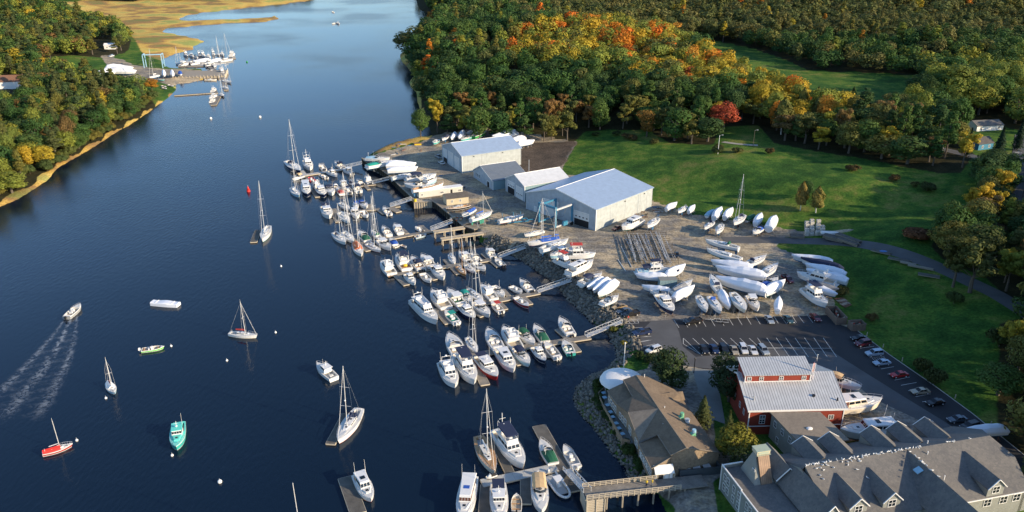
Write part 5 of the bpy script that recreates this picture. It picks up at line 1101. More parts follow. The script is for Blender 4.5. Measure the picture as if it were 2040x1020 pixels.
BOATS = """
# farthest dock
A sail 566,462 436,362 h=n c=n m=23 sc=n L=21 | tall navy hulled sailing yacht at the outer end of the farthest dock
A fly 640,448 592,345 mast=1 L=15 tp=1 | white motor yacht with signal mast beside the navy sailing yacht
A cc 702,380 752,432 o=2 c=y | white open boat with dark cockpit, middle of the farthest dock's far side
A exp 832,374 895,412 o=2 c=n | white cruiser with small navy canopy near the farthest gangway
A exp 892,422 968,455 o=2 ht=1 | white hardtop boat with outboards below the farthest gangway
A de 846,476 776,446 c=n | small white cabin boat on the near side of the farthest dock
A skiff 722,464 762,488 o=1 b=1 | little open skiff tucked beside a finger of the farthest dock
A rib 625,482 655,512 h=R | small orange dinghy tied under the farthest dock
A exp 498,500 562,478 c=k | tan topped motorboat between the navy yacht and the dock corner
A sail 542,640 486,575 m=14.5 c=w sc=w h=b | pale sailboat at the corner of the farthest dock next to the navy motor yacht
# second dock
A yacht 612,660 590,530 h=n nofly=1 L=17 | navy hulled motor yacht with white deckhouse, outer end of second dock
A fly 660,545 698,580 L=8 | small white motorboat beside the big navy hulled motor yacht
A lobster 742,642 700,572 h=n s=w | navy and white downeast boat second from the river on the second dock
A exp 872,524 915,555 ht=1 | white hardtop boat, far side middle of the second dock
A sail 982,552 944,520 h=n m=9 cov=n | small navy hulled boat with blue cover, far side of the second dock
A exp 1008,512 1048,542 o=2 | white boat with dark outboards left of the second gangway
A de 1074,492 1112,538 o=2 ht=1 | white hardtop fishing boat closest to the second gangway
A bow 828,545 836,572 c=w | small rounded white boat on the second dock's far side
A exp 806,628 776,560 h=w cov=n | white cruiser with dark covered cockpit, near side of second dock
A exp 852,575 886,622 cov=r | white runabout with red cockpit cover on the second dock
A cc 912,562 952,615 o=2 c=n | open boat with twin outboards right of the red covered runabout
A exp 978,548 1022,602 c=n o=1 | navy canopied boat nearest shore on the second dock's near side
# third dock
A de 798,842 736,702 h=w c=n L=13.5 rd=1 | white trawler with navy aft canopy at the outer end of the third dock
A sail 945,746 868,692 m=15 sc=y | grey decked sailboat, far side of the third dock
A sail 1000,738 993,682 m=14 sc=b h=w c=b | white sailboat seen bow-on beside a blue covered cruiser
A exp 1085,735 1030,675 cov=b L=9.5 | white cruiser with bright blue cover on the third dock
A exp 1008,815 978,745 ht=1 L=10 | white hardtop cruiser on the near side of the third dock
A cc 1082,803 1045,755 f=b | open white boat with tan cockpit right of the hardtop cruiser
A bow 1215,726 1268,785 f=b o=1 L=8.5 | tan cockpit boat alone on the third dock's shoreward floats
A sail 942,848 865,772 m=16 | white sailboat with two sets of spreaders, near side of third dock
A rib 895,762 940,780 | grey inflatable between the sailboats of the third dock
# fourth dock
E sail 332,845 172,700 m=14 c=n sc=w | white sailboat with navy dodger, outermost on the fourth dock
E sail 440,825 302,690 m=14.5 sc=w | white sailboat second from the river on the fourth dock
E sail 545,1008 455,830 m=17 cov=o sc=o s=c | sailboat with orange brown cover amidships on the fourth dock
E exp 506,678 640,820 cov=g L=10.5 | white cruiser with dark green cover between two tall masts
E sail 805,945 612,845 m=20 sc=w h=w s=r | white sailboat with red gear in the cockpit, fourth dock near side
E sail 682,665 798,775 m=17 c=g sc=g | sailboat with olive green dodger, fourth dock far side
E exp 832,622 925,735 f=b L=9 | white motorboat with varnished brown cockpit on the fourth dock
E exp 985,582 1085,718 ht=1 f=y L=9.5 | white hardtop boat with dark cockpit, fourth dock
E exp 922,908 798,818 L=10 ht=1 | white cruiser lying bow to the river on the near side of the fourth dock
E bow 940,770 1005,850 cov=b | small runabout with vivid blue cover on the fourth dock
E cc 1280,612 1362,660 o=1 c=n | small white boat with outboard near the lift piers' gangway
E skiff 1425,705 1265,748 h=b o=1 | long pale blue skiff lying along the inner end of the fourth dock
E row 1152,800 1078,775 | little white dinghy trailing off the fourth dock
E row 1052,778 985,802 h=c | small cream dinghy right of the blue covered runabout
# fifth dock
C fly 72,350 178,475 h=w tp=1 L=11.5 | white flybridge boat with blue window stripe, outermost on the fifth dock
C fly 196,300 300,445 c=n yg=1 L=13 f=b | sportfishing boat with navy top and yellow gear in the cockpit
C exp 322,332 400,428 o=3 c=n f=b | open cruiser with triple dark outboards on the fifth dock
C exp 402,315 485,408 ht=1 o=3 | white hardtop boat with outboards right of the triple outboard cruiser
C de 578,505 492,395 L=11.5 | white cabin cruiser, largest on the near side of the fifth dock
C de 348,543 275,458 L=8.5 | white cabin boat at the riverward float of the fifth dock
C cc 468,518 405,452 o=1 | small open boat between the fifth dock floats
C sail 660,378 628,300 m=13 sc=w | white sailboat seen nearly bow-on, middle of the fifth dock far side
C exp 700,285 780,355 ht=1 o=2 L=9 | white hardtop boat with twin outboards beside the bow-on sailboat
C exp 800,298 858,350 o=1 s=r | white boat with red trim on the fifth dock far side
C exp 920,258 972,325 ht=1 o=1 L=8.5 | white hardtop boat alone by the fifth gangway foot
C cc 990,335 1052,392 h=n o=2 | dark navy open boat with two outboards near the fifth gangway
C sail 752,466 682,395 m=13 h=v d=t sc=w | wooden decked daysailer with varnished sides on the fifth dock near side
C sail 825,440 750,382 m=11 sc=w | white sailboat right of the wooden daysailer
C bow 896,418 832,372 f=d L=7.5 | white runabout with green trim, near side of the fifth dock
# sixth dock
C yacht 520,848 345,682 h=w L=17.5 | largest white flybridge motor yacht, outermost on the sixth dock
C fly 482,600 602,735 h=w tp=1 L=13 | white sportfishing boat with small tower, sixth dock far side
C exp 612,590 722,712 f=d ht=1 L=12 | white cruiser with dark green cockpit carpet, sixth dock
C exp 802,690 720,605 c=t L=8.5 | white cruiser with teal canopy on the sixth dock far side
C sail 876,670 780,590 m=18 sc=- L=11 | grey-white sailboat with the only tall mast of the sixth dock
C de 886,560 972,655 wb=1 L=11 u=b | white cabin boat with brown lit windows and blue waterline
C exp 1052,638 975,562 L=9 f=y | white cruiser with curved windshield and radar pole on the sixth dock
C cc 1202,605 1112,552 o=1 | white open console boat, far side near the sixth gangway
C exp 1186,510 1275,592 o=2 f=k L=9 | white cruiser with twin outboards closest to the sixth gangway
C cc 1245,712 1158,648 h=r o=1 f=k L=8 | dark red hulled open boat on the sixth dock near side
C cc 955,672 1038,758 c=r o=1 f=k L=8 | white boat with red canopy on the sixth dock near side
C exp 938,792 826,690 ht=1 L=10.5 | white cruiser with dark windshield left of the red canopied boat
C de 820,816 712,715 h=n s=n L=10.5 | navy hulled boat with all white cabin top on the sixth dock
C cc 590,750 682,845 c=t o=2 oc=1 f=g L=9 | open white boat with teal canopy at the outer float of the sixth dock
# seventh dock
D exp 280,432 400,655 L=14 f=k | long white express yacht at the far outer corner of the seventh dock
D fly 578,985 372,640 c=n L=15.5 h=w | biggest yacht of the seventh dock, with large navy canopy over the flybridge
D fly 340,1012 205,742 L=12.5 | white flybridge cruiser outermost on the near side of the seventh dock
D sail 602,612 488,425 m=15.5 sc=w | white sailboat with radar pole on the far side of the seventh dock
D exp 732,345 868,582 L=12.5 f=y | long white sportfishing boat with clear open cockpit
D fly 930,335 1072,540 wb=1 L=12.5 | white flybridge sportfisher with brown window strip, seventh dock
D lobster 820,895 640,690 h=r s=r c=n L=12.5 mast=1 | dark red hulled lobster boat with navy canopy on the seventh dock
D fly 1020,798 895,620 L=11.5 h=w nofly=1 | white sedan cruiser right of the red hulled lobster boat
D exp 1196,722 1088,590 h=b c=n L=10 | pale blue hulled cruiser with navy canopy on the near side of the seventh dock
D exp 1266,492 1122,368 c=g L=9.5 | white cruiser with green canopy, far side of the seventh dock
D exp 1296,302 1412,468 cov=g L=10 | white cruiser with large dark green cockpit cover, seventh dock
D exp 1588,205 1732,400 o=2 f=k L=10.5 | white walkaround boat with yellow seats nearest the parking lot gangway
D de 1405,702 1292,560 h=n s=w L=8.5 | small navy hulled pilothouse boat on the seventh dock near side
D cc 1432,502 1552,645 oc=1 o=2 L=9 | white open boat with white outboards right of the pilothouse boat
D bow 1650,472 1722,605 h=t f=g o=1 L=7.5 | teal runabout at the shoreward end of the seventh dock
# nearest dock
F sail 335,690 220,432 m=17.5 d=t sc=w h=c L=14 | teak decked sailboat with the tallest mast of the nearest dock
F fly 560,645 380,392 c=n mast=1 s=v L=15 | white trawler yacht with navy canopy and signal mast, bow to the cross dock
F exp 712,448 808,622 cov=g L=9 | white cruiser with dark green cover along the nearest long grey float
F cc 902,496 990,638 oc=1 o=1 f=y L=8 | open white center console on the shore side of the nearest dock
F rib 905,862 795,715 con=1 tt=1 h=w L=9 | white inflatable boat with hardtop frame and dark console by the gangway
F exp 715,1008 690,755 c=k ft=1 L=11 | white cruiser with tan canopy at the bottom edge
F row 516,790 516,938 h=y o=1 L=5.5 | plain grey skiff with outboard beside the dark float
F de 385,1090 370,795 c=n h=w L=11.5 | white cabin boat with dark navy top cut off by the bottom edge
F yacht 80,1110 150,745 nofly=1 h=w wb=1 sr=1 L=14 | big white motor yacht with blue sunroof at the bottom edge
F jet 660,705 730,722 | white watercraft sitting on the pale cross dock beyond the tan topped cruiser
F jet 280,745 350,722 | white watercraft under the teak sailboat's bow on the cross dock
# moorings
0 float 355,604 303,600 L=9 | blunt white wrapped hull adrift alone in the river
0 skiff 322,688 286,693 h=l c=g o=1 oc=1 L=6 | bright green open boat with dark green canopy on its mooring
0 sail 512,667 457,661 m=10.5 sc=r s=c L=9 | white sailboat with red mast base at mid-river mooring
0 sail 229,782 213,757 m=8.5 sc=r h=b cov=w L=6.5 | small white and pale blue daysailer with red boom, left of centre
0 sail 142,882 85,899 m=7.5 h=r cov=R sc=- L=6.3 nr=1 | small sailboat under a bright red cover, lower left
0 lobster 351,893 356,842 d=g h=t L=10.5 s=w | teal decked lobster boat on a mooring, lower left
0 lobster 630,722 668,754 L=9.5 f=y | white lobster boat moored in mid river
0 sail 676,876 713,818 m=16.5 s=r sc=n c=n L=14 | white sailboat with maroon stripe beside a lone grey float
0 fly 741,998 712,942 L=9.5 nofly=1 s=r | white motorboat with maroon waterline beside a lone float near the bottom
0 sail 520,484 537,446 m=21 h=w s=t L=15 | tall white sailing yacht with teal bottom on the mid river float
0 sail 620,1098 574,1108 m=16.5 L=9 nr=1 | sailboat whose mast tip alone enters the bottom edge
0 cc 157,608 135,627 h=y f=k o=1 L=8.5 | grey-brown open motorboat speeding upriver ahead of a foamy wake
0 cc 662,46 668,45 L=7 o=1 | tiny white boat far upstream, left of a pair
0 cc 676,47 671,44 L=9 o=1 c=w | white boat with wake far upstream, right of a pair
0 cc 660,22 666,24 L=7 o=1 | farthest white boat upstream in the bright water
# far marina afloat
J fly 470,325 430,300 L=10 | white cabin boat at the upstream left corner of the far marina
J exp 545,335 495,305 L=10 ht=1 | white hardtop boat second along the far marina's upstream row
J exp 600,355 555,330 L=9 c=n | navy topped boat third along the far marina's upstream row
J fly 640,330 600,300 L=8 | white boat fourth along the far marina's upstream row
J fly 690,335 645,300 L=10 | white flybridge boat in the middle of the far marina's upstream row
J de 760,350 712,320 L=10 | white cabin boat under the sail mast of the far marina
J fly 815,315 780,285 L=9 | white boat sixth along the far marina's upstream row
J sail 880,320 835,290 L=10 m=16 | sailboat with thin mast in the far marina's upstream row
J de 935,325 885,285 L=10 | white cabin boat left of the far marina's tallest mast
J sail 1000,375 935,385 L=13 m=22 | sailboat with the tallest mast of the far marina
J fly 1070,290 1005,330 L=12 | white flybridge boat at the outermost corner of the far marina
J sail 390,405 555,408 L=15 h=n m=.1 sc=- | long dark hull lying along the far marina's inner dock
J wrap 588,398 715,385 L=14 low=1 | long white boat in the middle of the far marina
J wrap 750,400 872,380 L=13 low=1 | long white boat right of another long one in the far marina
J de 530,430 590,418 L=9 | small white cabin boat on the far marina's near row
J fly 700,425 765,405 L=10 | white flybridge boat on the far marina's near row
J fly 700,460 765,440 L=9 h=n | dark hulled boat in front of the flybridge boat in the far marina
J sail 800,465 825,430 L=10 m=15 | sailboat on the near row of the far marina
J skiff 770,520 780,490 L=7 | open boat below the near row of the far marina
J sail 915,505 880,480 L=12 m=18 | upstream sailboat of the far marina's outer string
J fly 925,560 900,525 L=10 | motorboat second in the far marina's outer string
J sail 1000,655 940,640 L=12 m=17 h=w | sailboat third in the far marina's outer string
J sail 975,740 930,715 L=11 m=16 | sailboat fourth in the far marina's outer string
J sail 925,835 885,800 L=10 m=15 h=n | navy hulled sailboat at the end of the far marina's outer string
J de 820,745 785,770 L=9 | white cabin boat at the far side of the little T dock
J de 820,830 785,845 L=9 | white cabin boat in the middle of the little T dock
J fly 805,875 770,905 L=9 | white boat at the near end of the little T dock
J skiff 815,622 715,622 L=9 h=c | pale skiff beside the far quay
J fly 460,425 395,440 L=11 | white boat against the far marina's quay corner
J ketch 335,420 378,430 L=11 m=14 | two-masted boat at the far lifting dock
# far marina on land
J sail 15,590 75,575 L=10 m=20 land=1 | laid up sailboat with mast standing in the far boatyard
J wrap 165,590 170,520 L=12 land=1 sw=1 rh=.25 | left white wrapped hull of the far boatyard row
J wrap 275,590 275,520 L=12 land=1 sw=1 rh=.25 | middle white wrapped hull of the far boatyard row
J tarp 380,575 370,515 L=11 land=1 c=b | blue covered boat at the end of the far boatyard row
J row 190,645 60,635 L=8 low=1 land=1 h=t | pale teal open hull lying by the orange tree
J row 200,722 145,712 L=5 low=1 land=1 | upper white skiff on the far grass bank
J row 205,748 155,738 L=5 low=1 land=1 | lower white skiff on the far grass bank
J row 305,715 220,700 L=6 low=1 land=1 | white skiff beside the creek on the far bank
0 wrap 268,140 222,140 L=20 land=1 rh=.2 | front white wrapped hull beside the far boatyard road
0 wrap 262,134 212,136 L=20 land=1 rh=.2 | middle white wrapped hull beside the far boatyard road
0 wrap 228,144 196,146 L=12 land=1 rh=.2 | low white wrapped hull nearest the wood in the far boatyard
# upper yard
I cc 8,185 58,142 h=t land=1 L=8.5 | teal hulled boat leftmost behind the farthest shed
I sail 75,155 138,108 land=1 m=.1 sc=- cov=n L=10 | boat with dark blue cover behind the farthest shed
I wrap 143,150 202,92 land=1 L=11 rh=.18 | slim white wrapped hull behind the farthest shed
I wrap 195,155 276,72 land=1 L=13 rh=.2 | tall white wrapped hull leaning highest behind the farthest shed
I exp 228,155 315,120 land=1 L=10 h=t | teal and white cruiser tucked against the farthest shed roof
I wrap 290,95 360,75 land=1 L=11 rh=.16 | white wrapped hull at the edge of the wood behind the shed
I lobster 430,85 330,120 land=1 h=g L=13 u=g | green hulled workboat ashore behind the farthest shed
I tarp 490,105 590,92 land=1 c=b L=12 | blue tarped boat at the edge of the wood
I wrap 505,120 668,100 land=1 L=17 rh=.2 | long white wrapped boat behind the shed ridge
I wrap 640,150 720,135 land=1 L=12 rh=.15 | white wrapped boat at the right rear corner of the farthest shed
I wrap 800,160 700,180 land=1 L=13 rh=.14 | low white wrapped boat rightmost behind the farthest shed
A exp 1238,340 1105,335 land=1 L=12 cov=l | white cruiser with pale blue gear on the far quay corner
A exp 1270,362 1098,395 land=1 L=13.5 cov=t s=b | white speedboat with bright teal cockpit ashore on the quay
A wrap 1452,385 1262,390 land=1 L=14 rh=.15 | larger white wrapped motorboat on the quay
A wrap 1466,415 1270,428 land=1 L=14 rh=.07 | lower white wrapped motorboat in front of the larger one
A hull 1466,458 1298,490 land=1 L=13 low=1 | long slim white hull lying on low cradles on the quay
A exp 1612,472 1420,490 land=1 L=14 c=n s=b | white and blue boat with navy top near the trailer
A fly 1636,500 1520,545 land=1 L=11 h=b | blue hulled workboat behind the wooden boat
A exp 1400,545 1560,560 land=1 L=12 h=w | white boat with clutter on deck above the site trailer
A hull 1690,540 1450,585 land=1 L=15 s=v d=t | long hull with salmon red stripe just behind the site trailer
I ketch 130,700 288,672 land=1 L=11.5 h=k d=t m=.1 sc=- low=1 u=d | black hulled wooden boat beside the cream hut
I sail 245,752 340,700 land=1 L=10 m=.1 sc=- cov=b | white boat under a blue cover right of the wooden boat
I sail 470,725 325,775 land=1 L=12.5 m=9 sc=b s=t u=g | white and teal sailboat with mast near the lift piers
I sail 722,752 545,792 land=1 L=12.5 m=.1 sc=- s=r low=1 | white sailboat hull cradled in a hydraulic boat trailer
I hull 752,908 878,876 land=1 L=9.5 low=1 | slim mastless racing hull lying beside the blue lift
I ketch 790,968 990,935 land=1 L=13.5 m=16 sc=b cov=b s=r | two-masted boat with bright blue cover under the boat lift
I sail 1078,942 885,1010 land=1 L=14.5 m=.1 sc=- u=b | long white sailboat hull with bright blue keel below the lift
I fly 1502,855 1680,775 land=1 L=13.5 h=w s=k u=g nofly=1 | white motor yacht with black boot stripe beside the widest shed
I sail 1705,850 1818,760 land=1 L=11.5 m=.1 sc=- u=b | white sailboat hull with blue bottom right of the motor yacht
H de 5,310 130,265 land=1 L=11 h=b c=y | pale blue covered boat left of the red canopied boats
H fly 165,400 45,345 land=1 L=10 c=r f=k | white flybridge boat with red bimini top ashore
H fly 290,298 150,300 land=1 L=12 c=r | far boat of the red canopied pair with a tall pole
H yacht 328,350 130,440 land=1 L=14 nofly=1 s=w | large white convertible yacht ashore above the rock bank
H exp 385,462 238,525 land=1 L=11 c=n | white cruiser with navy canopy above the wrapped trio
H wrap 288,560 408,498 land=1 L=10.5 rh=.14 | smallest and farthest of the three wrapped boats above the rocks
H wrap 310,600 468,488 land=1 sw=1 L=12 rh=.13 | middle of the three wrapped boats above the rocks
H wrap 355,625 524,508 land=1 sw=1 L=13.5 rh=.13 u=g | nearest of the three wrapped boats above the rocks
H exp 528,635 398,692 land=1 L=8 u=g | small white boat with green bottom behind the parked cars
H fly 700,440 890,425 land=1 L=11 h=b d=b c=n | blue decked catamaran-like boat by the spar racks
H exp 905,418 705,430 land=1 L=12 h=b c=n | pale blue boat with dark canopy below the spar racks
H wrap 700,465 878,480 land=1 L=11.5 rh=.14 | white wrapped boat pointing left below the spar racks
H wrap 1062,385 905,465 land=1 sw=1 L=13 rh=.13 win=1 | white wrapped boat pointing up right beside the spar racks
H wrap 765,562 905,588 land=1 sw=1 L=11 rh=.12 | low white wrapped boat left of the dark container
H sail 1108,512 970,588 land=1 L=12 m=.1 sc=- cov=y u=g | green and white hull with long pole above a wrapped boat
H wrap 1132,555 970,642 land=1 sw=1 L=13 rh=.13 | white wrapped boat right of the big pilothouse boat
H de 965,762 850,620 land=1 L=13 h=n s=w u=r | big navy and white pilothouse boat in the middle of the gravel yard
H exp 825,600 895,615 land=1 L=7.5 cov=y | small grey covered boat behind the big pilothouse boat
# right yard
0 wrap 1352,402 1324,417 land=1 sw=1 L=9 rh=.14 | leftmost white wrapped boat on the grass edge right of the widest shed
0 sail 1348,424 1370,408 land=1 L=8.5 m=.1 sc=- | open topped sailboat hull between two wrapped boats by the grass
0 wrap 1386,407 1370,422 land=1 sw=1 L=8 rh=.14 | small white wrapped boat third from the shed on the grass edge
G tarp 180,72 118,118 land=1 L=8.5 c=l bs=.8 | small blue covered boat at the left end of the second grass edge row
G wrap 258,38 168,142 land=1 sw=1 L=13.5 rh=.15 | large wrapped hull left of the pair before the masted sailboat
G wrap 352,45 258,140 land=1 sw=1 L=12.5 rh=.15 | wrapped hull just left of the masted sailboat ashore
G sail 345,190 438,108 land=1 L=12.5 m=18 sc=n c=n u=d | sailboat ashore with its tall mast standing
G sail 96,232 178,168 land=1 L=9.5 m=.1 sc=- c=n | white sailboat hull with navy dodger in front of the wrapped pair
G sail 198,272 255,185 land=1 L=10.5 m=.1 sc=- | white sailboat hull with poles on deck left of the road
G tarp 520,118 462,150 land=1 L=8 c=g | bright green tarped boat right of the masted sailboat
G wrap 595,88 522,195 land=1 sw=1 L=13 rh=.14 | second largest wrapped boat beside the green tarped one
G wrap 725,100 625,245 land=1 L=15 rh=.2 | largest wrapped boat at the right end of the grass edge row
G exp 512,268 585,225 land=1 L=7.5 cov=b | small speedboat with vivid blue cover in front of the largest wrapped boats
G sail 145,330 352,378 land=1 L=13.5 m=.1 sc=- u=b c=g | white sailboat hull with blue keel lying along the road
G sail 152,408 376,470 land=1 L=14 m=.1 sc=- u=g | white sailboat hull with green bottom below the one by the road
G sail 625,455 452,530 land=1 L=12.5 m=.1 sc=- c=n | white sailboat hull pointing up right in the middle of the yard
G sail 715,525 590,615 land=1 L=13 m=.1 sc=- f=k | pale sailboat hull with tan cockpit right of the long wrapped boats
G wrap 202,508 462,545 land=1 sw=1 L=15.5 rh=.1 | farthest of three very long wrapped boats
G wrap 232,555 588,615 land=1 sw=1 L=18.5 rh=.11 | middle of three very long wrapped boats
G wrap 248,648 582,730 land=1 L=19 rh=.13 win=1 | nearest and fattest of three very long wrapped boats
G sail 155,622 228,752 land=1 L=12.5 m=.1 sc=- c=n | sailboat hull with bow pointing away, left of the long wrapped boats
G exp 700,662 598,718 land=1 L=11 cov=b | blue trimmed boat half hidden behind the right wrapped boat
G wrap 782,668 610,762 land=1 sw=1 L=14 rh=.13 u=g | wrapped boat with green keel pointing at the maroon truck
G sail 118,922 50,800 land=1 L=11 m=.1 sc=- | leftmost sailboat hull of the row facing the parking lot
G sail 236,928 150,808 land=1 L=11.5 m=.1 sc=- c=b | sailboat hull with blue cockpit cover facing the parking lot
G wrap 318,902 235,755 land=1 sw=1 L=13 rh=.12 | wrapped boat in the row facing the parking lot
G ketch 445,915 345,775 land=1 L=13.5 m=.1 sc=- h=c f=k u=d | cluttered cream motorsailer facing the parking lot
G exp 548,910 482,805 land=1 L=10 ht=1 | white hardtop cruiser at the right of the row facing the parking lot
G wrap 735,800 718,925 land=1 sw=1 L=10.5 rh=.14 | lone small wrapped boat near the yard's right side
G wrap 895,460 1130,492 land=1 sw=1 L=15 rh=.08 | farthest white wrapped boat on the grass at the yard's right edge
G tarp 972,490 1215,550 land=1 L=16 c=n sw=1 | long boat under a dark navy tarp
G wrap 1012,540 1238,592 land=1 sw=1 L=15 rh=.1 | wrapped boat just below the navy tarped boat
G wrap 1025,590 1248,645 land=1 L=15 rh=.11 win=1 | wrapped boat with a dark square flap at the yard's right edge
G fly 940,618 1150,672 land=1 L=13.5 h=w | white flybridge boat stored below the wrapped boats at right
G tarp 1195,735 1020,690 land=1 L=11 c=y | grey covered boat with blue front at the yard's right edge
G wrap 1180,770 1035,715 land=1 L=11 rh=.1 | white wrapped boat behind the white and blue trawler
G fly 1122,862 968,745 land=1 L=13 c=n u=b s=b | white trawler with navy canopy and blue bottom at the right corner of the yard
# barn and hotel
6 exp 345,600 215,560 land=1 L=9.5 c=k | white boat with tan top just behind the red building's roof
6 fly 560,765 270,800 land=1 L=14 h=c nofly=1 u=d | cream cruiser ashore to the right of the red building
5 fly 1210,360 1480,345 land=1 L=15 c=n nofly=1 | white yacht with navy canopy between the red building and the hotel
3 wrap 905,292 1072,285 land=1 L=10 rh=.12 | white covered boat at the end of the parked cars
"""
LAB_SEEN = set(); BOAT_LIST = []
for ln_ in BOATS.strip().split('\n'):
    if ln_.startswith('#') or not ln_.strip(): continue
    a_, lb = ln_.split('|'); f = a_.split(); s_, kind = f[0], f[1]
    b_ = cc(s_, *map(float, f[2].split(','))); st_ = cc(s_, *map(float, f[3].split(',')))
    o = {}
    for q in f[4:]: k, v = q.split('='); o[k] = v
    for k in ('m', 'L', 'rh', 'bs'):
        if k in o: o[k] = float(o[k])
    if o.get('m') == .1: o['m'] = None
    land = 'land' in o; far = s_ == 'J' or (s_ == '0' and st_[1] < 160)
    if o.get('m', 1) is None: o['m'] = 0; kind2 = 'hull' if kind in ('sail', 'ketch') else kind
    else: kind2 = kind
    zg = 2.5
    if land and (far or (s_ == 'G' and float(f[2].split(',')[0]) > 880) or s_ == '3' ): zg = G((b_[0] + st_[0]) / 2, (b_[1] + st_[1]) / 2 + 8)[2]
    Lg = o.get('L', 10); sl_ = kind2 in ('sail', 'ketch', 'hull')
    zdk = 1.1 if not land else zg + (.25 if sl_ or 'low' in o else .75) + .05*Lg + .1 + (.12*Lg + .2 if sl_ and 'low' not in o else 0) + (.085 if sl_ else .105) * Lg + .15
    if kind == 'row': zdk = zg + .7
    P0 = np.array(W(*b_, zdk)); P1 = np.array(W(*st_, zdk)); d = P0 - P1; ln2 = float(np.hypot(d[0], d[1])); c_ = (P0 + P1) / 2
    lim = {'jet': (2.6, 3.2), 'row': (3, 5), 'rib': (3.2, 6), 'skiff': (4.5, 8), 'cc': (5.5, 9), 'bow': (5.5, 8.5)}.get(kind, (6.5, 13))
    L = o.get('L') or min(max(ln2, lim[0]), lim[1])
    if kind in ('skiff', 'cc', 'bow', 'jet', 'row') and 'L' not in o: L = min(max(ln2, lim[0]), lim[1])
    if land and s_ in 'GHI': L *= .88 if kind in ('wrap', 'tarp') else .94
    o['L'] = L
    t, B, fr, dr = make_boat(kind2, L, o); rz = math.atan2(d[1], d[0])
    zb = 0.0
    if kind == 'jet': zb = .68
    if land:
        xg, yg = c_[0], c_[1]; zg = gz(xg, yg) if zg != 2.5 or s_ in 'J03' else 2.5
        if zg < .5: zg = .6
        bot = .25 if 'low' in o else .75 if kind2 not in ('sail', 'ketch', 'hull') else .25
        if kind2 == 'row': bot = .05
        zb = zg + bot + dr
        if kind2 not in ('row',):
            js = stands('steel stands and blocks under the ' + lb.strip(), L, B, bot, bot + dr * .75 if kind2 not in ('sail','ketch','hull') else zb - zg - .15)
            w_ = js['label'].split(); js['label'] = ' '.join(w_[:16]); js.location = (c_[0], c_[1], zg); js.rotation_euler = (0, 0, rz)
    t.location = (c_[0], c_[1], zb); t.rotation_euler = (random.gauss(0, .012) if not land else 0, 0, rz)
    lb = lb.strip(); assert lb not in LAB_SEEN, lb; LAB_SEEN.add(lb); t['label'] = lb
    grp = {'J': 'boats of the far marina', 'I': 'boats laid up in the yard', 'H': 'boats laid up in the yard', 'G': 'boats laid up in the yard'}.get(s_)
    t['group'] = grp or ('boats laid up in the yard' if land else 'boats on the water')
    BOAT_LIST.append(t)
# buoys
def buoy(px, py, lb, m='trim_white', r=.34, nm='mooring_buoy', cat='buoy', can=False, grp='mooring buoys'):
    p = W(px, py, 0); t = thing(nm, lb, cat, p, 0, grp); mb = MB()
    if can: mb.tube((0,0,-.3), (0,0,.8), .8, .8, 10); mb.tube((0,0,.8), (0,0,2.6), .7, .12, 10)
    else: mb.ellipsoid((0,0,r*.4), (r,r,r), 10, 7)
    mb.build('float', m, t, True); mb = MB(); mb.tube((0,0,r), (0,0,r+.5 if not can else 3.1), .06, n=5); mb.build('eye', 'galv', t)
buoy(341, 690, 'white ball buoy ahead of the bright green boat'); buoy(452, 719, 'white ball buoy alone below the mid-river sailboat'); buoy(211, 794, 'white ball buoy by the bow of the small daysailer'); buoy(153, 878, 'white ball buoy right of the red covered sailboat'); buoy(343, 908, 'white ball buoy under the teal lobster boat')
buoy(438, 961, 'white ball buoy alone near the bottom of the river', r=.5); buoy(549, 663, 'small white ball buoy right of the mid-river sailboat', r=.35); buoy(560, 531, 'small white float below the tall yacht at mid river', r=.35)
buoy(495, 382, 'red conical channel buoy left of the farthest dock', 'bright_red', can=True, nm='channel_buoy', grp='channel markers'); buoy(420, 237, 'left white marker of two in the far channel', r=.8, nm='channel_buoy', grp='channel markers'); buoy(518, 234, 'right white marker of two in the far channel', r=.8, nm='channel_buoy', grp='channel markers'); buoy(492, 124, 'small green buoy off the far marina', 'green_hull', r=.8, nm='channel_buoy', grp='channel markers')
# far marina docks
for s, a, b, wd, lb in [('J',(390,395),(1080,355),3,'long floating walkway of the far marina'), ('J',(360,455),(690,455),4,'inner walkway along the far marina quay'), ('J',(690,430),(900,560),3,'outer string of floats at the far marina'), ('J',(900,560),(960,760),3,'downstream end float of the far marina'), ('J',(300,828),(790,795),2,'long thin pier reaching out to the little T dock'), ('J',(800,740),(830,800),3,'upstream arm of the little T dock'), ('J',(865,830),(800,950),3.5,'downstream arm of the little T dock')]:
    dockseg('dock', lb, s, a, b, wd, 'planks', .6, 'far marina docks')
p0 = W(*cc('J', 440, 560), 1.6); t = thing('far_quay', 'timber piled quay head of the far boatyard', 'quay', (p0[0], p0[1], 0), .25); mb = MB(); mb.box(-8, 30, -14, 12, -1, 1.7); mb.build('deck', 'timber', t); mb = MB()
for k in range(16): mb.tube((-8+38*k/15, -14.3, -1), (-8+38*k/15, -14.3, 2.6), .3, n=5); mb.tube((30.3, -14+26*k/15, -1), (30.3, -14+26*k/15, 2.6), .3, n=5)
mb.build('pile', 'timber_pale', t)
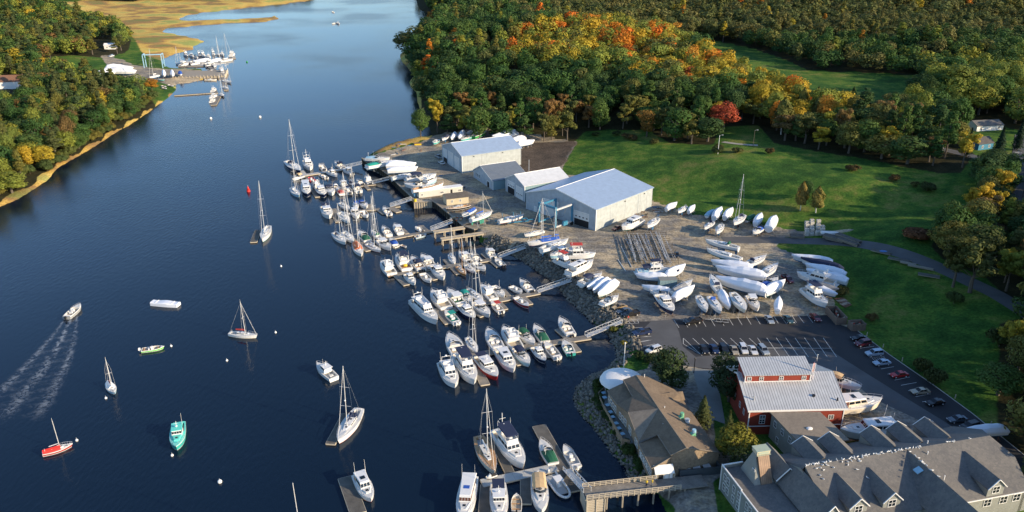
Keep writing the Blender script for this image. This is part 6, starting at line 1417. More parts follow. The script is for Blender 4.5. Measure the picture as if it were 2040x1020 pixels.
def travel_lift(label, x, y, z, rz, w_, l_, h, grp='travel lifts'):
    t = thing('boat_lift', label, 'boat lift', (x, y, z), rz, grp)
    for sx in (-1, 1):
        for sy in (-1, 1):
            px_, py_ = sx*l_/2, sy*w_/2; mb = MB(); mb.box(px_-.3, px_+.3, py_-.28, py_+.28, .9, h); lg = mb.build('leg', 'lift_blue', t)
            mb = MB(); mb.tube((px_, py_-.35, .75), (px_, py_+.35, .75), .75, n=12); mb.build('wheel', 'rubber_black', lg)
        mb = MB(); mb.box(sx*l_/2-.35, sx*l_/2+.35, -w_/2-.29, w_/2+.29, h, h+.8) if sx < 0 else None
        if sx < 0: mb.build('cross_beam', 'lift_blue', t)
    for sy in (-1, 1): mb = MB(); mb.box(-l_/2, l_/2, sy*w_/2-.25, sy*w_/2+.25, h-.65, h-.01); mb.box(-l_/2, l_/2, sy*w_/2-.2, sy*w_/2+.2, 1.3, 1.8); mb.build('side_beam', 'mast_alu' if sy < 0 else 'lift_blue', t)
    mb = MB(); mb.box(-1.2, 1.2, -w_/2-1.1, -w_/2-.3, 1.4, 3.0); mb.build('engine_housing', 'lift_blue', t)
    for x_ in (-l_*.25, l_*.2):
        mb = MB(); mb.path([(x_, -w_/2+.2, h-.4), (x_, -w_/4, h*.42), (x_, 0, h*.36), (x_, w_/4, h*.42), (x_, w_/2-.2, h-.4)], .07, 4); mb.build('sling', 'canvas_grey', t)
g_ = W(*cc('I', 985, 835), 2.5); travel_lift('big blue travelling boat lift standing in front of the widest shed', g_[0], g_[1], 2.5, R(45), 8.5, 9.5, 8.8)
g_ = W(*cc('I', 630, 815), 2.5); t = thing('boat_trailer', 'hydraulic blue steel boat trailer carrying the white sailboat hull', 'boat trailer', (g_[0], g_[1], 2.5), R(15))
mb = MB(); mb.box(-6, 7, -1.7, -1.4, .5, .9); mb.box(-6, 7, 1.4, 1.7, .5, .9); mb.box(6.6, 7, -1.4, 1.4, .5, .9); mb.box(7, 9.5, -.15, .15, .5, .75); mb.build('frame', 'lift_blue', t)
for x in (-4, -2.4):
    for y in (-2.0, 2.0): mb = MB(); mb.tube((x, y-.25, .55), (x, y+.25, .55), .55, n=12); mb.build('wheel', 'rubber_black', t)
for x in (-3, 1.5, 4.5):
    for sd in (-1, 1): mb = MB(); mb.tube((x, sd*1.5, .8), (x, sd*1.9, 3.6), .12, n=5); mb.build('arm', 'lift_blue', t)
g_ = W(*cc('J', 52, 470), 2.0); t = thing('boat_lift', 'pale blue gantry boat lift in the far boatyard', 'boat lift', (g_[0], g_[1], 1.6), R(10), 'travel lifts')
for x in (-7, 7):
    for y in (-3.5, 3.5): mb = MB(); mb.box(x-.3, x+.3, y-.3, y+.3, 0, 10.4); mb.build('leg', 'light_blue', t)
    mb = MB(); mb.box(x-.3, x+.3, -3.2, 3.2, 10.4, 11); mb.build('end_beam', 'light_blue', t)
mb = MB(); mb.box(-6.7, 6.7, -3.8, -3.2, 10.4, 11.1); mb.build('cross_beam', 'light_blue', t)

# ------------------------------------------------------------ vehicles
for k, c in {'car_black': (.012,.012,.014), 'car_navy': (.015,.03,.09), 'car_white': (.72,.73,.72), 'car_silver': (.33,.38,.42), 'car_beige': (.42,.36,.26), 'car_red': (.42,.02,.02), 'car_maroon': (.13,.02,.03), 'car_teal': (.04,.09,.10), 'car_gold': (.30,.22,.12), 'car_lightblue': (.36,.46,.56), 'car_grey': (.10,.12,.14)}.items(): mat(k, c, .25, .25, .04, coat=.6)
mat('car_glass', (.01,.012,.016), .05, 0, .1); mat('lamp_lens', (.6,.6,.58), .15); mat('tail_lens', (.35,.01,.01), .2)
def car_proto(kind, color):
    t = thing({'sedan': 'parked_car', 'suv': 'parked_suv', 'pickup': 'pickup_truck'}[kind], None, {'pickup': 'truck'}.get(kind, 'car'))
    L, Wd = {'sedan': (4.7, 1.82), 'suv': (4.75, 1.88), 'pickup': (5.6, 1.98)}[kind]; hb = {'sedan': .95, 'suv': 1.08, 'pickup': 1.15}[kind]; ht = {'sedan': 1.45, 'suv': 1.75, 'pickup': 1.85}[kind]
    mb = MB(); rings = []
    prof = {'sedan': [(-.5,.55,.80),(-.47,.35,.97),(-.3,.30,1.0),(.15,.30,.98),(.40,.30,.86),(.48,.34,.72),(.5,.45,.62)], 'suv': [(-.5,.5,.95),(-.48,.32,1.0),(-.3,.3,1.0),(.15,.3,1.0),(.40,.3,.93),(.48,.34,.82),(.5,.45,.7)], 'pickup': [(-.5,.5,.96),(-.49,.4,1.0),(-.3,.36,1.0),(.1,.36,1.0),(.40,.36,.97),(.48,.4,.88),(.5,.5,.75)]}[kind]
    for s, zb, tf in prof:
        x = s * L; w_ = Wd/2 * (1 - .10 * max(0, abs(s) - .35) / .15); zt = hb * tf; rings.append([(x,-w_*.95,zb),(x,-w_,(zb+zt)/2),(x,-w_*.93,zt),(x,w_*.93,zt),(x,w_,(zb+zt)/2),(x,w_*.95,zb)])
    mb.loft(rings, 0, True, True)
    if kind == 'pickup':
        # bed: raised sides around a dark floor
        mb.box(-.49*L, -.12*L, -Wd*.48, -Wd*.42, hb-.05, hb+.18); mb.box(-.49*L, -.12*L, Wd*.42, Wd*.48, hb-.05, hb+.18); mb.box(-.5*L, -.49*L, -Wd*.48, Wd*.48, hb-.05, hb+.18); mb.box(-.12*L, -.10*L, -Wd*.48, Wd*.48, hb-.05, hb+.18)
    body = mb.build('body', color, t)
    if kind == 'pickup': m2 = MB(); m2.box(-.488*L, -.122*L, -Wd*.418, Wd*.418, hb+.0, hb+.03); m2.build('bed_liner', 'rubber_black', t)
    cab = {'sedan': (-.36, .20, -.20, .05), 'suv': (-.47, .22, -.42, .08), 'pickup': (-.10, .24, -.07, .13)}[kind]
    x0, x1, x2, x3 = [c_ * L for c_ in cab]; w0 = Wd * .45; w1 = Wd * .37
    lo = [(x0,-w0,hb-.03),(x1,-w0,hb-.03),(x1,w0,hb-.03),(x0,w0,hb-.03)]; hi = [(x2,-w1,ht-.05),(x3,-w1,ht-.05),(x3,w1,ht-.05),(x2,w1,ht-.05)]
    mb = MB(); mb.hexa(lo + hi); mb.build('window', 'car_glass', t)
    mb = MB(); mb.hexa([(x2-.05,-w1-.02,ht-.07),(x3+.04,-w1-.02,ht-.07),(x3+.04,w1+.02,ht-.07),(x2-.05,w1+.02,ht-.07),(x2+.05,-w1+.08,ht),(x3-.05,-w1+.08,ht),(x3-.05,w1-.08,ht),(x2+.05,w1-.08,ht)])
    for y0, y1 in ((-w0, -w1), (w0, w1)):
        for xa, xb in ((x0, x2), (x1, x3), ((x0+x1)/2, (x2+x3)/2)): mb.tube((xa, y0*1.01, hb-.03), (xb, y1*1.01, ht-.05), .045, n=4)
    mb.build('roof', color, t)
    for x in (-.31*L, .31*L):
        for y in (-1, 1):
            mb = MB(); mb.tube((x, y*(Wd/2-.22), .34), (x, y*(Wd/2+.01), .34), .34, n=14); wh = mb.build('wheel', 'rubber_black', t)
            mb = MB(); mb.tube((x, y*(Wd/2), .34), (x, y*(Wd/2+.025), .34), .2, n=10); mb.build('rim', 'steel', wh)
    for y in (-1, 1):
        mb = MB(); mb.box(.485*L, .505*L, y*Wd*.34-.18, y*Wd*.34+.18, hb*.62, hb*.62+.16); mb.build('headlight', 'lamp_lens', t)
        mb = MB(); mb.box(-.507*L, -.49*L, y*Wd*.38-.12, y*Wd*.38+.12, hb*.62, hb*.62+.22); mb.build('tail_light', 'tail_lens', t)
    return t
def copy_tree(o, parent=None):
    c = o.copy(); COL.objects.link(c)
    if parent is not None: c.parent = parent
    for ch in list(o.children): copy_tree(ch, c)
    return c
CARS = """
4 sedan car_black 1112,130 1070,70 | black sedan at the left end of the short middle row
4 sedan car_navy 1195,130 1150,65 | navy car second in the short middle row
4 suv car_black 1268,130 1230,75 | dark SUV third in the short middle row
4 sedan car_beige 1348,140 1315,75 | beige sedan fourth in the short middle row
4 suv car_white 1430,148 1380,55 | large white SUV fifth in the short middle row
4 sedan car_white 1505,145 1455,70 | white sedan sixth in the short middle row
4 suv car_silver 1592,140 1535,78 | silver blue SUV at the right end of the short middle row
4 suv car_white 632,125 745,88 | white SUV parked beside the trees at the lot's river end
H pickup car_black 1055,850 1185,828 | black pickup at the upper edge of the parking lot beside a flat trailer
H pickup car_navy 645,940 785,915 | dark blue pickup by the longest gangway
H sedan car_gold 482,735 588,708 | gold sedan by the rock bank above the parked pickup
H sedan car_grey 525,765 615,745 | dark car behind the black pickup by the rocks
H pickup car_black 570,795 682,768 | black pickup nearest the longest gangway's top
H sedan car_silver 1750,850 1712,800 | silver car in the upper row of the parking lot
H sedan car_teal 1905,845 1860,800 | dark green car in the upper row of the parking lot
7 sedan car_maroon 405,632 352,582 | maroon car at the right end of the upper row
H pickup car_maroon 1912,532 1842,478 | maroon pickup parked on the gravel beyond the wrapped boats
H sedan car_black 990,328 988,288 | small dark car beside the spar racks
H sedan car_maroon 480,110 548,80 | dark red car against the wall of the widest shed
7 sedan car_black 662,775 795,768 | black sedan beside the maroon one at the lot's far right
7 suv car_maroon 692,825 820,802 | maroon car next to the black sedan under the skips
7 suv car_lightblue 778,900 915,885 | pale blue station wagon on the right edge strip
7 sedan car_lightblue 835,975 980,958 | blue grey sedan just below the pale blue wagon
6 sedan car_red 765,520 900,505 | bright red convertible on the right edge strip
6 sedan car_beige 950,680 1125,668 | beige sedan on the right edge strip
6 sedan car_black 1095,795 1270,765 | black coupe on the right edge strip below the beige sedan
3 sedan car_grey 668,205 815,188 | grey sedan near the hotel at the end of the strip
3 suv car_black 795,272 905,245 | black SUV last in the strip beside the covered boat
A pickup car_silver 1625,312 1685,345 | silver pickup parked left of the farthest shed
A sedan car_white 1652,362 1705,388 | white car beside the silver pickup at the farthest shed
J sedan car_black 100,632 60,628 | dark car in the far boatyard by the orange tree
0 suv car_white 217,116 228,114 | white van on the far boatyard road
"""
protos = {}
for ln_ in CARS.strip().split('\n'):
    a_, lb = ln_.split('|'); s_, kind, col_, b_, st_ = a_.split(); zc = 3.2 if s_ != 'J' else 2.4
    b_ = cc(s_, *map(float, b_.split(','))); st_ = cc(s_, *map(float, st_.split(','))); P0 = np.array(W(*b_, zc)); P1 = np.array(W(*st_, zc)); d = P0 - P1; c_ = (P0 + P1) / 2
    key = (kind, col_)
    if key in protos: t = copy_tree(protos[key])
    else: t = protos[key] = car_proto(kind, col_)
    z = max(gz(c_[0], c_[1]), 1.0); z += .016 if z > 2.49 and s_ in '4H763' else 0
    t.location = (c_[0], c_[1], z); t.rotation_euler = (0, 0, math.atan2(d[1], d[0])); t['label'] = lb.strip(); t['group'] = 'parked vehicles'

# ------------------------------------------------------------ painted parking marks
mk = MB()
def mark(s, a, b, w_=.12, z=2.527):
    p = np.array(W(*cc(s, *a), 2.5)); q = np.array(W(*cc(s, *b), 2.5)); d = (q - p)[:2]; ln = np.hypot(*d); n_ = np.array([-d[1], d[0]]) / ln * w_ / 2
    mk.add([(p[0]-n_[0], p[1]-n_[1], z), (q[0]-n_[0], q[1]-n_[1], z), (q[0]+n_[0], q[1]+n_[1], z), (p[0]+n_[0], p[1]+n_[1], z)], [(0,1,2,3)])
for i in range(8): x = 925 + 75 * i; mark('4', (x, 15), (x + 150, 155))
mark('4', (1590, 92), (1900, 92))
for i in range(8): mark('7', (-85 + 75*i, 772), (22 + 75*i, 925))
mark('7', (-60, 855), (508, 855))
for i in range(14): mark('H', (972 + 72*i, 830 - 3.2*i), (1010 + 72*i, 892 - 3.2*i))
for i in range(4): mark('7', (100 + 70*i - 0, 597 - 3*i), (148 + 70*i, 662 - 3*i))
for k, (a, b) in enumerate([((600,895),(720,888)),((630,925),(760,915)),((650,970),(790,960)),((680,1005),(800,988)),((560,830),(690,828)),((590,860),(690,855)),((565,832),(590,862)),((600,832),(625,860)),((640,830),(665,858)),((680,830),(690,855))]): mark('H', a, b)
for k, (a, b) in enumerate([((455,262),(590,242)),((545,352),(690,340)),((655,462),(780,440)),((790,570),(935,540)),((850,620),(1000,593)),((920,672),(950,668)),((990,730),(1140,703)),((1055,780),(1120,770)),((720,512),(760,508))]): mark('6', a, b)
for k in range(6): mark('6', (570+22*k, 358-2*k), (600+22*k, 385-3*k), .1)
mark('4', (530, 12), (640, 0)); mark('4', (560, 50), (680, 28)); mark('4', (585, 90), (700, 60)); mark('4', (925, 15), (925, 60)); mark('4', (925, 60), (1075, 152))
tag(mk.build('parking_marks', 'mark_white'), kind='structure')
mb = MB(); kerb_px = [(1706,658),(1770,706),(1860,768),(1935,823),(2000,875),(2080,940)]
KP = [W(*p, 2.5) for p in kerb_px]
for a_, b_ in zip(KP[:-1], KP[1:]):
    A = Vector(a_); B = Vector(b_); d = (B - A).normalized(); n_ = Vector((-d.y, d.x, 0)) * .15; u = Vector((0, 0, .14)); mb.hexa([A, B, B + n_, A + n_] + [q + u for q in (A, B, B + n_, A + n_)])
    k = int((B - A).length / 7)
    for i in range(k): c_ = A.lerp(B, (i + .5) / k) + n_ * 6; q = thing('bollard', 'short pale timber post along the grass edge of the parking lot', 'bollard', c_, 0, 'posts along the lot edge'); m2 = MB(); m2.tube((0,0,-.2), (0,0,1.15), .13, .12, 8); m2.tube((0,0,1.15), (0,0,1.2), .12, .06, 8); m2.build('post', 'timber_pale', q)
tag(mb.build('kerb', 'concrete'), kind='structure')

# ------------------------------------------------------------ yard clutter
# spar racks
g0 = W(*cc('H', 640, 400), 2.5); g1 = W(*cc('H', 560, 170), 2.5); ax = math.atan2(g1[1]-g0[1], g1[0]-g0[0]); ln = math.hypot(g1[0]-g0[0], g1[1]-g0[1])
Lx = lambda f, u: (g0[0] + (g1[0]-g0[0])*f + u*math.sin(ax), g0[1] + (g1[1]-g0[1])*f - u*math.cos(ax))
wr = 16.0
for k in range(5):
    p = Lx(.05 + .225*k, 0); t = thing('spar_rack', 'dark rack frame carrying stored masts, %s from the road' % ['fifth', 'fourth', 'third', 'second', 'first'][k], 'rack', (p[0], p[1], 2.5), ax - math.pi/2, 'mast racks')
    for j in range(5): mb = MB(); mb.box(j*wr/4-.06, j*wr/4+.06, -.06, .06, 0, 2.9); mb.build('upright', 'timber_dark', t)
    for z in (.8, 1.6, 2.4): mb = MB(); mb.box(-.1, wr+.1, -.07, .07, z-.06, z+.06); mb.build('crossbar', 'timber_dark', t)
spr = None; ln_s = ln
for k in range(34):
    u = random.uniform(.3, wr-.3); lvl = random.choice([.8, 1.6, 2.4]); l_ = random.uniform(.7, 1.05) * ln_s
    if spr is None:
        spr = thing('stored_mast', 'long aluminium mast laid across the dark racks in the yard', 'mast', group='masts on the racks'); mb = MB(); mb.tube((-.5*ln_s,0,0), (.5*ln_s,0,0), .10, .09, 6); mb.build('spar', 'galv', spr); mb = MB(); mb.tube((-.1*ln_s,-.55,0), (-.1*ln_s,.55,0), .035, n=4); mb.tube((.2*ln_s,-.45,0), (.2*ln_s,.45,0), .035, n=4); mb.build('spreader', 'steel', spr); t = spr
    else: t = copy_tree(spr)
    p = Lx(.5 + random.uniform(-.06, .06), u); t.location = (p[0], p[1], 2.5 + lvl + .18 + random.uniform(0, .02)); t.rotation_euler = (random.uniform(0, 6.28), 0, ax + random.uniform(-.05, .05)); t.scale = (l_/ln_s, 1, 1)
for k, (a, b) in enumerate([((550,245),(635,410)),((525,350),(585,440))]):
    p = np.array(W(*cc('H', *a), 2.6)); q = np.array(W(*cc('H', *b), 2.6)); d = q - p; t = thing('stored_mast', ['pale mast lying on the gravel left of the racks', 'short pale pole lying on the gravel left of the racks'][k], 'mast', (p[0], p[1], 2.62), math.atan2(d[1], d[0]), 'poles on the ground'); mb = MB(); mb.tube((0,0,0), (float(np.hypot(d[0],d[1])),0,0), .12, n=6); mb.build('spar', 'mast_alu', t); mb = MB(); mb.box(-.15,.15,-.14,.14,-.1,.14); mb.build('heel', 'galv', t)
# concrete mooring blocks in four stacks
first = None; n_ = 0
for ci, (x, y0, y1) in enumerate([(965, 190, 292), (1007, 192, 290), (1055, 195, 292), (1096, 225, 292)]):
    rows = 6 if ci < 3 else 4; place = ['leftmost', 'second', 'third', 'rightmost'][ci]
    for r_ in range(rows):
        f_ = r_ / (rows - 1); g_ = G(*cc('G', x + (8 if ci == 2 else 0) * (1 - f_), y0 + (y1 - y0) * f_))
        for lv in range(2 if (r_ + ci) % 3 else 1):
            if first is None: first = thing('concrete_block', None, 'concrete block'); mb = MB(); mb.hexa([(-.75,-.55,0),(.75,-.55,0),(.75,.55,0),(-.75,.55,0),(-.72,-.52,.85),(.72,-.52,.85),(.72,.52,.85),(-.72,.52,.85)]); mb.build('block', 'block', first); mb = MB(); mb.tube((-.2,0,.83), (-.1,0,.97), .03, n=4); mb.tube((-.1,0,.97), (.1,0,.97), .03, n=4); mb.tube((.1,0,.97), (.2,0,.83), .03, n=4); mb.build('lifting_eye', 'rust', first); t = first
            else: t = copy_tree(first)
            t['label'] = 'pale concrete block in the %s stack beside the access road' % place; t['group'] = 'concrete blocks, %s stack' % place
            t.location = (g_[0], g_[1], g_[2] + .87 * lv + .02); t.rotation_euler = (0, 0, random.uniform(-.08, .08) + .1)
# stored dock sections
for k, (s, a, b, wd, st) in enumerate([('7',(175,-30+0),(285,-28),3,2),('7',(440,-20),(545,-8),2.6,3),('7',(545,-22),(735,22),2.4,2),('7',(460,-4),(600,10),2.4,3),('7',(560,8),(720,45),2.2,2),('7',(820,95),(980,110),2.2,1),('7',(950,160),(1140,172),2.0,1),('7',(1110,215),(1320,235),1.6,1),('7',(1190,285),(1370,295),2.2,1),('7',(1050,185),(1180,195),1.6,1)]):
    s = '7'; a = cc('7', *a); b = cc('7', *b); A = G(*a); B = G(*b); d = (B[0]-A[0], B[1]-A[1]); l_ = math.hypot(*d); pr = None
    for j in range(st):
        t = thing('stored_dock_section', ['weathered dock section lying at the left of the blocks', 'weathered dock section just right of the concrete blocks', 'long dock section rightmost in the upper store', 'dock section in front of the white topped one', 'lower right dock section beside the road', 'dock section with blue tarp on the lower lawn', 'brown dock section on the lower lawn by the road', 'long pale frame on the lower lawn by the road', 'dark dock section nearest the two roadside trees', 'pale narrow frame between dock sections on the lower lawn'][k], 'dock section', (A[0], A[1], max(A[2], B[2]) + .05 + .42*j), math.atan2(d[1], d[0]), 'stored dock sections stack %s' % 'abcdefghij'[k])
        mb = MB(); [mb.box(i*.3, i*.3+.24, -wd/2, wd/2, .3, .36) for i in range(int(l_/.3))]; mb.build('decking', 'planks_dark' if k not in (7, 9) else 'timber', t); mb = MB(); mb.box(0, l_, -wd/2+.1, -wd/2+.25, 0, .3); mb.box(0, l_, wd/2-.25, wd/2-.1, 0, .3); mb.build('stringer', 'timber', t)
g_ = G(*cc('7', 495, -40)); t = thing('upturned_hull', 'white upturned hull shape on top of the stored dock sections', 'boat', (g_[0], g_[1], g_[2] + 1.5), -.1); mb = hullmesh(7, 2.2, .7, .4); mb.v = [(x, y, -z) for x, y, z in mb.v]; mb.build('hull', ['gel_white']*4, t); mb = MB(); mb.box(-3, 2.4, -.05, .05, .38, .5); mb.build('keel_strip', 'galv', t)
g_ = G(*cc('7', 915, 97)); t = thing('blue_tarp', 'crumpled bright blue tarp on a stored dock section', 'tarp', (g_[0], g_[1], g_[2] + .45)); mb = MB(); mb.ellipsoid((0,0,0), (1.8,1.2,.45), 7, 4); mb.build('tarp', 'blue_tarp', t)
# skips (dumpsters)
def skip(lb, s, a, b, w_, h, mt):
    A = W(*cc(s, *a), 2.5); B = W(*cc(s, *b), 2.5); d = (B[0]-A[0], B[1]-A[1]); l_ = math.hypot(*d); t = thing('rubbish_skip', lb, 'skip', (A[0], A[1], 2.54), math.atan2(d[1], d[0]), 'rubbish skips')
    mb = MB(); mb.box(0, l_, 0, .1, 0, h); mb.box(0, l_, w_-.1, w_, 0, h); mb.box(0, .1, .1, w_-.1, 0, h); mb.box(l_-.1, l_, .1, w_-.1, 0, h); mb.box(.1, l_-.1, .1, w_-.1, 0, .1); mb.build('body', mt, t)
    mb = MB(); [mb.box(x, x+.12, -.08, -.0, .1, h) for x in np.arange(.3, l_, .9)]; mb.box(-.05, l_+.05, -.1, .0, h-.12, h+.03); mb.box(-.05, l_+.05, w_, w_+.1, h-.12, h+.03); mb.build('rib', mt, t)
    mb = MB()
    for k in range(14): x, y = random.uniform(.4, l_-.6), random.uniform(.3, w_-.4); mb.hexa([(x-.3,y-.25,.1),(x+.35,y-.2,.1),(x+.3,y+.25,.1),(x-.3,y+.2,.1),(x-.2,y-.2,h*random.uniform(.5,.95)),(x+.3,y-.15,h*random.uniform(.5,.95)),(x+.2,y+.2,h*.8),(x-.25,y+.15,h*.7)], k % 3)
    mb.build('rubbish', ['timber_dark', 'timber_pale', 'bottom_red'], t)
skip('long brown rubbish skip at the corner of yard and parking lot', '7', (625,668), (535,572), 3.2, 2.3, 'dumpster'); skip('shorter brown skip in front of the long one', '7', (668,722), (775,715), 2.8, 2.2, 'dumpster')
for k in range(5): g_ = W(*cc('7', 545+18*k, 478+14*k), 2.5); t = thing('timber_pallet', 'rusty red timber stacked above the long skip', 'pallet', (g_[0], g_[1], 2.5), .2+.1*k, 'timbers by the skip'); mb = MB(); [mb.box(0, 3.2, i*.4, i*.4+.2, .15, .3) for i in range(4)]; mb.build('boards', 'timber_pale' if k % 2 else 'rust', t); mb = MB(); mb.box(.2,.4,0,1.4,0,.15); mb.box(2.8,3,0,1.4,0,.15); mb.build('bearers', 'rust', t)
# dark container, flat trailer, sundries
g_ = W(*cc('H', 855, 585), 2.5); t = thing('dark_container', 'dark box container with pale roof among the wrapped boats', 'container', (g_[0], g_[1], 2.5), R(4)); mb = MB(); mb.box(0, 5.6, 0, 2.6, .3, 3.1); mb.build('body', 'shed_side_teal', t); mb = MB(); mb.box(-.1, 5.7, -.1, 2.7, 3.1, 3.25); mb.build('roof', 'walk', t); mb = MB(); mb.box(.3, .6, .2, 2.4, 0, .3); mb.box(5, 5.3, .2, 2.4, 0, .3); mb.build('skid', 'timber', t)
def flat_trailer(lb, s, a, b, m_='galv'):
    A = np.array(W(*cc(s, *a), 2.6)); B = np.array(W(*cc(s, *b), 2.6)); d = B - A; l_ = float(np.hypot(d[0], d[1])); t = thing('boat_trailer', lb, 'trailer', (A[0], A[1], 2.52), math.atan2(d[1], d[0]), 'empty boat trailers')
    mb = MB(); mb.tube((0,0,.6), (l_*.35,0,.6), .07); mb.tube((l_*.3,0,.6), (l_*.45,-.9,.6), .06); mb.tube((l_*.3,0,.6), (l_*.45,.9,.6), .06); mb.box(l_*.45, l_, -.95, -.85, .55, .68); mb.box(l_*.45, l_, .85, .95, .55, .68)
    for x in (.5, .75, .98): mb.box(l_*x-.06, l_*x+.0, -.85, .85, .55, .65)
    mb.build('frame', m_, t)
    for y in (-1.05, 1.05): mb = MB(); mb.tube((l_*.75, y-.1, .35), (l_*.75, y+.1, .35), .34, n=10); mb.build('wheel', 'rubber_black', t)
flat_trailer('empty galvanised boat trailer behind the black pickup', 'H', (1215,835), (1405,852)); flat_trailer('empty boat trailer under the boat behind the red building', '6', (420,680), (240,625)); flat_trailer('empty boat trailer right of the cream hut', 'A', (1790,578), (1885,575))
def pole(lb, px, py, h, m='trim_white', arm=0, nm='lamp_post', cat='lamp post', z=None, grp=None):
    g_ = G(px, py); t = thing(nm, lb, cat, g_, 0, grp); mb = MB(); mb.tube((0,0,-.3), (0,0,h), .14, .09, 7); mb.build('pole', m, t)
    mb = MB()
    if arm == 1: mb.tube((0,0,h), (1.2,0,h+.2), .06); mb.box(.9, 1.7, -.2, .2, h+.1, h+.28)
    elif arm == 2: mb.box(-1.3, 1.3, -.06, .06, h-.9, h-.7); [mb.tube((x,0,h-.7), (x,0,h-.4), .06) for x in (-1.1, -.5, .5, 1.1)]
    else: mb.ellipsoid((0,0,h+.15), (.25,.25,.25), 8, 5)
    mb.build('lamp_head' if arm != 2 else 'cross_arm', m if arm != 1 else 'galv', t)
pole('white lamp post at the wood edge above the big lawn', 1430, 307, 9, arm=1); pole('thin dark lamp post under the trees left of the footpath', 1500, 292, 8, 'bark', arm=1); pole('white lamp post among the trees near the far right street', 1878, 300, 8, arm=1); pole('wooden utility pole at the right-hand street corner', 2036, 395, 11, 'bark', 2, 'utility_pole', 'utility pole'); pole('leaning grey utility pole beside the upper street', 2019, 342, 9, 'galv', 2, 'utility_pole', 'utility pole')
pole('black lamp post at the entrance of the restaurant walkway', 1382, 743, 4.2, 'black_paint', 0); pole('white flagpole on the lawn at the restaurant point', 1242, 741, 8.5, 'trim_white', 0, 'flagpole', 'flagpole'); pole('grey pole at the outer corner of the quay wall', 735, 330, 5, 'galv', 0, 'mooring_post', 'post')
pole('tall white pole standing left of the travel lift', 1081, 470, 13, 'mast_alu', 0, 'loose_mast', 'mast')
g_ = W(*cc('A', 1490, 232), 2.6); t = thing('yellow_skip', 'small yellow container on the shore at the top of the yard', 'container', (g_[0], g_[1], 1.8), .15); mb = MB(); mb.box(-1.8, 1.8, -.9, .9, 0, 1.5); mb.build('body', 'yellow', t); mb = MB(); mb.box(-1.9, 1.9, -1, 1, 1.5, 1.6); mb.build('rim', 'rust', t)
def junk(lb, s, x0, x1, y0, y1, n, grp, cols=('timber', 'rust', 'galv', 'timber_dark', 'bottom_blue')):
    for k in range(n):
        p = W(*cc(s, random.uniform(x0, x1), random.uniform(y0, y1)), 2.5); z = gz(p[0], p[1])
        if z < .4: continue
        t = thing('yard_timber', lb, 'timber', (p[0], p[1], z), random.uniform(0, 3.1), grp); l_ = random.uniform(1.5, 5); mb = MB(); mb.box(0, l_, -.2, .2, 0, .25); mb.box(.1, l_*.9, .25, .5, 0, .2); mb.build('beam', random.choice(cols), t); mb = MB(); mb.box(.3, .5, -.3, .6, .26, .4); mb.build('spacer', 'timber', t)
junk('loose timber and steel lying on the shore at the top of the yard', 'A', 1270, 1580, 225, 330, 16, 'clutter on the top shore'); junk('loose beams and stands beside the widest shed', 'I', 1600, 1850, 690, 790, 14, 'clutter by the widest shed'); junk('loose timber between the laid up quay boats', 'A', 1380, 1700, 470, 560, 10, 'clutter between the quay boats')
for k, (x, y) in enumerate([(905, 215), (1240, 210)]): pass
def lobster_pots(): 
    g_ = W(*cc('A', 1800, 830), 2.5)
    for k in range(8): t = thing('crate', 'orange brown crate piled at the top of the gangway by the lift piers', 'crate', (g_[0] + random.uniform(-2.5, 2.5), g_[1] + random.uniform(-1.5, 1.5), 2.6 + .0), random.uniform(0, 3), 'crates by the lift piers'); mb = MB(); mb.box(-.5,.5,-.35,.35,0,.6); mb.build('box', 'canvas_orange' if k % 2 else 'canvas_tan', t); mb = MB(); mb.box(-.53,.53,-.38,.38,.6,.66); mb.build('lid', 'timber_pale', t)
lobster_pots()
# people on the pier
def person(lb, p, rz, shirt, trousers, pose=0):
    import bmesh
    me = bpy.data.meshes.new('person'); V = [(0,0,.95),(0,0,1.2),(0,0,1.45),(0,0,1.56),(0,.0,1.68),(0,.1,.88),(0,.12,.48),(0,.13,.06),(.12,.13,.03),(0,-.1,.88),(.05,-.12,.48),(.02,-.13,.06),(.14,-.13,.03),(0,.2,1.42),(.03,.26,1.15),(.15,.24,.95),(0,-.2,1.42),(.03,-.26,1.15),(.15,-.24,.95)]
    Ed = [(0,1),(1,2),(2,3),(3,4),(0,5),(5,6),(6,7),(7,8),(0,9),(9,10),(10,11),(11,12),(2,13),(13,14),(14,15),(2,16),(16,17),(17,18)]
    Rd = [.16,.15,.17,.06,.11,.1,.07,.05,.04,.1,.07,.05,.04,.07,.045,.035,.07,.045,.035]
    me.from_pydata(V, Ed, []); o = bpy.data.objects.new('person', me); COL.objects.link(o); md = o.modifiers.new('skin', 'SKIN'); 
    for i, r_ in enumerate(Rd): me.skin_vertices[0].data[i].radius = (r_, r_) if me.skin_vertices else None
    o.modifiers.new('sub', 'SUBSURF').levels = 1; me.materials.append(MATS[shirt]); o.location = p; o.rotation_euler = (0, 0, rz); tag(o, lb, 'person'); return o
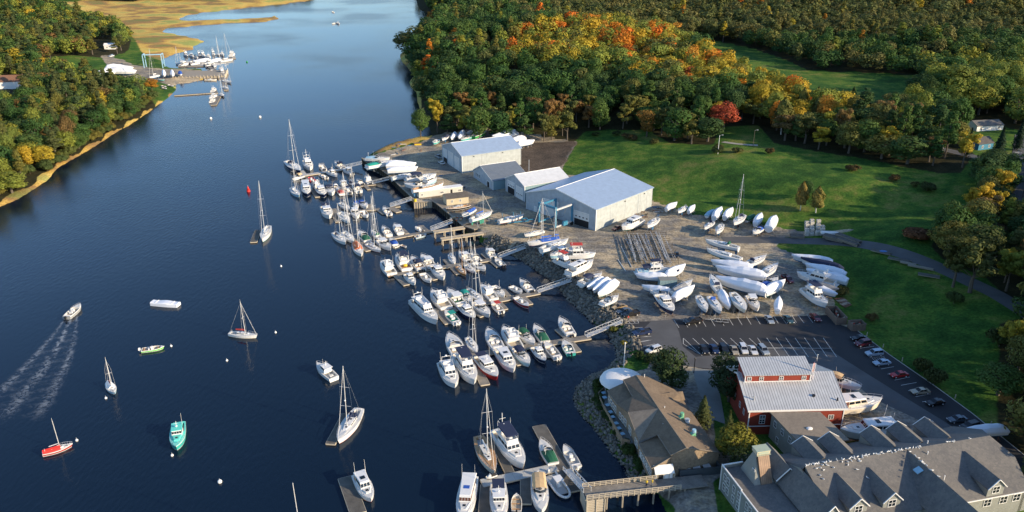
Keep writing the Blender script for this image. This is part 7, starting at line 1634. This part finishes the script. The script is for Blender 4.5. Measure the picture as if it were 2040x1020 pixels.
def mk_person(lb, p, rz, shirt, trousers):
    t = MB(); 
    def limb(pts, rs, n=8, mi=0):
        rings = []
        for (x, y, z), r_ in zip(pts, rs): rings.append([(x + r_*math.cos(2*math.pi*i/n), y + r_*1.15*math.sin(2*math.pi*i/n), z) for i in range(n)])
        t.loft(rings, mi, True, True)
    for y in (-.1, .1): limb([(.08,y,0),(.02,y,.08),(0,y,.5),(0,y*.8,.9)], [.06,.06,.075,.1], 6, 1)
    limb([(0,0,.85),(0,0,1.1),(0,0,1.4),(0,0,1.5)], [.15,.14,.18,.07], 8, 0); limb([(0,0,1.48),(0,0,1.56),(.01,0,1.66),(.01,0,1.76)], [.055,.08,.1,.04], 8, 2)
    for y in (-.22, .22): limb([(0,y,1.42),(.03,y*1.15,1.15),(.12,y*1.1,.92)], [.06,.045,.035], 6, 0)
    o = t.build('person', [shirt, trousers, 'skin'], None, True); o.location = p; o.rotation_euler = (0, 0, rz); tag(o, lb, 'person'); h = MB(); h.ellipsoid((-.02,0,1.7), (.11,.1,.09), 8, 5); h.build('hair', 'bark', o)
mat('skin', (.45,.27,.18), .6)
p = pv('F', 1545, 790, 3.31); mk_person('person in yellow standing on the timber pier, left of two', (p[0], p[1]-1.0, 3.3), 1.2, 'yellow', 'canvas_navy'); p = pv('F', 1590, 785, 3.31); mk_person('person in yellow standing nearer the white hut', (p[0], p[1]-1.0, 3.3), 3.2, 'yellow', 'canvas_grey')
p = W(*cc('H', 605, 835), 2.52); mk_person('person in red walking near the longest gangway top', (p[0], p[1], 2.52), 2.0, 'canvas_red', 'canvas_navy')

# wake foam
def wake():
    m, n, l, b = nodes('foam_streaks'); b.inputs['Base Color'].default_value = (.55,.62,.68,1); b.inputs['Roughness'].default_value = .8
    tc = n.new('ShaderNodeTexCoord'); nz = n.new('ShaderNodeTexNoise'); nz.inputs['Scale'].default_value = .55; nz.inputs['Detail'].default_value = 8; nz.inputs['Distortion'].default_value = 1.5; l.new(tc.outputs['Object'], nz.inputs['Vector'])
    vc = n.new('ShaderNodeVertexColor'); vc.layer_name = 'dens'; sp = n.new('ShaderNodeSeparateColor'); l.new(vc.outputs[0], sp.inputs[0])
    mr = n.new('ShaderNodeMapRange'); mr.inputs[1].default_value = .44; mr.inputs[2].default_value = .62; mr.inputs[3].default_value = .06; mr.inputs[4].default_value = 1.1; l.new(nz.outputs['Fac'], mr.inputs[0])
    ad = n.new('ShaderNodeMath'); ad.operation = 'MULTIPLY'; ad.use_clamp = True; l.new(mr.outputs[0], ad.inputs[0]); l.new(sp.outputs[0], ad.inputs[1]); mr = ad; l.new(mr.outputs[0], b.inputs['Alpha'])
    a = np.array(W(147, 622, 0)); bq = np.array(W(-15, 850, 0)); d = (bq - a)[:2]; ln = np.hypot(*d); u = d / ln; nn = np.array([-u[1], u[0]])
    V = []; D = []; N = 60; K = 25
    for i in range(N):
        f = i / (N-1); hw = 1.0 + 8.5 * f ** .9
        for k in range(K):
            v = (k/(K-1)) * 2 - 1; p = a[:2] + u * ln * f + nn * (hw * 1.25 * v + 3.5 * math.sin(f * 2.6) - 1.5 * f); V.append((p[0], p[1], .035))
            av = abs(v); den = max(math.exp(-((av-.72)/.13)**2) * .32, math.exp(-(av/.17)**2) * .5 * (1 - .5*f), .04) + .05*math.sin(i*1.7+v*4); den *= (1 - .25*f) * min(1, (1-f)*8); D.append(max(0, den) * min(1, (1-av)*6))
    i, j = np.meshgrid(np.arange(N-1), np.arange(K-1), indexing='ij'); q = (i*K + j).ravel(); D = np.array(D)
    o = npmesh('wake_foam', np.array(V), np.column_stack([q, q+1, q+K+1, q+K]), m, col={'dens': np.column_stack([D,D,D,np.ones(len(D))])}); tag(o, 'white foamy wake trailing behind the brown motorboat', 'wake', kind='stuff')
wake()
# ------------------------------------------------------------ trees
def leafmat(name, objcol):
    m, n, l, b = nodes(name)
    b.inputs['Roughness'].default_value = .75; b.inputs['Specular IOR Level'].default_value = .15
    vc = n.new('ShaderNodeVertexColor'); vc.layer_name = 'tone'
    mx = n.new('ShaderNodeMix'); mx.data_type = 'RGBA'; mx.blend_type = 'MULTIPLY'; mx.inputs['Factor'].default_value = 1; l.new(vc.outputs[0], mx.inputs[6])
    if objcol: oi = n.new('ShaderNodeObjectInfo'); l.new(oi.outputs['Color'], mx.inputs[7])
    else: v2 = n.new('ShaderNodeVertexColor'); v2.layer_name = 'hue'; l.new(v2.outputs[0], mx.inputs[7])
    l.new(mx.outputs[2], b.inputs['Base Color'])
    tr = n.new('ShaderNodeBsdfTranslucent'); l.new(mx.outputs[2], tr.inputs[0]); ms = n.new('ShaderNodeMixShader'); ms.inputs[0].default_value = .3
    out = n['Material Output']; l.new(b.outputs[0], ms.inputs[1]); l.new(tr.outputs[0], ms.inputs[2]); l.new(ms.outputs[0], out.inputs[0])
    MATS[name] = m; return m
leafmat('foliage', True); leafmat('foliage_mass', False)
def crown_arrays(kind, seed, n, leaf):
    """quads: centre, normal -> verts (n*4,3), tone (n*4,3). Unit tree: crown radius ~5, total height ~14"""
    r = np.random.default_rng(seed)
    def unit(k): v = r.normal(size=(k, 3)); return v / np.linalg.norm(v, axis=1)[:, None]
    if kind == 'broad':
        nl = 14; c = unit(nl); c[:, 2] = c[:, 2] * .95 + .05; rad = r.uniform(.62, 1.0, nl)
        C = np.column_stack([c[:, 0] * 3.1 * rad, c[:, 1] * 3.1 * rad, 7.0 + c[:, 2] * 5.0 * rad]); Rr = r.uniform(1.9, 2.9, nl); C[0] = (0, 0, 10.8); Rr[0] = 2.8; C[1] = (0, 0, 7.5); Rr[1] = 3.4
        tone_l = r.uniform(.84, 1.16, nl)
        k = r.integers(0, nl, n); d = unit(n); d[:, 2] = d[:, 2] * .9 + .18; rr = Rr[k] * r.uniform(.72, 1.08, n); P = C[k] + d * rr[:, None] * [1, 1, .8]
        inner = np.min(np.stack([np.linalg.norm((P - C[q]) / [1, 1, .8], axis=1) / Rr[q] for q in range(nl)]), axis=0) < .60
        P = P[~inner]; d = d[~inner]; k = k[~inner]; tone = tone_l[k]
    elif kind == 'open':
        nl = 22; a = r.uniform(0, 6.28, nl); rad = r.uniform(.5, 3.6, nl); C = np.column_stack([np.cos(a)*rad, np.sin(a)*rad, r.uniform(5.5, 12.5, nl)]); Rr = r.uniform(.9, 1.6, nl); k = r.integers(0, nl, n); d = unit(n); P = C[k] + d * (Rr[k] * r.uniform(.5, 1.1, n))[:, None] * [1.1, 1.1, .8]; tone = r.uniform(.75, 1.25, nl)[k]
    elif kind == 'pine':
        nl = 30; z = np.sort(r.uniform(4.5, 13.6, nl)); a = r.uniform(0, 6.28, nl); rad = (14.4 - z) / 10 * 4.0 * r.uniform(.45, 1, nl); C = np.column_stack([np.cos(a)*rad, np.sin(a)*rad, z]); Rr = r.uniform(1.2, 2.1, nl) * (1 - .35*(z-4.5)/9.5); k = r.integers(0, nl, n); d = unit(n); P = C[k] + d * (Rr[k] * r.uniform(.5, 1.05, n))[:, None] * [1.15, 1.15, .38]; d = d * [.5, .5, 1] + [0, 0, .5]; tone = r.uniform(.75, 1.2, nl)[k]
    elif kind == 'spruce':
        t = r.uniform(0, 1, n) ** .75; a = r.uniform(0, 6.28, n); wh = np.floor(t * 14) / 14; rad = (1 - t) * 3.4 * (.65 + .35 * np.cos((t*14 % 1) * 3.14)) * (.85 + .15*np.sin(a*5 + wh*40)) * r.uniform(.6, 1.02, n); P = np.column_stack([np.cos(a)*rad, np.sin(a)*rad, 1.0 + t * 13.0 - rad*.18]); d = np.column_stack([np.cos(a), np.sin(a), np.full(n, .6)]); tone = .8 + .35 * r.uniform(0, 1, n)
    elif kind == 'birch':
        t = r.uniform(0, 1, n); a = r.uniform(0, 6.28, n); rm = 2.9 * np.sin(np.clip(t*.9+.12, 0, 1)**.8 * 3.14) ** .7; rad = rm * r.uniform(.45, 1.05, n) * (.8 + .2*np.sin(a*3 + t*9)); P = np.column_stack([np.cos(a)*rad, np.sin(a)*rad, 3.2 + t * 10.8]); d = np.column_stack([np.cos(a), np.sin(a), np.full(n, .3)]); tone = .75 + .5 * r.uniform(0, 1, n)
    elif kind == 'bush':
        nl = 8; C = np.column_stack([r.uniform(-1.4, 1.4, nl), r.uniform(-1.4, 1.4, nl), r.uniform(.5, 1.6, nl)]); k = r.integers(0, nl, n); d = unit(n); d[:, 2] = np.abs(d[:, 2]); P = C[k] + d * r.uniform(.7, 1.2, n)[:, None]; tone = r.uniform(.75, 1.2, nl)[k]
    m = len(P); N = d + unit(m) * .38; N /= np.linalg.norm(N, axis=1)[:, None]
    T = np.cross(N, unit(m)); T /= np.linalg.norm(T, axis=1)[:, None] + 1e-9; Bt = np.cross(N, T); s = leaf * r.uniform(.6, 1.25, m)[:, None]; s2 = s * r.uniform(.55, 1, m)[:, None]
    V = np.stack([P - T*s - Bt*s2*.6, P + T*s*.8 - Bt*s2, P + T*s + Bt*s2*.7, P - T*s*.7 + Bt*s2], 1).reshape(-1, 3)
    tn = tone * r.uniform(.86, 1.14, m); hue = r.normal(0, .04, m); tc = np.column_stack([tn * (1 + hue), tn, tn * (1 - hue*.6)]); return V, np.repeat(tc, 4, 0)
def crown_obj(name, kind, seed, n, leaf, parent):
    V, tc = crown_arrays(kind, seed, n, leaf); F = np.arange(len(V)).reshape(-1, 4)
    return npmesh(name, V, F, 'foliage', parent=parent, col={'tone': np.column_stack([tc, np.ones(len(tc))])})
def trunk_obj(kind, seed, parent):
    r = random.Random(seed); mb = MB()
    if kind == 'bush': mb.tube((0,0,-.3), (.1,0,1.2), .08, .04, 5); mb.tube((0,0,0), (-.4,.3,1.2), .06, .03, 5); return mb.build('trunk', 'bark', parent)
    top = 12.5 if kind in ('pine', 'spruce', 'birch') else 8.5; r0 = {'birch': .14, 'spruce': .22}.get(kind, .3); mb.path([(0,0,-.6)], .1) if 0 else None
    pts = [(0,0,-.6), (r.uniform(-.15,.15), r.uniform(-.15,.15), 3.2), (r.uniform(-.3,.3), r.uniform(-.3,.3), top*.6), (r.uniform(-.3,.3), r.uniform(-.3,.3), top)]; rs = [r0*1.3, r0, r0*.7, r0*.2]
    for i in range(3): mb.tube(pts[i], pts[i+1], rs[i], rs[i+1], 6)
    if kind in ('broad', 'open'):
        for k in range(6): a = k*1.05 + r.uniform(-.3,.3); z = r.uniform(3.6, 7); e = (2.8*math.cos(a), 2.8*math.sin(a), z + r.uniform(2, 3.5)); mb.tube((0,0,z), e, .13, .04, 5)
    if kind == 'pine':
        for k in range(12): a = k*2.4; z = 4 + k*.72; mb.tube((0,0,z), ((14-z)*.35*math.cos(a), (14-z)*.35*math.sin(a), z+.4), .06, .02, 4)
    return mb.build('trunk', 'bark_birch' if kind == 'birch' else 'bark', parent)
PR = {}
def proto(kind, v, n, leaf):
    key = (kind, v, n)
    if key not in PR:
        e = bpy.data.objects.new('tmp', None)
        c = crown_obj('crown', kind, 100 + v * 7 + len(kind), n, leaf, None); t = trunk_obj(kind, v, None); PR[key] = [c, t, False]
    return PR[key]
NM = {'broad': 'broadleaf_tree', 'open': 'thin_crowned_tree', 'pine': 'pine_tree', 'spruce': 'spruce_tree', 'birch': 'birch_tree', 'bush': 'bush'}
def tree(kind, x, y, z, hgt, wid, col, label, group=None, v=0, n=1500, leaf=.34, rz=None):
    pr = proto(kind, v, n, leaf); e = thing(NM[kind], label, 'bush' if kind == 'bush' else 'tree', (x, y, z), random.uniform(0, 6.28) if rz is None else rz, group); base = 2.6 if kind == 'bush' else 14.0; bw = 2.4 if kind == 'bush' else 5.0 if kind in ('broad', 'open', 'pine') else 3.2
    e.scale = (wid / 2 / bw, wid / 2 / bw, hgt / base)
    if not pr[2]: c, t = pr[0], pr[1]; pr[2] = True
    else: c, t = pr[0].copy(), pr[1].copy(); COL.objects.link(c); COL.objects.link(t)
    c.parent = e; t.parent = e; c.color = (*col, 1); return e
# foliage colours (base colour)
GR = {'green': [(.062,.125,.030), (.044,.098,.027), (.086,.145,.034), (.068,.118,.032), (.050,.092,.029)], 'olive': [(.15,.155,.040), (.18,.17,.040), (.13,.14,.042)], 'yellow': [(.40,.31,.035), (.33,.29,.04), (.46,.32,.035)], 'orange': [(.55,.22,.028), (.62,.18,.026), (.50,.25,.04)], 'red': [(.58,.11,.035), (.45,.09,.04)], 'brown': [(.22,.13,.045), (.18,.12,.045)], 'pine': [(.062,.095,.036), (.078,.105,.038), (.095,.112,.040)], 'yellowgreen': [(.21,.24,.042), (.25,.25,.038), (.17,.215,.045)], 'far': [(.12,.135,.042), (.14,.14,.046), (.10,.122,.040), (.16,.15,.048)]}
WORD = {'green': 'dark green', 'olive': 'olive green', 'yellow': 'golden yellow', 'orange': 'bright orange', 'red': 'reddish', 'brown': 'russet brown', 'pine': 'deep green', 'yellowgreen': 'yellow-green', 'far': 'dull green'}
def ell(px, py, cx, cy, rx, ry): return ((px-cx)/rx)**2 + ((py-cy)/ry)**2 < 1
def species(px, py, zone):
    u = random.random()
    if zone == 'R':
        if ell(px, py, 1185, 90, 190, 44) or ell(px, py, 1430, 145, 170, 38): return ('broad', 'yellow' if u < .32 else 'orange' if u < .56 else 'yellowgreen' if u < .86 else 'olive')
        if ell(px, py, 1590, 205, 90, 45): return ('broad' if u < .8 else 'birch', 'yellow' if u < .3 else 'orange' if u < .52 else 'yellowgreen' if u < .8 else 'olive')
        if ell(px, py, 1080, 165, 230, 38): return ('broad', 'green' if u < .92 else 'olive')
        if px > 1790 and 110 < py < 250: return ('broad', 'yellowgreen' if u < .65 else 'green')
        if py > 205: return ('pine' if u < .25 else 'broad' if u < .6 else 'open', 'green' if u < .5 else 'olive' if u < .75 else 'brown' if u < .88 else 'yellow' if u < .94 else 'yellowgreen')
        if py < 75 and px > 1100: return ('broad' if u < .7 else 'pine', 'far' if u < .85 else 'olive' if u < .965 else 'yellow' if u < .99 else 'orange')
        return ('broad' if u < .85 else 'pine', 'green' if u < .66 else 'far' if u < .8 else 'olive' if u < .90 else 'yellowgreen' if u < .97 else 'brown' if u < .985 else 'orange')
    if zone == 'L': return ('pine' if u < .32 else 'broad', 'pine' if u < .18 else 'olive' if u < .36 else 'green' if u < .76 else 'yellowgreen' if u < .96 else 'brown' if u < .98 else 'yellow')
    if zone == 'T': return ('broad', 'green' if u < .6 else 'far' if u < .9 else 'olive')
    return ('broad' if u < .6 else 'pine' if u < .8 else 'open', 'green' if u < .55 else 'olive' if u < .75 else 'yellowgreen' if u < .85 else 'brown' if u < .93 else 'yellow')
def sample(zone, pl, excl=(), y0=90, y1=1500, marg=1.5):
    out = []; y = y0; lo = pl.min(0); hi = pl.max(0); y = max(y0, lo[1])
    while y < min(hi[1], y1):
        sp = 10.6 if y < 560 else 12 if y < 800 else 14 if y < 1100 else 17
        if zone in 'LS': sp *= .82
        xs = np.arange(max(lo[0], -y*.80 - 30), min(hi[0], y*.80 + 60), sp); out.append(np.column_stack([xs + rng.uniform(-.36, .36, len(xs))*sp, y + rng.uniform(-.36, .36, len(xs))*sp])); y += sp * .92
    P = np.concatenate(out); k = pip(P, pl)
    for e in excl: k &= ~pip(P, e)
    P = P[k]; z, dR, dL = ground(P); k = np.maximum(dR, dL) > marg; return [(zone, *p, q) for p, q in zip(P[k], z[k])]
HOUSES = [poly([(1912,236),(2008,236),(2015,345),(1990,352),(1925,345),(1898,310)], 13), poly([(1680,222),(1725,222),(1725,252),(1680,252)], 9), poly([(-60,145),(45,145),(45,205),(-60,205)], 11), poly([(188,82),(236,82),(232,118),(188,118)], 4)]
T_ = sample('R', WOODR, [FIELD] + HOUSES) + sample('L', WOODL, HOUSES, marg=5) + sample('T', WOODT, [], 300, 2200) + sample('S', WOODS) + sample('S', WOODE) + sample('S', WOODN)
rec = []
for zn, x, y, z in T_:
    px, py = proj(x, y, z + 7); 
    if py < -25 or px < -60 or px > 2100:
        if zn != 'S' and not (px > 2100 and py > 60 and px < 2500): continue
    k, c = species(px, py, zn); rec.append((y, zn, k, c, x, z, px, py))
rec.sort()
cnt = {'b': 0, 'c': 0}; mass = []
for y, zn, k, c, x, z, px, py in rec:
    sc = {0: 1}.get(0, 1) * (1.0 if y < 560 else 1.08 if y < 800 else 1.2 if y < 1100 else 1.4)
    H_ = random.uniform(11, 20.5) * (1.0 if zn == 'R' or px > 2060 else .8) * (1 if sc < 1.2 else 1.1); Wd_ = random.choice([random.uniform(10, 14), random.uniform(14, 20)]) * sc * (.82 if zn in 'LS' else 1)
    if k == 'pine': H_ *= 1.12; Wd_ *= .8
    if k == 'open': Wd_ *= .8
    if k == 'birch': Wd_ *= .7
    if zn == 'T': H_ *= .8
    inframe = -10 < px < 2050 and -5 < py < 1030
    key = 'c' if k == 'pine' else 'b'
    if inframe and cnt[key] < 299:
        cnt[key] += 1
        where = {'R': 'in the wood above the boatyard' if py < 240 or px < 1400 else 'in the tree belt above the big lawn', 'L': 'in the wood on the left river bank', 'T': 'on the far bank', 'S': 'in the wood by the road at the right edge'}[zn]
        nn = {'broad': 'rounded %s tree ', 'open': 'sparse %s tree ', 'pine': 'tall %s layered pine ', 'birch': 'slim %s birch '}[k] % WORD[c]
        near = y < 330; tree(k, x, y, z, H_, Wd_, random.choice(GR[c]), nn + where, (nn + where), random.randint(0, 3 if k == 'broad' else 1), 5200 if near else 3600, .24 if near else .28)
    else: mass.append((k, c, x, y, z, H_, Wd_))
VS = []; TS = []; HS = []; cache = {}
for k, c, x, y, z, H_, Wd_ in mass:
    n = 1100 if y < 560 else 700 if y < 800 else 420 if y < 1100 else 240; lf = .38 if n == 1100 else .46 if n == 700 else .58 if n == 420 else .8; sd = random.randint(0, 5)
    kk = 'broad' if k in ('open', 'birch') else k
    if (kk, n, sd) not in cache: cache[(kk, n, sd)] = crown_arrays(kk, 300 + sd, n, lf)
    V, tc = cache[(kk, n, sd)]; a = random.uniform(0, 6.28); s = Wd_ / 10; ca, sa = math.cos(a)*s, math.sin(a)*s; h = H_ / 14
    VS.append(np.column_stack([V[:,0]*ca - V[:,1]*sa + x, V[:,0]*sa + V[:,1]*ca + y, V[:,2]*h + z])); TS.append(tc); HS.append(np.tile(np.array(random.choice(GR[c])), (len(V), 1)))
V = np.concatenate(VS); tc = np.concatenate(TS); hc = np.concatenate(HS); on = np.ones((len(V), 1))
tag(npmesh('distant_wood', V, np.arange(len(V)).reshape(-1, 4), 'foliage_mass', col={'tone': np.hstack([tc, on]), 'hue': np.hstack([hc, on])}), 'continuous autumn wood covering the hills beyond the boatyard and far banks', 'wood', kind='stuff')
print('TREES', cnt, len(mass), len(V)//4)
# single trees
def one(kind, px, py, h, w_, c, lb, v=0, n=3200, leaf=.27, grp=None): g_ = G(px, py); tree(kind, g_[0], g_[1], g_[2], h, w_, c, lb, grp, v, n, leaf)
one('birch', 1594, 419, 12, 6.5, (.26,.19,.05), 'left of two golden birches on the big lawn'); one('birch', 1625, 424, 11, 7.5, (.22,.19,.05), 'right of two golden birches on the big lawn', 1)
one('broad', 1606, 398, 9, 6, (.05,.10,.03), 'small green tree behind the two golden birches', 1)
one('open', 1898, 572, 17, 12, (.10,.105,.03), 'slender tree left of the pair standing above the access road', 0); one('open', 1932, 583, 19, 17, (.085,.10,.028), 'leaning broad tree right of the pair above the access road', 1); one('broad', 1950, 545, 17, 16, (.075,.09,.025), 'wide olive crown behind the leaning roadside tree', 2)
one('spruce', 1925, 312, 13, 6, (.02,.045,.022), 'dark spruce left of the blue cottage'); one('spruce', 1985, 322, 15, 10, (.022,.05,.025), 'largest spruce right of the blue cottage', 1); one('spruce', 2025, 300, 14, 8, (.022,.045,.024), 'spruce beside the right-hand street', 0)
one('spruce', 1781, 222, 11, 5.5, (.015,.035,.02), 'dark pointed spruce at the near edge of the far field', 1); one('birch', 1698, 202, 9, 4.2, (.06,.11,.03), 'narrow green tree standing alone in the bend of the drive', 1)
one('broad', 1440, 262, 17, 17, (.40,.085,.04), 'large salmon red maple at the wood edge above the lawn', 3); one('broad', 1288, 272, 15, 12, (.24,.13,.03), 'golden brown oak at the wood edge left of the white lamp post', 2); one('open', 1130, 278, 16, 13, (.13,.14,.035), 'pale yellow-green tree at the corner of wood and lawn', 1)
one('broad', 1865, 262, 13, 12, (.40,.15,.02), 'round orange maple near the pale grey house', 1); one('broad', 1748, 245, 12, 13, (.055,.07,.022), 'dark rounded tree in front of the black roofed house', 0); one('broad', 1830, 245, 13, 15, (.11,.10,.03), 'olive tree with orange tips behind the orange maple', 3)
one('broad', 1895, 195, 20, 24, (.14,.17,.03), 'huge pale green willow-like tree at the field corner', 2, 4200, .3); one('broad', 1945, 180, 18, 20, (.12,.155,.03), 'second huge pale green tree right of the field corner', 1, 4200, .3)
one('broad', 1240, 130, 15, 17, (.46,.13,.02), 'flame orange maple at the front of the orange ridge', 0); one('broad', 1112, 133, 10, 9, (.50,.10,.02), 'small bright orange maple low on the hill', 1); one('broad', 1373, 170, 13, 13, (.44,.10,.04), 'red-orange maple right of the dark green hill shoulder', 2); one('broad', 1445, 196, 10, 9, (.42,.10,.02), 'small orange maple above the salmon red one', 3)
one('broad', 303, 180, 9, 11, (.36,.17,.02), 'orange tipped tree beside the far boatyard', 1)
one('broad', 1338, 775, 12, 11, (.055,.085,.03), 'dense dark tree beside the restaurant entrance', 0, 3600, .22); one('pine', 1318, 765, 10, 9, (.05,.075,.03), 'dark pine left of the restaurant entrance tree', 0, 3400, .22)
one('broad', 1452, 800, 12, 11, (.035,.055,.022), 'dark tree against the left wall of the red building', 1, 3600, .22); one('broad', 1440, 765, 9, 8, (.04,.065,.025), 'smaller dark tree at the back left corner of the red building', 2, 3200, .22)
one('spruce', 1398, 850, 8.5, 8, (.075,.09,.03), 'olive conifer beside the walkway behind the restaurant', 0, 3000, .2); one('broad', 1462, 918, 10, 9.5, (.20,.19,.03), 'yellow-green tree between the restaurant and the hotel', 3, 3600, .2); one('spruce', 1445, 905, 11.5, 7, (.07,.085,.025), 'pointed conifer behind the yellow-green tree', 1, 3000, .2); one('broad', 1478, 945, 8, 9, (.04,.06,.02), 'dark low tree beside the hotel tower', 0, 3000, .2)
one('bush', 1825, 474, 3.6, 12, (.16,.07,.03), 'wide rust red bush on the lawn by the road', 0, 2600, .22)
for k, (px, py, w_, c, lb) in enumerate([(1222,662,3.2,(.12,.13,.03),'small yellow-green bush at the parking lot corner above the longest gangway'),(1243,688,2.4,(.24,.21,.04),'yellow bush on the bank beside the lot'),(1272,715,3.5,(.05,.075,.025),'dark bush at the river end of the lot'),(1294,722,4,(.045,.07,.025),'dark bush behind the white SUV'),(1675,590,5,(.10,.10,.03),'weedy bush at the yard corner above the skips'),(1735,640,4,(.12,.09,.03),'brown weedy bush right of the skips'),(1860,765,7,(.055,.07,.02),'dark bush on the bank beyond the red convertible'),(1835,740,6,(.06,.075,.02),'olive bush on the bank beyond the blue sedan'),(1900,605,6,(.06,.09,.025),'bush at the foot of the roadside trees'),(1990,690,8,(.05,.07,.02),'bush below the mound at the right edge'),(1250,905,4,(.05,.08,.02),'bush on the river bank under the restaurant'),(1190,770,3,(.05,.08,.02),'bush near the flagpole point')]):
    one('bush', px, py, w_ * .7, w_, c, lb, 0, 1500, .17)
for k in range(26):
    f = k / 25; px = 1205 + 60*f + (0 if f < .5 else 0); L_ = [(1180,762),(1172,790),(1190,830),(1215,865),(1240,900),(1262,935)]; i = min(int(f*5), 4); g_ = f*5 - i; px = L_[i][0]*(1-g_) + L_[i+1][0]*g_ + 14 + random.uniform(-4, 8); py = L_[i][1]*(1-g_) + L_[i+1][1]*g_ + random.uniform(-4, 4); one('bush', px, py, random.uniform(.8, 1.6), random.uniform(1.8, 3.2), (.05,.085,.022), 'low green shrub along the bank below the restaurant terrace', 0, 1500, .17, 'shrubs along the restaurant bank')
# bank scrub at the edge of the left wood and the lawn
scr = poly([(0,410),(95,356),(190,292),(250,253),(300,218),(330,196)]); seg = np.hypot(*(scr[1:] - scr[:-1]).T); cs = np.concatenate([[0], np.cumsum(seg)])
for k in range(90):
    t_ = random.uniform(0, cs[-1]); i = min(np.searchsorted(cs, t_) - 1, len(seg) - 1); i = max(i, 0); f = (t_ - cs[i]) / seg[i]; d = (scr[i+1] - scr[i]) / seg[i]; p = scr[i] + (scr[i+1] - scr[i]) * f + np.array([-d[1], d[0]]) * random.uniform(3.5, 11); c = random.choice([(.10,.12,.03), (.16,.14,.03), (.07,.10,.03)]); tree('bush', p[0], p[1], gz(*p), random.uniform(3, 5.5), random.uniform(5, 8), c, 'bushy scrub along the golden edge of the left river bank', 'scrub on the left bank', 0, 1500, .17)
for k in range(16):
    f = random.random(); L_ = [(1160,272),(1200,268),(1300,285),(1400,302),(1540,305),(1700,342),(1860,382)]; q = f*6; i = min(int(q), 5); g_ = q - i; one('bush', L_[i][0]*(1-g_) + L_[i+1][0]*g_, L_[i][1]*(1-g_) + L_[i+1][1]*g_ + random.uniform(-4, 3), random.uniform(2, 4), random.uniform(4, 8), random.choice([(.05,.07,.02), (.08,.085,.025), (.10,.07,.025)]), 'low scrub along the wood edge above the big lawn', 0, 1500, .17, 'scrub at the wood edge')
# view check only prints
